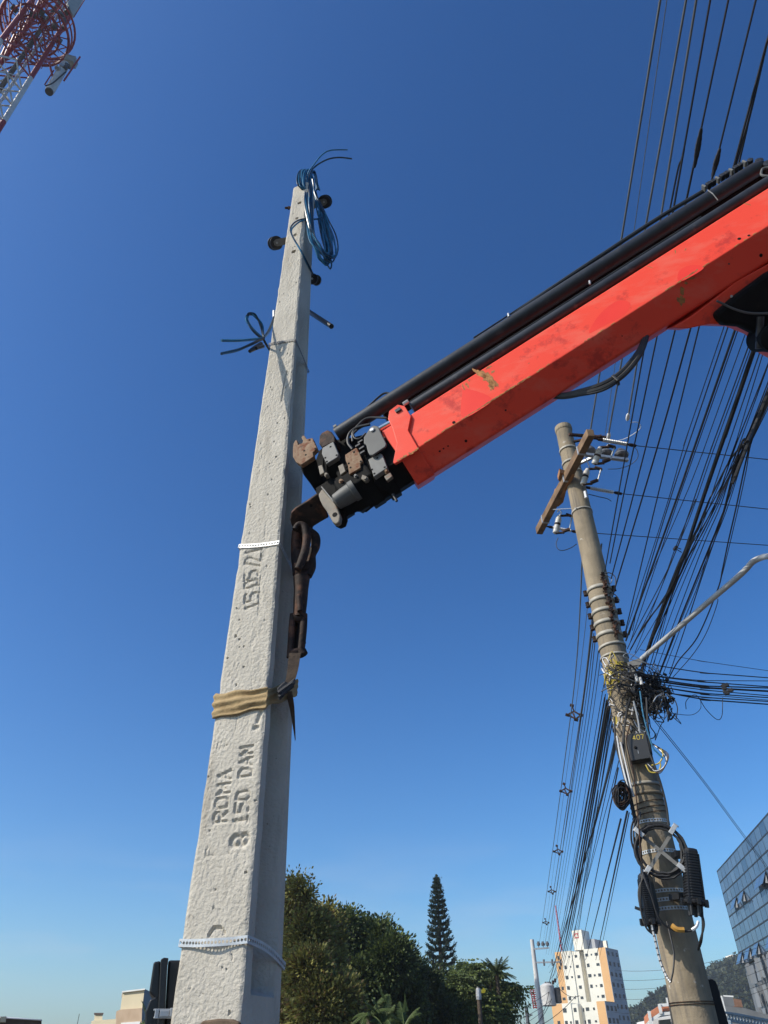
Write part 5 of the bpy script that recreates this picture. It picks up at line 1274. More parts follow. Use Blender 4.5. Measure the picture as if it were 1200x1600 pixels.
# ---- sling
sl_ = empty('textile_sling', hd(400, 1095, 3.05), 'tan webbing sling wrapped round the new pole and pulled up to the crane hook', 'sling')
zl_t = zf(331, 1086); zl_b = zf(329, 1124); zr_t = zf(432, 1075); zr_b = zf(431, 1103)
NP = 64; rows = 17; V_ = []; F_ = []
loopL = perim((zl_t+zl_b)/2, (zr_t+zr_b)/2, hd(464, 1078, 3.3).z, 0.0)
P_ = []
for i in range(4):
    for j in range(NP//4 if i else NP):
        P_.append((i, j/(NP//4 if i else NP)))
cz = PB.lerp(PT, 0.42)
for (i, t) in P_:
    a = loopL[i]; b2 = loopL[(i+1) % 4]; p = a.lerp(b2, t)
    half_l = (zl_t-zl_b)/2; half_r = (zr_t-zr_b)/2
    half = half_l+(half_r-half_l)*t if i == 0 else (half_r if i in (1, 2) else half_r+(half_l-half_r)*t)
    nrm = (p-Vector((cz.x, cz.y, p.z))).normalized()
    for r_ in range(rows):
        s_ = r_/(rows-1)*2-1
        wr = 0.0055*math.sin(4.6*s_+2.2*t+.6)*min(1, t*3+.3)+0.0045*math.sin(9.5*s_-2.6*t+1.0)+0.0015*math.sin(14*t+3*s_)
        edge_ = 0.004*math.sin(11*t+3)
        V_.append(p+UP*(half*s_+edge_*s_)+nrm*(0.016+wr*(1 if i == 0 else .35)))
n_ = len(P_)
for i in range(n_):
    for r_ in range(rows-1):
        a = i*rows+r_; b2 = ((i+1) % n_)*rows+r_
        F_.append((a, b2, b2+1, a+1))
o = link_np('wrapped_band', np.array([tuple(v) for v in V_]), F_, M_sling, sl_, True)
md = o.modifiers.new('solid', 'SOLIDIFY'); md.thickness = 0.006
def flat_strip(ptsL, ptsR, name, m, th=0.006, parent=None):
    mb = MB(); n = len(ptsL)
    vdir = (CAM-ptsL[0]); vdir.z = 0; vdir.normalize()
    for P in (ptsL, ptsR): mb.v += P
    for P in (ptsL, ptsR): mb.v += [p-vdir*th for p in P]
    for i in range(n-1):
        mb.f += [(i, i+1, n+i+1, n+i), (2*n+i, 3*n+i, 3*n+i+1, 2*n+i+1), (i, 2*n+i, 2*n+i+1, i+1), (n+i, n+i+1, 3*n+i+1, 3*n+i)]
    mb.f += [(0, n, 3*n, 2*n), (n-1, 3*n-1, 4*n-1, 2*n-1)]
    return mb.build(name, m, parent)
flat_strip(cr(Z7([(126, 960), (116, 1060), (100, 1160)], 3.07), 6), cr(Z7([(200, 960), (184, 1060), (158, 1150)], 3.07), 6), 'riser', M_slingd, parent=sl_)
flat_strip(cr(Z7([(105, 1200), (135, 1330), (165, 1510)], 3.18), 6), cr(Z7([(145, 1200), (160, 1300), (168, 1500)], 3.15), 6), 'tail', M_slingd, parent=sl_)
mb = MB()
mb.prism(Z7([(52, 1180), (100, 1135), (120, 1150), (160, 1118), (168, 1150), (130, 1195), (70, 1258), (60, 1250)], 3.03), (Z7([(100, 1150)], 3.09)[0]-Z7([(100, 1150)], 3.03)[0])); mb.build('choker_strap', M_bstrap, sl_, bevel=.006)
mb = MB(); mb.tube(cr(Z7([(60, 1215), (100, 1185), (150, 1150)], 3.02), 5), .012, 8); mb.tube(cr(Z7([(64, 1240), (105, 1205), (150, 1165)], 3.02), 5), .009, 8); mb.build('choker_fold', M_bstrap, sl_, True)

# =================================================================== OLD UTILITY POLE
UD = 8.2
ub = hd(1088, 1600, UD); UX, UY = ub.x, ub.y
UTOP = hd(880, 668, UD).z; UR0, UR1 = 0.205, 0.112
def ur(z): return UR0+(UR1-UR0)*z/UTOP
UC_ = lambda z: Vector((UX, UY, z))
uvd = Vector((UX, UY, 0)).normalized(); usd = Vector((uvd.y, -uvd.x, 0))     # away, right
def us(ang, z, g=0.0):
    """point on pole surface; ang 0 faces the camera, +90 is right"""
    r = ur(z)+g; a = R_(ang); return UC_(z)+usd*(math.sin(a)*r)-uvd*(math.cos(a)*r)
def uz(px, py): 
    d = ray(px, py); return CAM.z+d.z/math.hypot(d.x, d.y)*(UD-0.12)
upole = empty('utility_pole', (UX, UY, 0), 'old stained round concrete pole crowded with cables, clamps and boxes', 'utility pole')
mb = MB(); nst = 90
rings = []
for i in range(nst+1):
    z = UTOP*i/nst; rings.append([UC_(z)+Vector((math.cos(2*math.pi*k/28), math.sin(2*math.pi*k/28), 0))*(ur(z)+0.0022*noise.noise(Vector((math.cos(2*math.pi*k/28), math.sin(2*math.pi*k/28), z*2)))) for k in range(28)])
mb.loft(rings); mb.build('shaft', M_oldconc, upole, True)
mb = MB(); mb.lathe(UC_(UTOP-0.09), UP, [(0, ur(UTOP)+.008), (.02, ur(UTOP)+.012), (.085, ur(UTOP)+.010), (.10, ur(UTOP)-.01), (.105, .03)], 20); mb.build('cap', M_oldconc, upole)
def band(z, h_, name, m, tilt=0.0, g=0.006, parent=None, knob=False):
    mb = MB(); n = 28; r = ur(z)
    for s_ in (0, 1):
        for k in range(n):
            a = 2*math.pi*k/n; mb.v.append(UC_(z)+Vector((math.cos(a), math.sin(a), 0))*(ur(z)+g)+UP*(h_*(s_-.5)+tilt*math.cos(a)))
    for k in range(n): mb.f.append((k, (k+1) % n, n+(k+1) % n, n+k))
    o = mb.build(name, m, parent or upole, True); md = o.modifiers.new('solid', 'SOLIDIFY'); md.thickness = 0.005; md.offset = 1
    return o
for py, h_ in ((690, .035), (712, .035), (728, .03)): band(uz(890, py+6), h_, 'band', M_bandb)
band(uz(900, 795), .025, 'band', M_bandb)
band(uz(940, 1008), .03, 'band', M_bandb, 0.01); band(uz(945, 1024), .025, 'band', M_bandb)
for k in range(5):       # line racks with side bolts
    z = uz(930, 917+k*18.6)
    r = empty('rack_clamp', us(0, z)); r.parent = upole; r.location = WL[r]-WL[upole]
    band(z, .045, 'band', M_bandb, parent=r)
    for sgn in (-1, 1):
        mb = MB(); a = us(90*sgn, z, -.01); b2 = us(90*sgn, z, .055); mb.tube([a, b2], .012, 8); mb.lathe(us(90*sgn, z, .03)-UP*.035, UP, [(0, .012), (.004, .028), (.02, .022), (.035, .018), (.05, .022), (.066, .028), (.07, .012)], 12)
        mb.build('side_bolt', M_hookst, r)
# hardware column on the front right
random.seed(5)
mb = MB()
for k in range(40):
    z = uz(940, 898)-k*0.0215; a = 28+random.uniform(-9, 9)
    c = us(a, z, .03); mb.box(c, (random.uniform(.02, .05), random.uniform(.02, .04), random.uniform(.012, .03)), Vector((random.uniform(-1, 1), random.uniform(-1, 1), .3)), UP.cross(Vector((random.random(), 1, 0))))
mb.build('rack_hardware', M_hookst, upole)
mb = MB(); mb.tube([us(25, uz(935, 900), .02), us(28, uz(960, 1000), .02)], .012, 8); mb.build('rack_rod', M_hookst, upole)
def uband_holes(z, h_, label):
    path = [us(a, z, .006) for a in range(0, 360, 18)]
    o = ribbon_holes('metal_strap', path, h_, 0.028, M_band, label, 'perforated straps round the old pole')
    return o
for py, lb in ((1282, 'perforated strap on the old pole just above the cable coil'), (1330, 'perforated strap on the old pole behind the cross of the coil holder'), (1393, 'uppermost of three perforated straps between the black closures'),
               (1407, 'middle one of three perforated straps between the black closures'), (1421, 'lowest of three perforated straps between the black closures')):
    uband_holes(uz(1030, py), 0.032, lb)
for k in range(3):
    z = uz(1015, 1252+k*9); band(z, .006, 'wire_tie', M_hookst, .02, .004)
band(uz(1000, 1225), .03, 'band', M_bandb); band(uz(1000, 1240), .03, 'band', M_oldconc); band(uz(1065, 1566), .006, 'wire_tie', M_hookst, 0, .004); band(uz(1065, 1570), .006, 'wire_tie', M_hookst, 0, .004)

# ---- wooden crossarm
ZX = 7.96
XA = zz(923, 676, ZX); XB = zz(842, 830, ZX)
xd = (XB-XA).normalized(); xs = Vector((xd.y, -xd.x, 0)); xs = xs if xs.x > 0 else -xs
xarm = empty('wooden_crossarm', (XA+XB)/2, 'weathered wooden crossarm bolted across the top of the old pole', 'crossarm')
mb = MB(); mb.box((XA+XB)/2, ((XB-XA).length, .095, .12), xd, xs, UP); mb.build('beam', M_wood, xarm, bevel=.008)
pcx = XA.lerp(XB, 0.44)
mb = MB(); 
ol = [zz(x, y, ZX+0.05) for x, y in ((886, 742), (875, 738), (872, 750), (879, 758), (877, 766), (868, 770), (864, 785), (872, 792), (880, 785), (884, 770))]
mb.prism(ol, UP*0.07); mb.build('split_block', M_owood, xarm)
mb = MB(); mb.box(pcx+Vector((0.02, 0.05, -0.02)), (.5, .04, .10), xd, xs, UP); mb.build('side_board', M_owood, xarm)
for t in (0.16, 0.42, 0.86):
    mb = MB(); c = XA.lerp(XB, t); mb.box(c, (.03, .105, .13), xd, xs, UP); mb.build('strap_iron', M_galv, xarm)
mb = MB(); a = XA.lerp(XB, .72); mb.bar(a-UP*.05, us(-20, uz(900, 795), .01), .03, .006); mb.build('brace', M_galv, xarm)

def strain(p0, p1, nshed, label, r=.028, m=M_porc):
    root = empty('strain_insulator', p0, label, 'insulator', 'long ribbed insulators on the old pole')
    d = (p1-p0); L = d.length; d.normalize(); prof = []
    mb = MB(); mb.tube([p0, p0+d*L*.22], .012, 8); mb.tube([p0+d*L*.84, p1], .011, 8)
    mb.lathe(p0+d*L*.12, d, [(0, .02), (L*.1, .02)], 8); mb.lathe(p1-d*L*.12, d, [(0, .02), (L*.1, .024)], 8)
    mb.build('end_fitting', M_hookst, root)
    mb = MB(); s0 = .22*L; s1 = .84*L; st = (s1-s0)/nshed
    prof = [(s0, r*.4)]
    for k in range(nshed):
        h0 = s0+k*st; prof += [(h0+.002, r*.45), (h0+st*.45, r), (h0+st*.6, r), (h0+st*.7, r*.45)]
    prof.append((s1, r*.4)); mb.lathe(p0, d, prof, 14); mb.build('ribbed_body', m, root, True)
    mb = MB(); mb.tube([p1+UP*.0, p1+d*.03], .02, 8); mb.build('eye', M_hookst, root)
    return root
I1a, I1b = zz(927, 685, ZX), zz(990, 696, ZX)
I2a, I2b = zz(908, 760, ZX-.03), zz(968, 771, ZX-.03)
I3a, I3b = zz(852, 822, ZX), zz(900, 831, ZX)
strain(I1a, I1b, 14, 'long white ribbed insulator reaching right from the upper end of the crossarm')
strain(I2a, I2b, 12, 'ribbed insulator reaching right from the middle of the crossarm')
strain(I3a, I3b, 9, 'short ribbed insulator beside the lower end of the crossarm', .026)

def cutout(top, bot, label, r=.042):
    root = empty('fuse_cutout', bot, label, 'fuse cutout', 'white porcelain fuse cutouts on the old pole')
    d = (top-bot); L = d.length; d.normalize()
    mb = MB(); prof = [(0, r*.8), (.01, r), (L*.12, r)]
    k = 9
    for q in range(k):
        h0 = L*(.14+.7*q/k); prof += [(h0, r*.86), (h0+L*.035, r*1.02), (h0+L*.05, r*1.02), (h0+L*.06, r*.86)]
    prof += [(L*.86, r*.8), (L, r*.62)]
    mb.lathe(bot, d, prof, 16); mb.build('porcelain_body', M_porc, root, True)
    mb = MB(); mb.lathe(bot+d*L*.42, d, [(0, r*1.04), (L*.12, r*1.04)], 16); mb.build('clamp_ring', M_hookst, root)
    s_ = usd
    tip = bot+s_*.20+UP*.02
    mb = MB(); mb.bar(bot, bot+s_*.12-UP*.02, .03, .02); mb.bar(bot+s_*.10, tip, .04, .03); mb.bar(top, top+s_*.14-UP*.03, .03, .02); mb.bar(top+s_*.1, top+s_*.18-UP*.06, .05, .02)
    mb.build('contact_arms', M_hookst, root)
    mb = MB(); mb.tube([tip, top+s_*.17-UP*.05], .010, 8); mb.build('fuse_tube', M_dporc if False else M_galv, root)
    return root
cutout(hd(938, 699, 7.55), hd(929, 725, 7.6), 'upper white fuse cutout hanging near the crossarm top')
cutout(hd(918, 733, 8.0), hd(911, 757, 8.0), 'middle white fuse cutout right of the pole, below the crossarm')
cutout(hd(874, 806, 8.7), hd(868, 833, 8.7), 'lower white fuse cutout near the bottom end of the crossarm')
# metal arms and pin insulators
ZI = 8.55
ma = tag(MB().bar(zz(889, 679, ZI+.1), zz(952, 684, ZI+.1), .04, .03).bar(us(60, ZI+.1, 0), zz(940, 681, ZI+.1), .03, .03).build('steel_bracket', M_hookst), 'thin dark steel arm behind the crossarm top of the old pole', 'bracket')
ma2 = tag(MB().bar(zz(912, 710, 8.25), zz(981, 719, 8.25), .05, .04).bar(us(70, 8.25, 0), zz(930, 713, 8.25), .04, .03).build('steel_bracket', M_galv), 'galvanised arm carrying three round insulators beside the old pole', 'bracket')
def pin_ins(base, label, m=M_dporc, s=1.0):
    root = empty('pin_insulator', base, label, 'insulator', 'round pin insulators on the galvanised arm')
    mb = MB(); mb.lathe(base+UP*.06*s, UP, [(0, .03*s), (.0, .085*s), (.02*s, .098*s), (.05*s, .09*s), (.06*s, .06*s), (.075*s, .072*s), (.095*s, .062*s), (.10*s, .04*s), (.115*s, .045*s), (.13*s, .035*s)], 20); mb.build('ribbed_head', m, root, True)
    mb = MB(); mb.tube([base-UP*.02, base+UP*.07*s], .012, 8); mb.build('pin', M_hookst, root)
    return root
P1 = zz(922, 713, 8.29); P2 = zz(948, 717, 8.29); P3 = zz(973, 719, 8.29)
pin_ins(P1, 'left one of the round insulators, partly behind the crossarm'); pin_ins(P2, 'middle one of the round dark insulators, above the white cutout', M_dporc, 1.05); pin_ins(P3, 'right one of the round dark insulators, clear of the crossarm', M_dporc, 1.05)

# ---- terminal box 407
bx = empty('terminal_box', us(15, uz(995, 1190), .02), 'flat black terminal box with yellow number 407 strapped to the old pole', 'junction box')
zt, zb = hd(985, 1150, UD-.28).z, hd(1000, 1187, UD-.28).z
bc = hd(998, 1169, UD-.26); 
bxx = (usd*0.98-uvd*0.12).normalized(); bxy = bxx.cross(UP)*-1
H_ = (zt-zb)+.03; W_ = .215
mb = MB(); mb.box(bc, (W_, .11, H_), bxx, uvd, UP); mb.build('case', M_plast, bx, bevel=.012)
mb = MB(); mb.box(bc-uvd*.058, (W_*.94, .012, H_*.95), bxx, uvd, UP); mb.build('door', M_plast, bx, bevel=.004)
mb = MB(); 
sg = strokes('407', (-.038, H_*.24), (1, 0), (0, 1), .045, .042)
for s0, s1 in sg:
    a = bc-uvd*.0645+bxx*s0[0]+UP*s0[1]; b2 = bc-uvd*.0645+bxx*s1[0]+UP*s1[1]; mb.bar(a, b2, .006, .0015, uvd)
mb.build('number', M_yel, bx)
mb = MB(); mb.lathe(bc-uvd*.064-bxx*.03-UP*.01, -uvd, [(0, .016), (.008, .014), (.012, .008)], 12); mb.build('lock', M_greaseshade, bx)
mb = MB(); mb.bar(bc-uvd*.0655-bxx*.015-UP*.075, bc-uvd*.0655-bxx*.013-UP*.045, .005, .002, uvd); mb.build('slot', M_galv, bx)

# ---- splice closures
def closure(top, bot, r, label, flange=True, stubs=5, ribs=17):
    root = empty('splice_closure', bot, label, 'splice closure')
    d = top-bot; L = d.length; d.normalize()
    mb = MB(); prof = []
    for k in range(ribs):
        h0 = L*(0.10+0.82*k/ribs); st = L*.82/ribs
        prof += [(h0, r*.90*(1-.16*k/ribs)), (h0+st*.25, r*(1-.16*k/ribs)), (h0+st*.6, r*(1-.16*k/ribs)), (h0+st*.75, r*.90*(1-.16*k/ribs))]
    prof += [(L*.94, r*.78), (L*.985, r*.70), (L, r*.5)]
    x, y, _ = frame(d)
    i0 = 0; n = 24
    rings = []
    for (h_, rr) in prof:
        rg = []
        for k in range(n):
            a = 2*math.pi*k/n; ca, sa = math.cos(a), math.sin(a)
            e = 4.0; q = (abs(ca)**e+abs(sa)**e)**(-1/e)
            rg.append(bot+d*h_+x*(ca*q*rr*.93)+y*(sa*q*rr*.93))
        rings.append(rg)
    mb.loft(rings); mb.build('ribbed_dome', M_plast, root)
    for sg in (0, 1, 2, 3):
        a = R_(45+90*sg)
        mb = MB(); o_ = x*(math.cos(a)*r*1.12)+y*(math.sin(a)*r*1.12)
        mb.bar(bot+d*L*.08+o_, bot+d*L*.9+o_*.80, .012, .012, x); mb.build('corner_rib', M_plast, root)
    if flange:
        mb = MB(); mb.lathe(bot+d*L*.02, d, [(0, r*1.05), (.01, r*1.25), (L*.05, r*1.28), (L*.07, r*1.2), (L*.085, r*1.05)], 20)
        for k in range(8):
            a = R_(45*k); mb.box(bot+d*L*.06+(x*math.cos(a)+y*math.sin(a))*r*1.25, (.03, .03, .05), x, y, d)
        mb.build('clamp_ring', M_plast, root)
    for k in range(stubs):
        a = R_(72*k+20); c = bot+(x*math.cos(a)+y*math.sin(a))*r*.6
        mb = MB(); mb.lathe(c+d*L*.05, -d, [(0, r*.22), (L*.16+r*.3, r*.19), (L*.165+r*.3, r*.14)], 10); mb.build('cable_port', M_plast, root, True)
    return root
closure(hd(1078, 1326, 7.85), hd(1086, 1416, 7.85), .084, 'large ribbed black closure hanging right of the old pole')
closure(hd(1004, 1366, 7.85), hd(1017, 1446, 7.85), .062, 'slim ribbed black closure hanging left of the old pole', True, 3, 20)
mb = MB(); mb.prism([hd(x, y, 7.93) for x, y in ((998, 1365), (1010, 1361), (1019, 1370), (1030, 1420), (1028, 1455), (1016, 1458), (1004, 1430))], uvd*.06); tag(mb.build('mounting_plate', M_plast, bevel=.005), 'black backing plate behind the slim closure on the old pole', 'plate')
mb = MB(); mb.bar(hd(992, 1418, 7.85), hd(1003, 1422, 7.85), .05, .02); tag(mb.build('bracket_tab', M_plast), 'small black tab sticking out left of the slim closure', 'bracket')
mb = MB(); mb.bar(hd(1062, 1333, 7.9), hd(1056, 1338, 8.0), .08, .05); mb.bar(hd(1066, 1400, 7.9), hd(1050, 1402, 8.0), .08, .05); tag(mb.build('closure_bracket', M_plast), 'black bracket joining the large closure to the old pole', 'bracket')

# ---- coil holder with galvanised cross
cc = hd(1032, 1329, UD-.34); kx = empty('coil_holder', cc, 'galvanised cross holding a ring of black cable on the old pole', 'cable coil')
cn = (CAM-cc); cn.z *= .15; cn.normalize(); cxx = cn.cross(UP).normalized()*-1; cyy = UP.copy(); cxx = cxx if cxx.dot(usd) > 0 else -cxx
def kp(a, r, o=0): return cc+cxx*(math.cos(a)*r)+(UP-cn*cn.z).normalized()*(math.sin(a)*r)+cn*o
RCO = 0.215
for i in range(6):
    mb = MB(); q = []
    for k in range(48):
        a = 2*math.pi*k/48; q.append(kp(a, RCO+random.uniform(-.004, .004)+[0, .012, -.014, .02, -.02, .006][i]+.008*math.sin(a*2+i*1.3), .01*(i % 3)+.008*math.sin(a+i)))
    mb.tube(q, .011, 6, True); mb.build('cable_turn', M_cable, kx, True)
for a in (47, 133, 227, 313):
    a = R_(a)
    mb = MB(); mb.bar(kp(a, .0, -.02), kp(a, RCO+.03, -.02), .032, .006, cn); mb.build('cross_arm', M_gplate, kx)
    mb = MB(); mb.bar(kp(a, RCO-.035, .045), kp(a, RCO+.06, .045), .042, .006, cn); mb.bar(kp(a, RCO+.065, -.02), kp(a, RCO+.065, .045), .05, .006, kp(a, 1)-cc); mb.build('end_clip', M_galv, kx, bevel=.002)
# ---- coil bundle on the left
cb = empty('cable_coil', hd(971, 1240, 7.9), 'small dark bundle of coiled cable hanging left of the old pole', 'cable coil')
c0 = hd(971, 1243, 7.9)
for k in range(30):
    mb = MB(); q = []; rx = random.uniform(.004, .08); rz = random.uniform(.05, .125); ph = random.uniform(-.5, .5); off = uvd*random.uniform(-.05, .05)+usd*random.uniform(-.015, .015)
    for i in range(24):
        a = 2*math.pi*i/24; q.append(c0+off+usd*(math.cos(a)*rx+.25*math.sin(a)*rz)+UP*math.sin(a)*rz*1.1*1+uvd*.03*math.cos(a+ph)+usd*.01*math.sin(3*a+k))
    mb.tube(q, .006, 5, True); mb.build('cable_turn', (M_cable, M_hookst, M_slingd)[k % 3 if k > 10 else 0], cb, True)
# ---- tangle round the pole
def tangle(n_, name, m, label, spec, r, seed, kind='stuff', gj=.02):
    random.seed(seed); mb = MB()
    for _ in range(n_):
        ang, z, g0 = spec(); q = []
        k = random.randint(4, 7); a = ang; zc = z; g = g0
        for i in range(k):
            q.append(us(a, zc, max(.008, g))); a += random.uniform(-30, 30); zc += random.uniform(-.10, .09); g += random.uniform(-gj, gj)
        mb.tube(cr(q, 5), random.choice(r), 5)
    o = mb.build(name, m, None, True); tag(o, label, 'cable tangle', None, kind); return o
zA, zB = uz(960, 1035), uz(985, 1140)
tangle(62, 'cable_tangle', M_cable, 'messy knot of thin black wires round the old pole above the terminal box', lambda: (random.uniform(-70, 110), random.uniform(zB, zA), random.uniform(.008, .03)), (.003, .004, .006), 21, gj=.012)
tangle(120, 'cable_tangle', M_cable, 'dense black ball of wires and connectors on the right side of the old pole', lambda: (random.gauss(80, 18), random.uniform(uz(1000, 1110), uz(1000, 1055)), random.uniform(.03, .30)), (.004, .006, .010), 22, gj=.04)
tangle(15, 'cable_tangle', M_yel, 'yellow wires tangled round the old pole below the clamps', lambda: (random.uniform(-60, 30), random.uniform(uz(970, 1075), uz(960, 1042)), random.uniform(.006, .02)), (.004, .006), 23, gj=.01)
tangle(30, 'cable_tangle', M_wht, 'pale grey wires and ties wound round the old pole', lambda: (random.uniform(-80, 90), random.uniform(uz(980, 1150), uz(960, 1030)), random.uniform(.006, .02)), (.003, .005), 24, gj=.01)
tangle(18, 'cable_tangle', M_galv, 'light stray wires in the knot right of the old pole', lambda: (random.gauss(75, 15), random.uniform(uz(1000, 1105), uz(1000, 1050)), random.uniform(.05, .35)), (.004, .006), 25)
random.seed(9)
mb = MB()
for k in range(60):
    c = us(random.gauss(80, 16), random.uniform(uz(1000, 1108), uz(1000, 1060)), random.uniform(.05, .36)); d = Vector((random.uniform(-1, 1), random.uniform(-1, 1), random.uniform(-1, 1))).normalized()
    mb.tube([c, c+d*random.uniform(.03, .07)], random.uniform(.010, .022), 7)
tag(mb.build('cable_connectors', M_plast), 'black connectors and clamps in the knot right of the old pole', 'connectors', None, 'stuff')
for x, y in ((1000, 1065), (993, 1060)):
    mb = MB(); mb.tube([hd(x, y-6, 7.85), hd(x+3, y+5, 7.83)], .017, 8); tag(mb.build('porcelain_knob', M_porc), 'cream porcelain knob in the knot, ' + ('right' if x == 1000 else 'left') + ' one of two', 'insulator')
mb = MB(); mb.box(us(-52, uz(962, 1125), .012), (.045, .01, .085), usd, uvd, UP); tag(mb.build('yellow_tag', M_yel), 'small yellow plate on the left of the old pole above the terminal box', 'tag')

# ---- cables running down the pole
def down(name, pts, r, m, label, cat='cable', D=UD-.22, n=8, grp='cables running down the old pole'):
    P = [hd(p[0], p[1], p[2] if len(p) > 2 else D) for p in pts]
    mb = MB(); mb.tube(cr(P, n), r, 6); return tag(mb.build(name, m, None, True), label, cat, grp)
down('drop_cable', [(985, 1090, 7.9), (978, 1120), (974, 1170), (985, 1240), (995, 1290), (1001, 1330), (1003, 1370)], .013, M_cable, 'thick black cable down the left front of the old pole past the box')
down('drop_cable', [(960, 1120, 8.0), (962, 1160, 8.0), (972, 1200, 8.0), (982, 1240, 7.95), (993, 1290), (997, 1320)], .011, M_cable, 'second black cable down the left edge of the old pole')
down('spiral_wrap', [(964, 1150, 7.98), (969, 1180, 7.98), (976, 1210, 7.96), (984, 1240, 7.95)], .012, M_lamp, 'white spiral wrapped cable left of the terminal box')
down('spiral_wrap', [(970, 1160, 7.95), (977, 1190, 7.95), (985, 1225, 7.93), (990, 1245, 7.93)], .011, M_lamp, 'grey spiral wrapped cable beside the white one')
down('drop_cable', [(990, 1095, 7.8), (996, 1120, 7.85), (1001, 1150, 7.9)], .010, M_galv, 'pale grey conduit leading down into the terminal box')
down('drop_cable', [(1010, 1090, 7.8), (1012, 1130, 7.8), (1015, 1160, 7.85), (1018, 1180, 7.9)], .012, M_cable, 'black cable down the right edge of the old pole above the box')
down('drop_cable', [(1016, 1180, 7.85), (1024, 1200, 7.85), (1034, 1230, 7.88), (1042, 1265, 7.9), (1045, 1300, 7.9)], .011, M_cable, 'black cable down the right edge of the old pole below the box')
down('drop_cable', [(1000, 1080, 7.8), (1006, 1120, 7.8), (1019, 1165, 7.8), (1026, 1175, 7.8), (1036, 1185, 7.8)], .008, M_blue, 'blue tinted thin cable beside the terminal box')
down('drop_cable', [(985, 1130, 7.85), (979, 1160, 7.85), (990, 1210, 7.85), (998, 1290, 7.8), (1002, 1345, 7.8)], .007, M_hookst, 'thin brown cable down the front of the old pole')
for k, pts in enumerate(([(1018, 1196), (1030, 1192), (1036, 1180), (1033, 1170)], [(1009, 1195), (1016, 1206), (1027, 1206), (1032, 1198), (1031, 1190)])):
    down('yellow_wire', [(p[0], p[1], 7.85) for p in pts], .007, M_yel, ('upper' if k == 0 else 'lower')+' yellow wire loop right of the terminal box', 'wire', grp='yellow wire loops by the box')
for k in range(5):
    down('loose_wire', [(1010+k*2, 1193+k, 7.85), (1022+k*2, 1203+k*1.5, 7.84), (1036+k*1.5, 1200-k*2, 7.84), (1040+k, 1186-k*2, 7.86), (1030, 1172-k, 7.9), (1016, 1160, 7.95)], .004+.001*(k % 2), (M_cable, M_wht, M_cable, M_slingd, M_cable)[k], f'thin loose wire curling right of the terminal box, {ORD[k]} from the inside', 'wire', grp='thin wire curls by the box')
for k in range(3):
    down('loop_cable', [(1000, 1275-k*3, 8.0), (990+k*4, 1283, 7.9), (986+k*4, 1300, 7.85), (988+k*4, 1320+k*3, 7.85), (996, 1335+k*4, 7.85)], .010, M_cable if k < 2 else M_gdark, ('outermost', 'middle', 'innermost')[k]+' of the black cable bows left of the coil holder', grp='cable bows left of the coil holder')
for k in range(4):
    down('loop_cable', [(1005+k*2, 1362, 7.8), (1001-k, 1390, 7.8), (1002, 1425, 7.8), (1010, 1450, 7.8), (1022, 1458, 7.82), (1028-k, 1440, 7.86)], .009, M_cable, f'black cable curving under the slim closure, {ORD[k]} from the left', grp='black cables curving round the slim closure')
down('loop_cable', [(1003, 1360, 7.78), (1012, 1385, 7.72), (1018, 1400, 7.72), (1030, 1435, 7.75), (1050, 1452, 7.78), (1070, 1455, 7.78), (1083, 1452, 7.78), (1091, 1440, 7.8)], .010, M_cable, 'black cable swinging across the old pole under both closures')
down('tube_sleeve', [(1050, 1446, 7.76), (1058, 1452, 7.75), (1069, 1453, 7.76)], .024, M_ochre, 'ochre sleeve on the cable crossing the old pole', 'cable sleeve')
down('tube_sleeve', [(1081, 1453, 7.76), (1088, 1448, 7.76), (1091, 1440, 7.78)], .014, M_wht, 'white sleeve on the cable under the large closure', 'cable sleeve')
DLP = cr([hd(x, y, D) for x, y, D in [(1018, 1445, 7.8), (1024, 1470, 7.8), (1031, 1500, 7.8), (1041, 1525, 7.78), (1048, 1535, 7.76)]], 9)
dl = down('drip_loop', [(1018, 1445, 7.8), (1024, 1470, 7.8), (1031, 1500, 7.8), (1041, 1525, 7.78), (1048, 1535, 7.76)], .011, M_lamp, 'checked spiral wrapped cable drooping left of the old pole', 'cable')
for k in range(11):
    a = DLP[3+3*k]; b_ = DLP[4+3*k]; mb = MB(); mb.tube([a.lerp(b_, .2), a.lerp(b_, .8)], .0122, 8); mb.build('wrap_turn', M_hookst if k % 2 else M_cable, dl)
down('drip_loop', [(1048, 1535, 7.76), (1052, 1515, 7.76), (1053, 1490, 7.78), (1048, 1465, 7.8), (1042, 1440, 7.86)], .008, M_cable, 'thin black cable rising from the low end of the drooping cable')
for k in range(2):
    down('drip_loop', [(1096, 1425, 7.85), (1098+k*2, 1445, 7.85), (1096-k*2, 1470, 7.87), (1091, 1484, 8.0)], .009, M_cable, ('right' if k else 'left')+' black cable dropping from the large closure', 'cable')

# ---- street lamp
la = empty('street_lamp', us(80, uz(985, 1055), 0), 'grey tubular street lamp arm reaching up right from the old pole', 'street lamp')
P = [hd(1003, 1029, 7.9), hd(1060, 981, 7.2), hd(1110, 938, 6.75), hd(1150, 904, 6.45), hd(1166, 889, 6.35), hd(1176, 878, 6.3), hd(1188, 872, 6.25), hd(1203, 869, 6.1), hd(1260, 866, 5.8), hd(1320, 862, 5.6)]
mb = MB(); mb.tube(cr(P, 6), .026, 12); mb.build('arm', M_lamp, la, True)
mb = MB(); mb.prism([hd(x, y, 7.9) for x, y in ((980, 1035), (1003, 1027), (1006, 1032), (985, 1056))], uvd*.01); mb.build('gusset', M_gplate, la)
mb = MB(); mb.lathe(P[-1], (P[-1]-P[-2]), [(0, .06), (.05, .1), (.4, .12), (.55, .05)], 14); mb.build('lamp_head', M_galv, la, True)
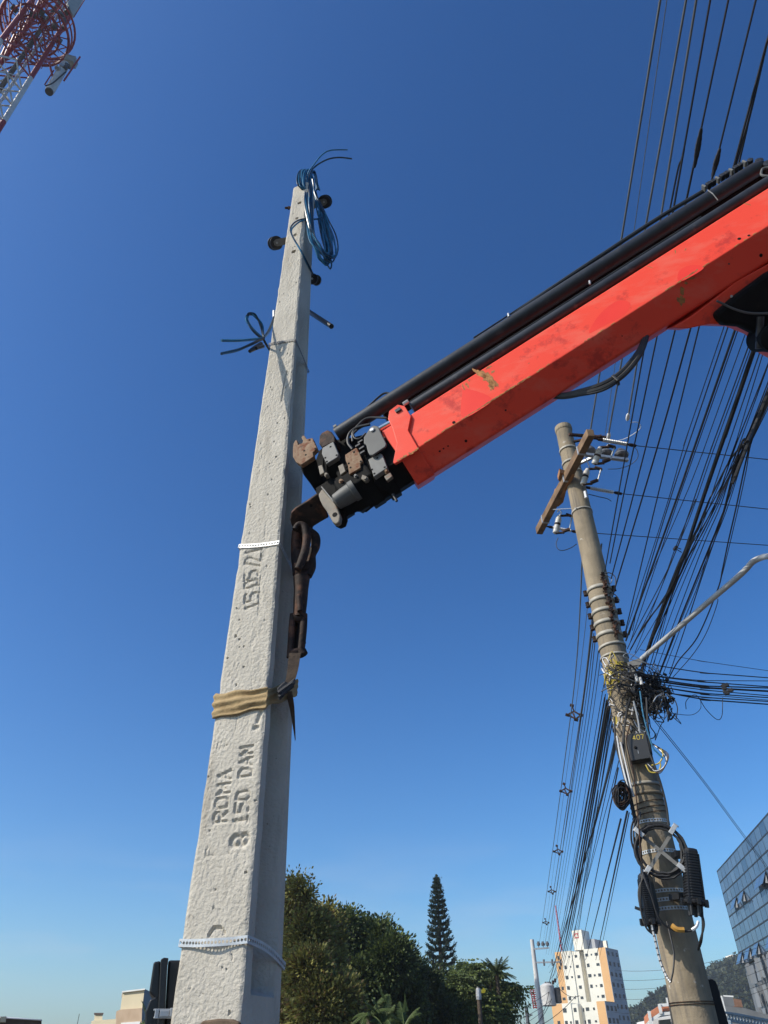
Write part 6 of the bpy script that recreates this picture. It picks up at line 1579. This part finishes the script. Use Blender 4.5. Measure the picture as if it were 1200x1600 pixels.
# ---- sign boards behind the pole
def board(pts, D, m, label):
    mb = MB(); mb.prism([hd(x, y, D) for x, y in pts], uvd*.006); return tag(mb.build('sign_board', m, None, False, .002), label, 'sign')
board([(1040, 1541), (1042, 1537.5), (1046, 1537), (1085, 1535), (1100, 1640), (1056, 1640)], UD+.24, M_sign, 'grey back of a sign board, left of the base of the old pole')
board([(1096, 1531), (1113, 1530), (1118, 1533), (1121, 1540), (1150, 1640), (1100, 1640)], UD+.27, M_signd, 'black back of a sign board, right of the base of the old pole')

# =================================================================== WIRES
def wire(name, ctrl, r, m, label, group, ext0=0.0, ext1=0.0, sag=0.0, n=10, cat='wire'):
    """ctrl: (px, py, 'z' or 'D', value)"""
    P = [zz(c[0], c[1], c[3]) if c[2] == 'z' else hd(c[0], c[1], c[3]) for c in ctrl]
    if ext0: P = [P[0]+(P[0]-P[1]).normalized()*ext0]+P
    if ext1: P = P+[P[-1]+(P[-1]-P[-2]).normalized()*ext1]
    Q = cr(P, n)
    if sag:
        N = len(Q)-1; Q = [q-UP*(sag*4*(i/N)*(1-i/N)) for i, q in enumerate(Q)]
    mb = MB(); mb.tube(Q, r, 6); o = mb.build(name, m, None, True); tag(o, label, cat, group); return o
GT = 'power lines crossing the top of the picture'
# high conductors: from the old pole over the camera
ZH = 8.45
for i, (a, b_, r, m, z, lb) in enumerate([
    ((1031.6, 0), (922, 676), .0115, M_cond, ZH, 'leftmost thick grey power line at the top edge, ending at the crossarm end'),
    ((1042, 0), (944, 690), .004, M_cond, ZH, 'very thin grey wire between the two leftmost thick power lines'),
    ((1072, 0), (951, 678), .0115, M_cond, ZH, 'second thick grey power line from the left at the top edge'),
    ((1088, 0), (981, 655), .0115, M_cond, ZH, 'third thick grey power line from the left, with the white clamp')]):
    wire('power_line', [(a[0], a[1], 'z', z+.1), (b_[0], b_[1], 'z', z)], r, m, lb, GT, ext0=24)
GR = 'power lines crossing the top of the picture'
wire('power_line', [(1109.8, 0, 'z', 6.4), (1069, 231, 'z', 6.3), (1054, 290, 'z', 6.3), (1006, 549, 'z', 6.2), (973, 735, 'z', 6.1), (945, 893, 'z', 6.05)], .0065, M_cable, 'thin black line, fifth from the left at the top edge, with a slight kink', GR, ext0=16)
wire('power_line', [(1138, 0, 'z', 6.5), (1093, 214, 'z', 6.4), (1073.8, 308, 'z', 6.35), (1027, 524, 'z', 6.2), (1000, 654, 'z', 6.1), (973, 780, 'z', 6.05), (953, 880, 'z', 6.0)], .0065, M_cable, 'thin black line with a thick taped splice halfway down', GR, ext0=16)
wire('power_line', [(1181, 0, 'z', 6.5), (1124, 233, 'z', 6.4), (1112.9, 278, 'z', 6.35), (1054.5, 517, 'z', 6.2), (1000, 734, 'z', 6.05), (955, 904, 'z', 5.95)], .0065, M_cable, 'black line whose taped splice vanishes behind the hose guard', GR, ext0=16)
wire('power_line', [(1216, 0, 'z', 6.5), (1200, 60, 'z', 6.45), (1171, 183, 'z', 6.4), (1151, 253, 'z', 6.35), (1079, 513, 'z', 6.2), (1027, 699, 'z', 6.05), (957, 932, 'z', 5.9)], .0075, M_cable, 'rightmost black line at the upper right corner, meeting the hose guard', GR, ext0=14)
wire('power_line', [(1171, 183, 'z', 6.42), (1155, 253, 'z', 6.37), (1092, 512, 'z', 6.2), (1026.5, 780, 'z', 6.0), (976, 992, 'z', 5.75)], .0065, M_cable, 'black line that joins the rightmost one just above the boom', GR)
for (a, b_, lb) in (((1096, 200), (1085, 262), 'black taped splice on the thin line, left one of two above the boom'), ((1125, 232), (1113, 277), 'black taped splice touching the hose guard, right one of two')):
    A_ = zz(*a, 6.39); B_ = zz(*b_, 6.36); mb = MB(); Q = cr([A_, A_.lerp(B_, .35), A_.lerp(B_, .6), B_], 4); mb.tube(Q, [.008+.010*math.sin(math.pi*i/(len(Q)-1))+.002*(i % 2) for i in range(len(Q))], 7)
    tag(mb.build('cable_splice', M_cable, None, True), lb, 'splice', 'taped splices above the boom')
# fan of telephone cables
GF = 'telephone cables fanning out right of the old pole'
Z1, Z0 = 5.6, 5.15
def fan(pts, r, label, m=None, ext=10, z0=Z0, z1=Z1, n=8):
    L = len(pts)
    ctrl = [(p[0], p[1], 'z', z1+(z0-z1)*(i/(L-1))) for i, p in enumerate(pts)]
    wire('telephone_cable', ctrl, r*.85, m or M_cable, label, GF, ext0=ext, n=n, cat='cable')
FAN = [([(1132, 508), (1074, 680), (1039, 798), (976, 994)], .0045), ([(1138, 509), (1047, 781), (983, 992)], .006), ([(1150, 511), (1082.5, 706), (1050.6, 798), (978, 1001)], .011), ([(1154, 513), (1054, 798), (985, 1003)], .005),
       ([(1167, 515), (1096, 712), (1061, 798), (1002, 933), (988, 985)], .0045), ([(1177, 520), (1112, 699), (1078, 798), (1048, 880), (994, 985), (980, 1014)], .006), ([(1181, 522), (1116, 700), (1083, 795), (1060, 852), (1000, 1000), (992, 1020)], .0045),
       ([(1186, 554), (1103, 798), (1081, 846), (1048, 916), (994, 999), (983, 1020)], .0055), ([(1191, 556), (1150, 690), (1105, 800), (1060, 905), (1000, 1010), (985, 1030)], .0045), ([(1200, 569), (1150, 695), (1108, 812), (1071, 880), (1044, 946), (1011, 1056)], .006),
       ([(1204, 560), (1153, 700), (1112, 798), (1076, 860), (1050, 930), (1017, 1056)], .0045)]
for i, (p, r) in enumerate(FAN): fan(p, r, f'thin black cable, {ORD[i]} from the left where the fan leaves the boom')
fan([(1183, 532), (1156, 612), (1133, 678), (1094, 792), (1072.5, 856.6), (1059, 887), (1033, 955), (1013, 1012), (1001, 1053)], .021, 'thickest black cable bundle in the fan, ending in the knot')
fan([(1184, 536), (1158, 610), (1134, 681), (1096, 790), (1074, 858), (1061, 892), (1034, 962), (1015, 1010), (1003, 1053)], .010, 'cable running tight against the thickest bundle on its right')
S2 = [([(1205, 600), (1173, 678), (1142.5, 716), (1116, 766), (1107, 784), (1090, 824), (1072, 861), (1045, 925), (1008, 975), (985, 1015)], .009),
      ([(1208, 603), (1174, 678), (1146, 730), (1112, 798), (1085, 850), (1061, 900), (1030, 970), (1000, 1040)], .006),
      ([(1204, 606), (1172, 680), (1157, 697), (1131, 798), (1118, 832), (1081, 922), (1059, 977), (1026.5, 1062)], .010),
      ([(1207, 610), (1173, 682), (1163, 706), (1142, 762), (1131.5, 800), (1101, 889), (1072, 977), (1046, 1053)], .006),
      ([(1208, 615), (1175, 684), (1167, 714), (1149, 798), (1138, 846), (1129, 889), (1121, 922), (1090, 995), (1059, 1034), (1042, 1066)], .008),
      ([(1210, 618), (1176, 686), (1165, 740), (1152, 800), (1133, 880), (1120, 930), (1121, 942), (1104, 988), (1083, 1022), (1050, 1060)], .005),
      ([(1203, 598), (1171, 676), (1150, 745), (1138, 780), (1118, 830), (1090, 916), (1062, 985), (1035, 1056)], .005),
      ([(1201, 595), (1170, 675), (1138, 740), (1116, 780), (1086, 837), (1044, 946), (1020, 1000), (1005, 1056)], .006),
      ([(1202, 600), (1171, 679), (1150, 715), (1126, 790), (1100, 850), (1064, 945), (1022, 1056)], .005),
      ([(1206, 600), (1172, 676), (1148, 728), (1122, 790), (1094, 850), (1056, 940), (1014, 1056)], .0045),
      ([(1209, 608), (1175, 682), (1160, 720), (1136, 795), (1112, 855), (1072, 950), (1030, 1056)], .0045),
      ([(1209, 608), (1175, 682), (1155, 712), (1119, 790), (1084, 860), (1040, 960), (1008, 1040)], .005)]
for i, (p, r) in enumerate(S2): fan(p, r, f'black cable, {ORD[i]} of those splitting from the tied bundle at the right edge')
fan([(1207, 597), (1190, 640), (1176, 672), (1168, 690)], .015, 'thick tied end of the cable bundle at the right edge')
wire('telephone_cable', [(1087, 780, 'z', 5.4), (1055, 857, 'z', 5.4), (1028, 930, 'z', 5.3), (990, 1005, 'z', 5.2)], .0045, M_cable, 'thin wire passing the small clamp in mid fan', GF, cat='cable')
mb = MB(); a = zz(1055, 857, 5.4); b2 = zz(1065, 863, 5.4); mb.bar(a, b2, .006, .006); mb.bar(zz(1053, 859, 5.4), zz(1057, 854, 5.4), .02, .02); mb.bar(zz(1054, 854, 5.4), zz(1064, 858, 5.4), .006, .006)
tag(mb.build('cable_clamp', M_cable), 'small dark clamp on a thin wire in mid fan', 'clamp')
# wires to the right
GB = 'thin branch lines running right from the ribbed insulators'
for (a, b_, z, lb) in (((990, 696), (1200, 718), ZX, 'top branch line running right from the crossarm'), ((968, 771), (1200, 795.5), ZX-.03, 'middle branch line running right from the crossarm'), ((899, 831), (1200, 852), ZX, 'lowest branch line running right from the crossarm')):
    wire('branch_line', [(a[0], a[1], 'z', z), (b_[0], b_[1], 'z', z)], .006, M_cable, lb, GB, ext1=8)
GS2 = 'service cables running right from the knot'
SV = [((1000, 1015), (1200, 1048), .003), ((1009, 1037), (1200, 1059), .0055), ((994, 1052), (1200, 1064), .004), ((1000, 1054), (1200, 1073), .006), ((1010, 1062), (1200, 1080), .010), ((1005, 1058), (1200, 1075), .007), ((1010, 1066), (1200, 1087), .005), ((1010, 1070), (1200, 1090), .006), ((1012, 1076), (1200, 1100.5), .007), ((1015, 1080), (1200, 1096), .006), ((1012, 1070), (1200, 1094), .004)]
for i, (a, b_, r) in enumerate(SV):
    mid = ((a[0]+b_[0])/2, (a[1]+b_[1])/2+2+(i % 3)*1.6)
    wire('service_cable', [(a[0], a[1], 'D', 8.0), (mid[0], mid[1], 'D', 8.3), (b_[0], b_[1], 'D', 8.9)], r, M_cable, f'dark service cable running right, {ORD[i]} from the top', GS2, ext1=9, cat='cable')
random.seed(2)
mb = MB()
for x, y, s in ((1130, 1073, 2), (1135, 1072, 3), (1140, 1078, 2.5), (1134, 1080, 3.5), (1136, 1084, 3), (1143, 1079, 2), (1132, 1076, 3)):
    c = hd(x, y, 8.35); mb.bar(c-usd*s*.008, c+usd*s*.008+UP*random.uniform(-.02, .02), .03, .035)
tag(mb.build('cable_clamp', M_cable, bevel=.003), 'black clamp gathering the service cables near the right edge', 'clamp')
wire('loose_wire', [(1072, 1108, 'D', 8.3), (1072, 1096, 'D', 8.3), (1081, 1087, 'D', 8.3), (1090, 1088, 'D', 8.3), (1103, 1108, 'D', 8.3), (1120, 1124, 'D', 8.3), (1128, 1118, 'D', 8.3), (1129, 1090, 'D', 8.35)], .004, M_cable, 'loose wire drooping in an S below the service cables', None)
wire('loose_wire', [(1015, 1112, 'D', 8.0), (1050, 1115, 'D', 8.2), (1080, 1117, 'D', 8.3), (1094, 1108, 'D', 8.3), (1095, 1095, 'D', 8.3)], .003, M_cable, 'fine loose wire below the knot curling up at its right end', None)
random.seed(31)
for k in range(7):
    x0, y0 = 1015+random.uniform(-8, 10), 1085+random.uniform(-8, 10)
    wire('loose_wire', [(x0, y0, 'D', 7.9), (x0+random.uniform(8, 20), y0+random.uniform(-4, 10), 'D', 7.9), (x0+random.uniform(14, 32), y0+random.uniform(8, 24), 'D', 7.9), (x0+random.uniform(0, 22), y0+random.uniform(20, 34), 'D', 7.9), (x0-random.uniform(0, 12), y0+random.uniform(8, 20), 'D', 7.9)], .004, M_cable, f'thin loop of loose wire hanging right of the knot, {ORD[k]} one', 'loose wire loops right of the knot')
wire('guy_wire', [(1018, 1116, 'D', 8.2), (1100, 1220, 'D', 11), (1168, 1312, 'D', 14)], .004, M_cable, 'upper one of two thin stays running down to the glass building', 'stays running to the glass building', ext1=16)
wire('guy_wire', [(1016, 1118, 'D', 8.2), (1098, 1221, 'D', 11), (1166, 1313, 'D', 14)], .0045, M_cable, 'lower one of two thin stays running down to the glass building', 'stays running to the glass building', ext1=16)
# jumpers near the insulators
def jump(pts, r, m, label, z=None, D=None, grp='jumper wires round the crossarm'):
    wire('jumper_wire', [(x, y, 'D', D) if D else (x, y, 'z', z) for x, y in pts], r, m, label, grp, n=6)
jump([(985, 660), (996, 660), (1001, 668), (990, 678), (975, 686), (955, 692), (943, 700)], .005, M_wht, 'white jumper looping from the white clamp to the upper cutout', 8.45)
jump([(990, 697), (996, 705), (996, 716), (985, 726), (968, 732), (950, 733)], .005, M_cond, 'jumper looping down from the top ribbed insulator', 8.2)
jump([(912, 710), (918, 722), (921, 730)], .007, M_wht, 'short white jumper above the middle cutout', 8.0)
jump([(919, 772), (935, 776), (948, 779), (955, 783)], .006, M_cable, 'black jumper under the middle ribbed insulator', 8.0)
jump([(914, 775), (915, 785), (920, 796), (919, 802), (914, 790), (912, 770)], .006, M_wht, 'white jumper loop beside the pole below the middle cutout', 7.9)
jump([(872, 840), (869, 850), (872, 858), (880, 860), (892, 856), (901, 850)], .005, M_cable, 'black jumper hanging under the lower cutout', None, 8.3)
jump([(874, 806), (877, 801), (874, 797), (871, 800)], .008, M_wht, 'small white hook on top of the lower cutout', None, 8.6)
jump([(945, 897), (952, 895), (960, 900), (962, 908), (960, 922), (952, 928)], .006, M_cable, 'black loop sticking out right of the rack clamps', None, 8.1)
jump([(953, 925), (962, 930), (968, 938)], .006, M_cable, 'short black tail right of the rack clamps', None, 8.1)
jump([(945, 897), (956, 905), (952, 912), (944, 904)], .005, M_cond, 'grey loop right of the uppermost rack clamp', None, 8.1)
for (x, y, z, lb) in ((981, 651, ZH, 'white clamp high on the third thick line'), (951, 681, ZH, 'pale clamp on the second thick line by the steel arm')):
    a = zz(x+1, y-5, z); b2 = zz(x-1, y+6, z); mb = MB(); mb.tube([a, a.lerp(b2, .3), a.lerp(b2, .7), b2], [.012, .028, .028, .014], 8); tag(mb.build('line_clamp', M_wht, None, True), lb, 'clamp')
jump([(914, 768), (916, 778)], .02, M_wht, 'thick white sleeve right of the pole below the middle cutout', None, 8.05)
# span down the street
GD = 'power lines going down the street left of the old pole'
FD = 66.0
def far(a, D0, b_, D1, r, label, m=M_cable, group=GD, sag=0.0, ext=0, mid=None):
    c = [(a[0], a[1], 'D', D0)]+([(mid[0], mid[1], 'D', mid[2])] if mid else [])+[(b_[0], b_[1], 'D', D1)]
    P = [hd(q[0], q[1], q[3]) for q in c]
    if mid is None and sag:
        Q = [P[0].lerp(P[1], i/40)-UP*(sag*4*(i/40)*(1-i/40)) for i in range(41)]
    else:
        Q = [P[0].lerp(P[-1], i/40) for i in range(41)]
        if mid:
            f = (P[1]-P[0]).length/(P[2]-P[0]).length; off = P[1]-P[0].lerp(P[2], f)
            Q = [q+off*(math.sin(math.pi*min(1, (i/40)/(2*f) if i/40 < f else .5+(i/40-f)/(2*(1-f))))) for i, q in enumerate(Q)]
    mb = MB(); mb.tube(Q, r, 6); o = mb.build('power_line' if group == GD else 'telephone_cable', m, None, True); tag(o, label, 'wire' if group == GD else 'cable', group); return Q
# compact spacer line : three conductors from the crossarm to the far pole
LA = far((910, 864), 8.3, (842, 1478), FD, .011, 'leftmost grey conductor in the spacer line down the street', M_cond, mid=(893, 1108, 16))
far((926, 870), 8.3, (848, 1478), FD, .005, 'thin messenger wire inside the spacer line', M_cond, mid=(899, 1108, 16))
LB = far((935, 850), 8.3, (851, 1478), FD, .012, 'middle grey conductor in the spacer line down the street', M_cond, mid=(908, 1112, 16))
LC = far((940, 850), 8.3, (857, 1478), FD, .011, 'right grey conductor in the spacer line down the street', M_cond, mid=(909.5, 1112, 16))
GP_ = 'spacers on the compact line down the street'
for k, (x, y, wpx) in enumerate(((897, 1113, 25), (884, 1233, 19), (872, 1328, 15), (862, 1391, 12), (853, 1440, 10))):
    D = 16.5*25/wpx; sp = empty('line_spacer', hd(x, y, D), f'dark cross shaped spacer on the compact line, {ORD[k]} from the top', 'spacer', GP_)
    s_ = wpx*0.46; c = hd(x, y, D)
    def q(a, b_): return hd(x+a*s_, y+b_*s_, D)
    mb = MB()
    for A_, B_ in (((-.9, .35), (.0, -.15)), ((0, -.15), (.9, .4)), ((-.35, -1.0), (0, -.15)), ((-.2, 0), (.25, 1.05)), ((-.9, .35), (.25, .9)), ((.25, .9), (.9, .4))): mb.bar(q(*A_), q(*B_), .03, .03)
    mb.build('cross', M_hookst, sp)
    for A_ in ((-.9, .35), (-.3, -.95), (.95, .35), (.3, 1.0)):
        mb = MB(); mb.tube([q(A_[0]-.25, A_[1]-.05), q(A_[0]+.25, A_[1]+.08)], .035, 6); mb.build('grip', M_hookst, sp)
for i, (a, b_, r, mid) in enumerate([((928, 990), (853, 1492), .006, (907, 1150, 16)), ((930, 1000), (857, 1492), .006, (910, 1160, 16)), ((936, 1010), (861, 1492), .006, (913, 1170, 16)), ((938, 1030), (864, 1494), .005, (917, 1175, 16)), ((945, 1060), (868, 1510), .005, None)]):
    far(a, 8.4, b_, FD, r, f'thin secondary wire going down the street, {ORD[i]} from the left', mid=mid)
GE = 'telephone cables going down the street left of the old pole'
TB = [((945, 1090), (858, 1520), .010), ((948, 1095), (860, 1530), .012), ((951, 1090), (864, 1525), .008), ((954, 1092), (866, 1535), .012), ((957, 1100), (869, 1530), .007), ((949, 1105), (862, 1540), .014), ((952, 1100), (867, 1545), .007), ((960, 1108), (872, 1538), .008), ((946, 1085), (856, 1512), .006), ((956, 1090), (874, 1545), .005), ((958, 1100), (878, 1548), .005)]
for i, (a, b_, r) in enumerate(TB): far(a, 8.4, b_, FD, r, f'black telephone cable in the dense strand down the street, {ORD[i]} one', group=GE, sag=.5)
wl = far((966, 1140), 8.3, (858, 1535), FD, .024, 'thickest black cable going down the street, with knots', group=GE, mid=(921, 1316, 24))
far((967, 1138), 8.3, (861, 1537), FD, .008, 'thin cable lashed beside the thickest street cable', group=GE, mid=(923, 1316, 24))
far((970, 1280), 8.0, (915, 1500), 40, .010, 'cable going down the street from the cable bundle, left one', group=GE)
far((980, 1268), 8.0, (931, 1500), 40, .011, 'cable going down the street from the cable bundle, right one', group=GE)
far((983, 1270), 8.0, (936, 1500), 40, .006, 'thin wire right of the cables that leave the cable bundle', group=GE)
far((966, 1200), 8.1, (905, 1500), 45, .008, 'cable passing just left of the cable bundle', group=GE)
far((964, 1160), 8.1, (897, 1470), 45, .006, 'thin cable left of the one passing the cable bundle', group=GE)
far((972, 1170), 8.1, (885, 1500), 50, .005, 'thin cable crossing behind the thickest street cable', group=GE)
far((935, 1235), 14, (898, 1500), 50, .006, 'slack thin cable bowing between the street cables', group=GE)
# far left and background wires
for k, (a, b_) in enumerate((((560, 1618), (860, 1548)), ((570, 1632), (862, 1562)), ((590, 1640), (850, 1578)), ((590, 1652), (850, 1590)))):
    mb = MB(); A_ = hd(a[0], a[1], 26); B_ = hd(b_[0], b_[1], FD); mb.tube([A_.lerp(B_, i/16)-UP*.6*4*(i/16)*(1-i/16) for i in range(17)], .014, 5)
    tag(mb.build('street_wire', M_cable, None, True), f'thin wire in front of the dark trees, {ORD[k]} from the top', 'wire', 'wires in front of the dark trees')
for k, (ya, yb) in enumerate(((1512, 1470), (1527, 1481), (1541, 1492), (1557, 1506), (1570, 1530), (1578, 1540))):
    mb = MB(); A_ = hd(960, ya+4, 90); B_ = hd(1230, yb-8, 70); mb.tube([A_.lerp(B_, i/16)-UP*.8*4*(i/16)*(1-i/16) for i in range(17)], .014, 5)
    tag(mb.build('distant_wire', M_cable, None, True), f'faint distant wire crossing behind the old pole, {ORD[k]} from the top', 'wire', 'faint wires crossing behind the old pole')
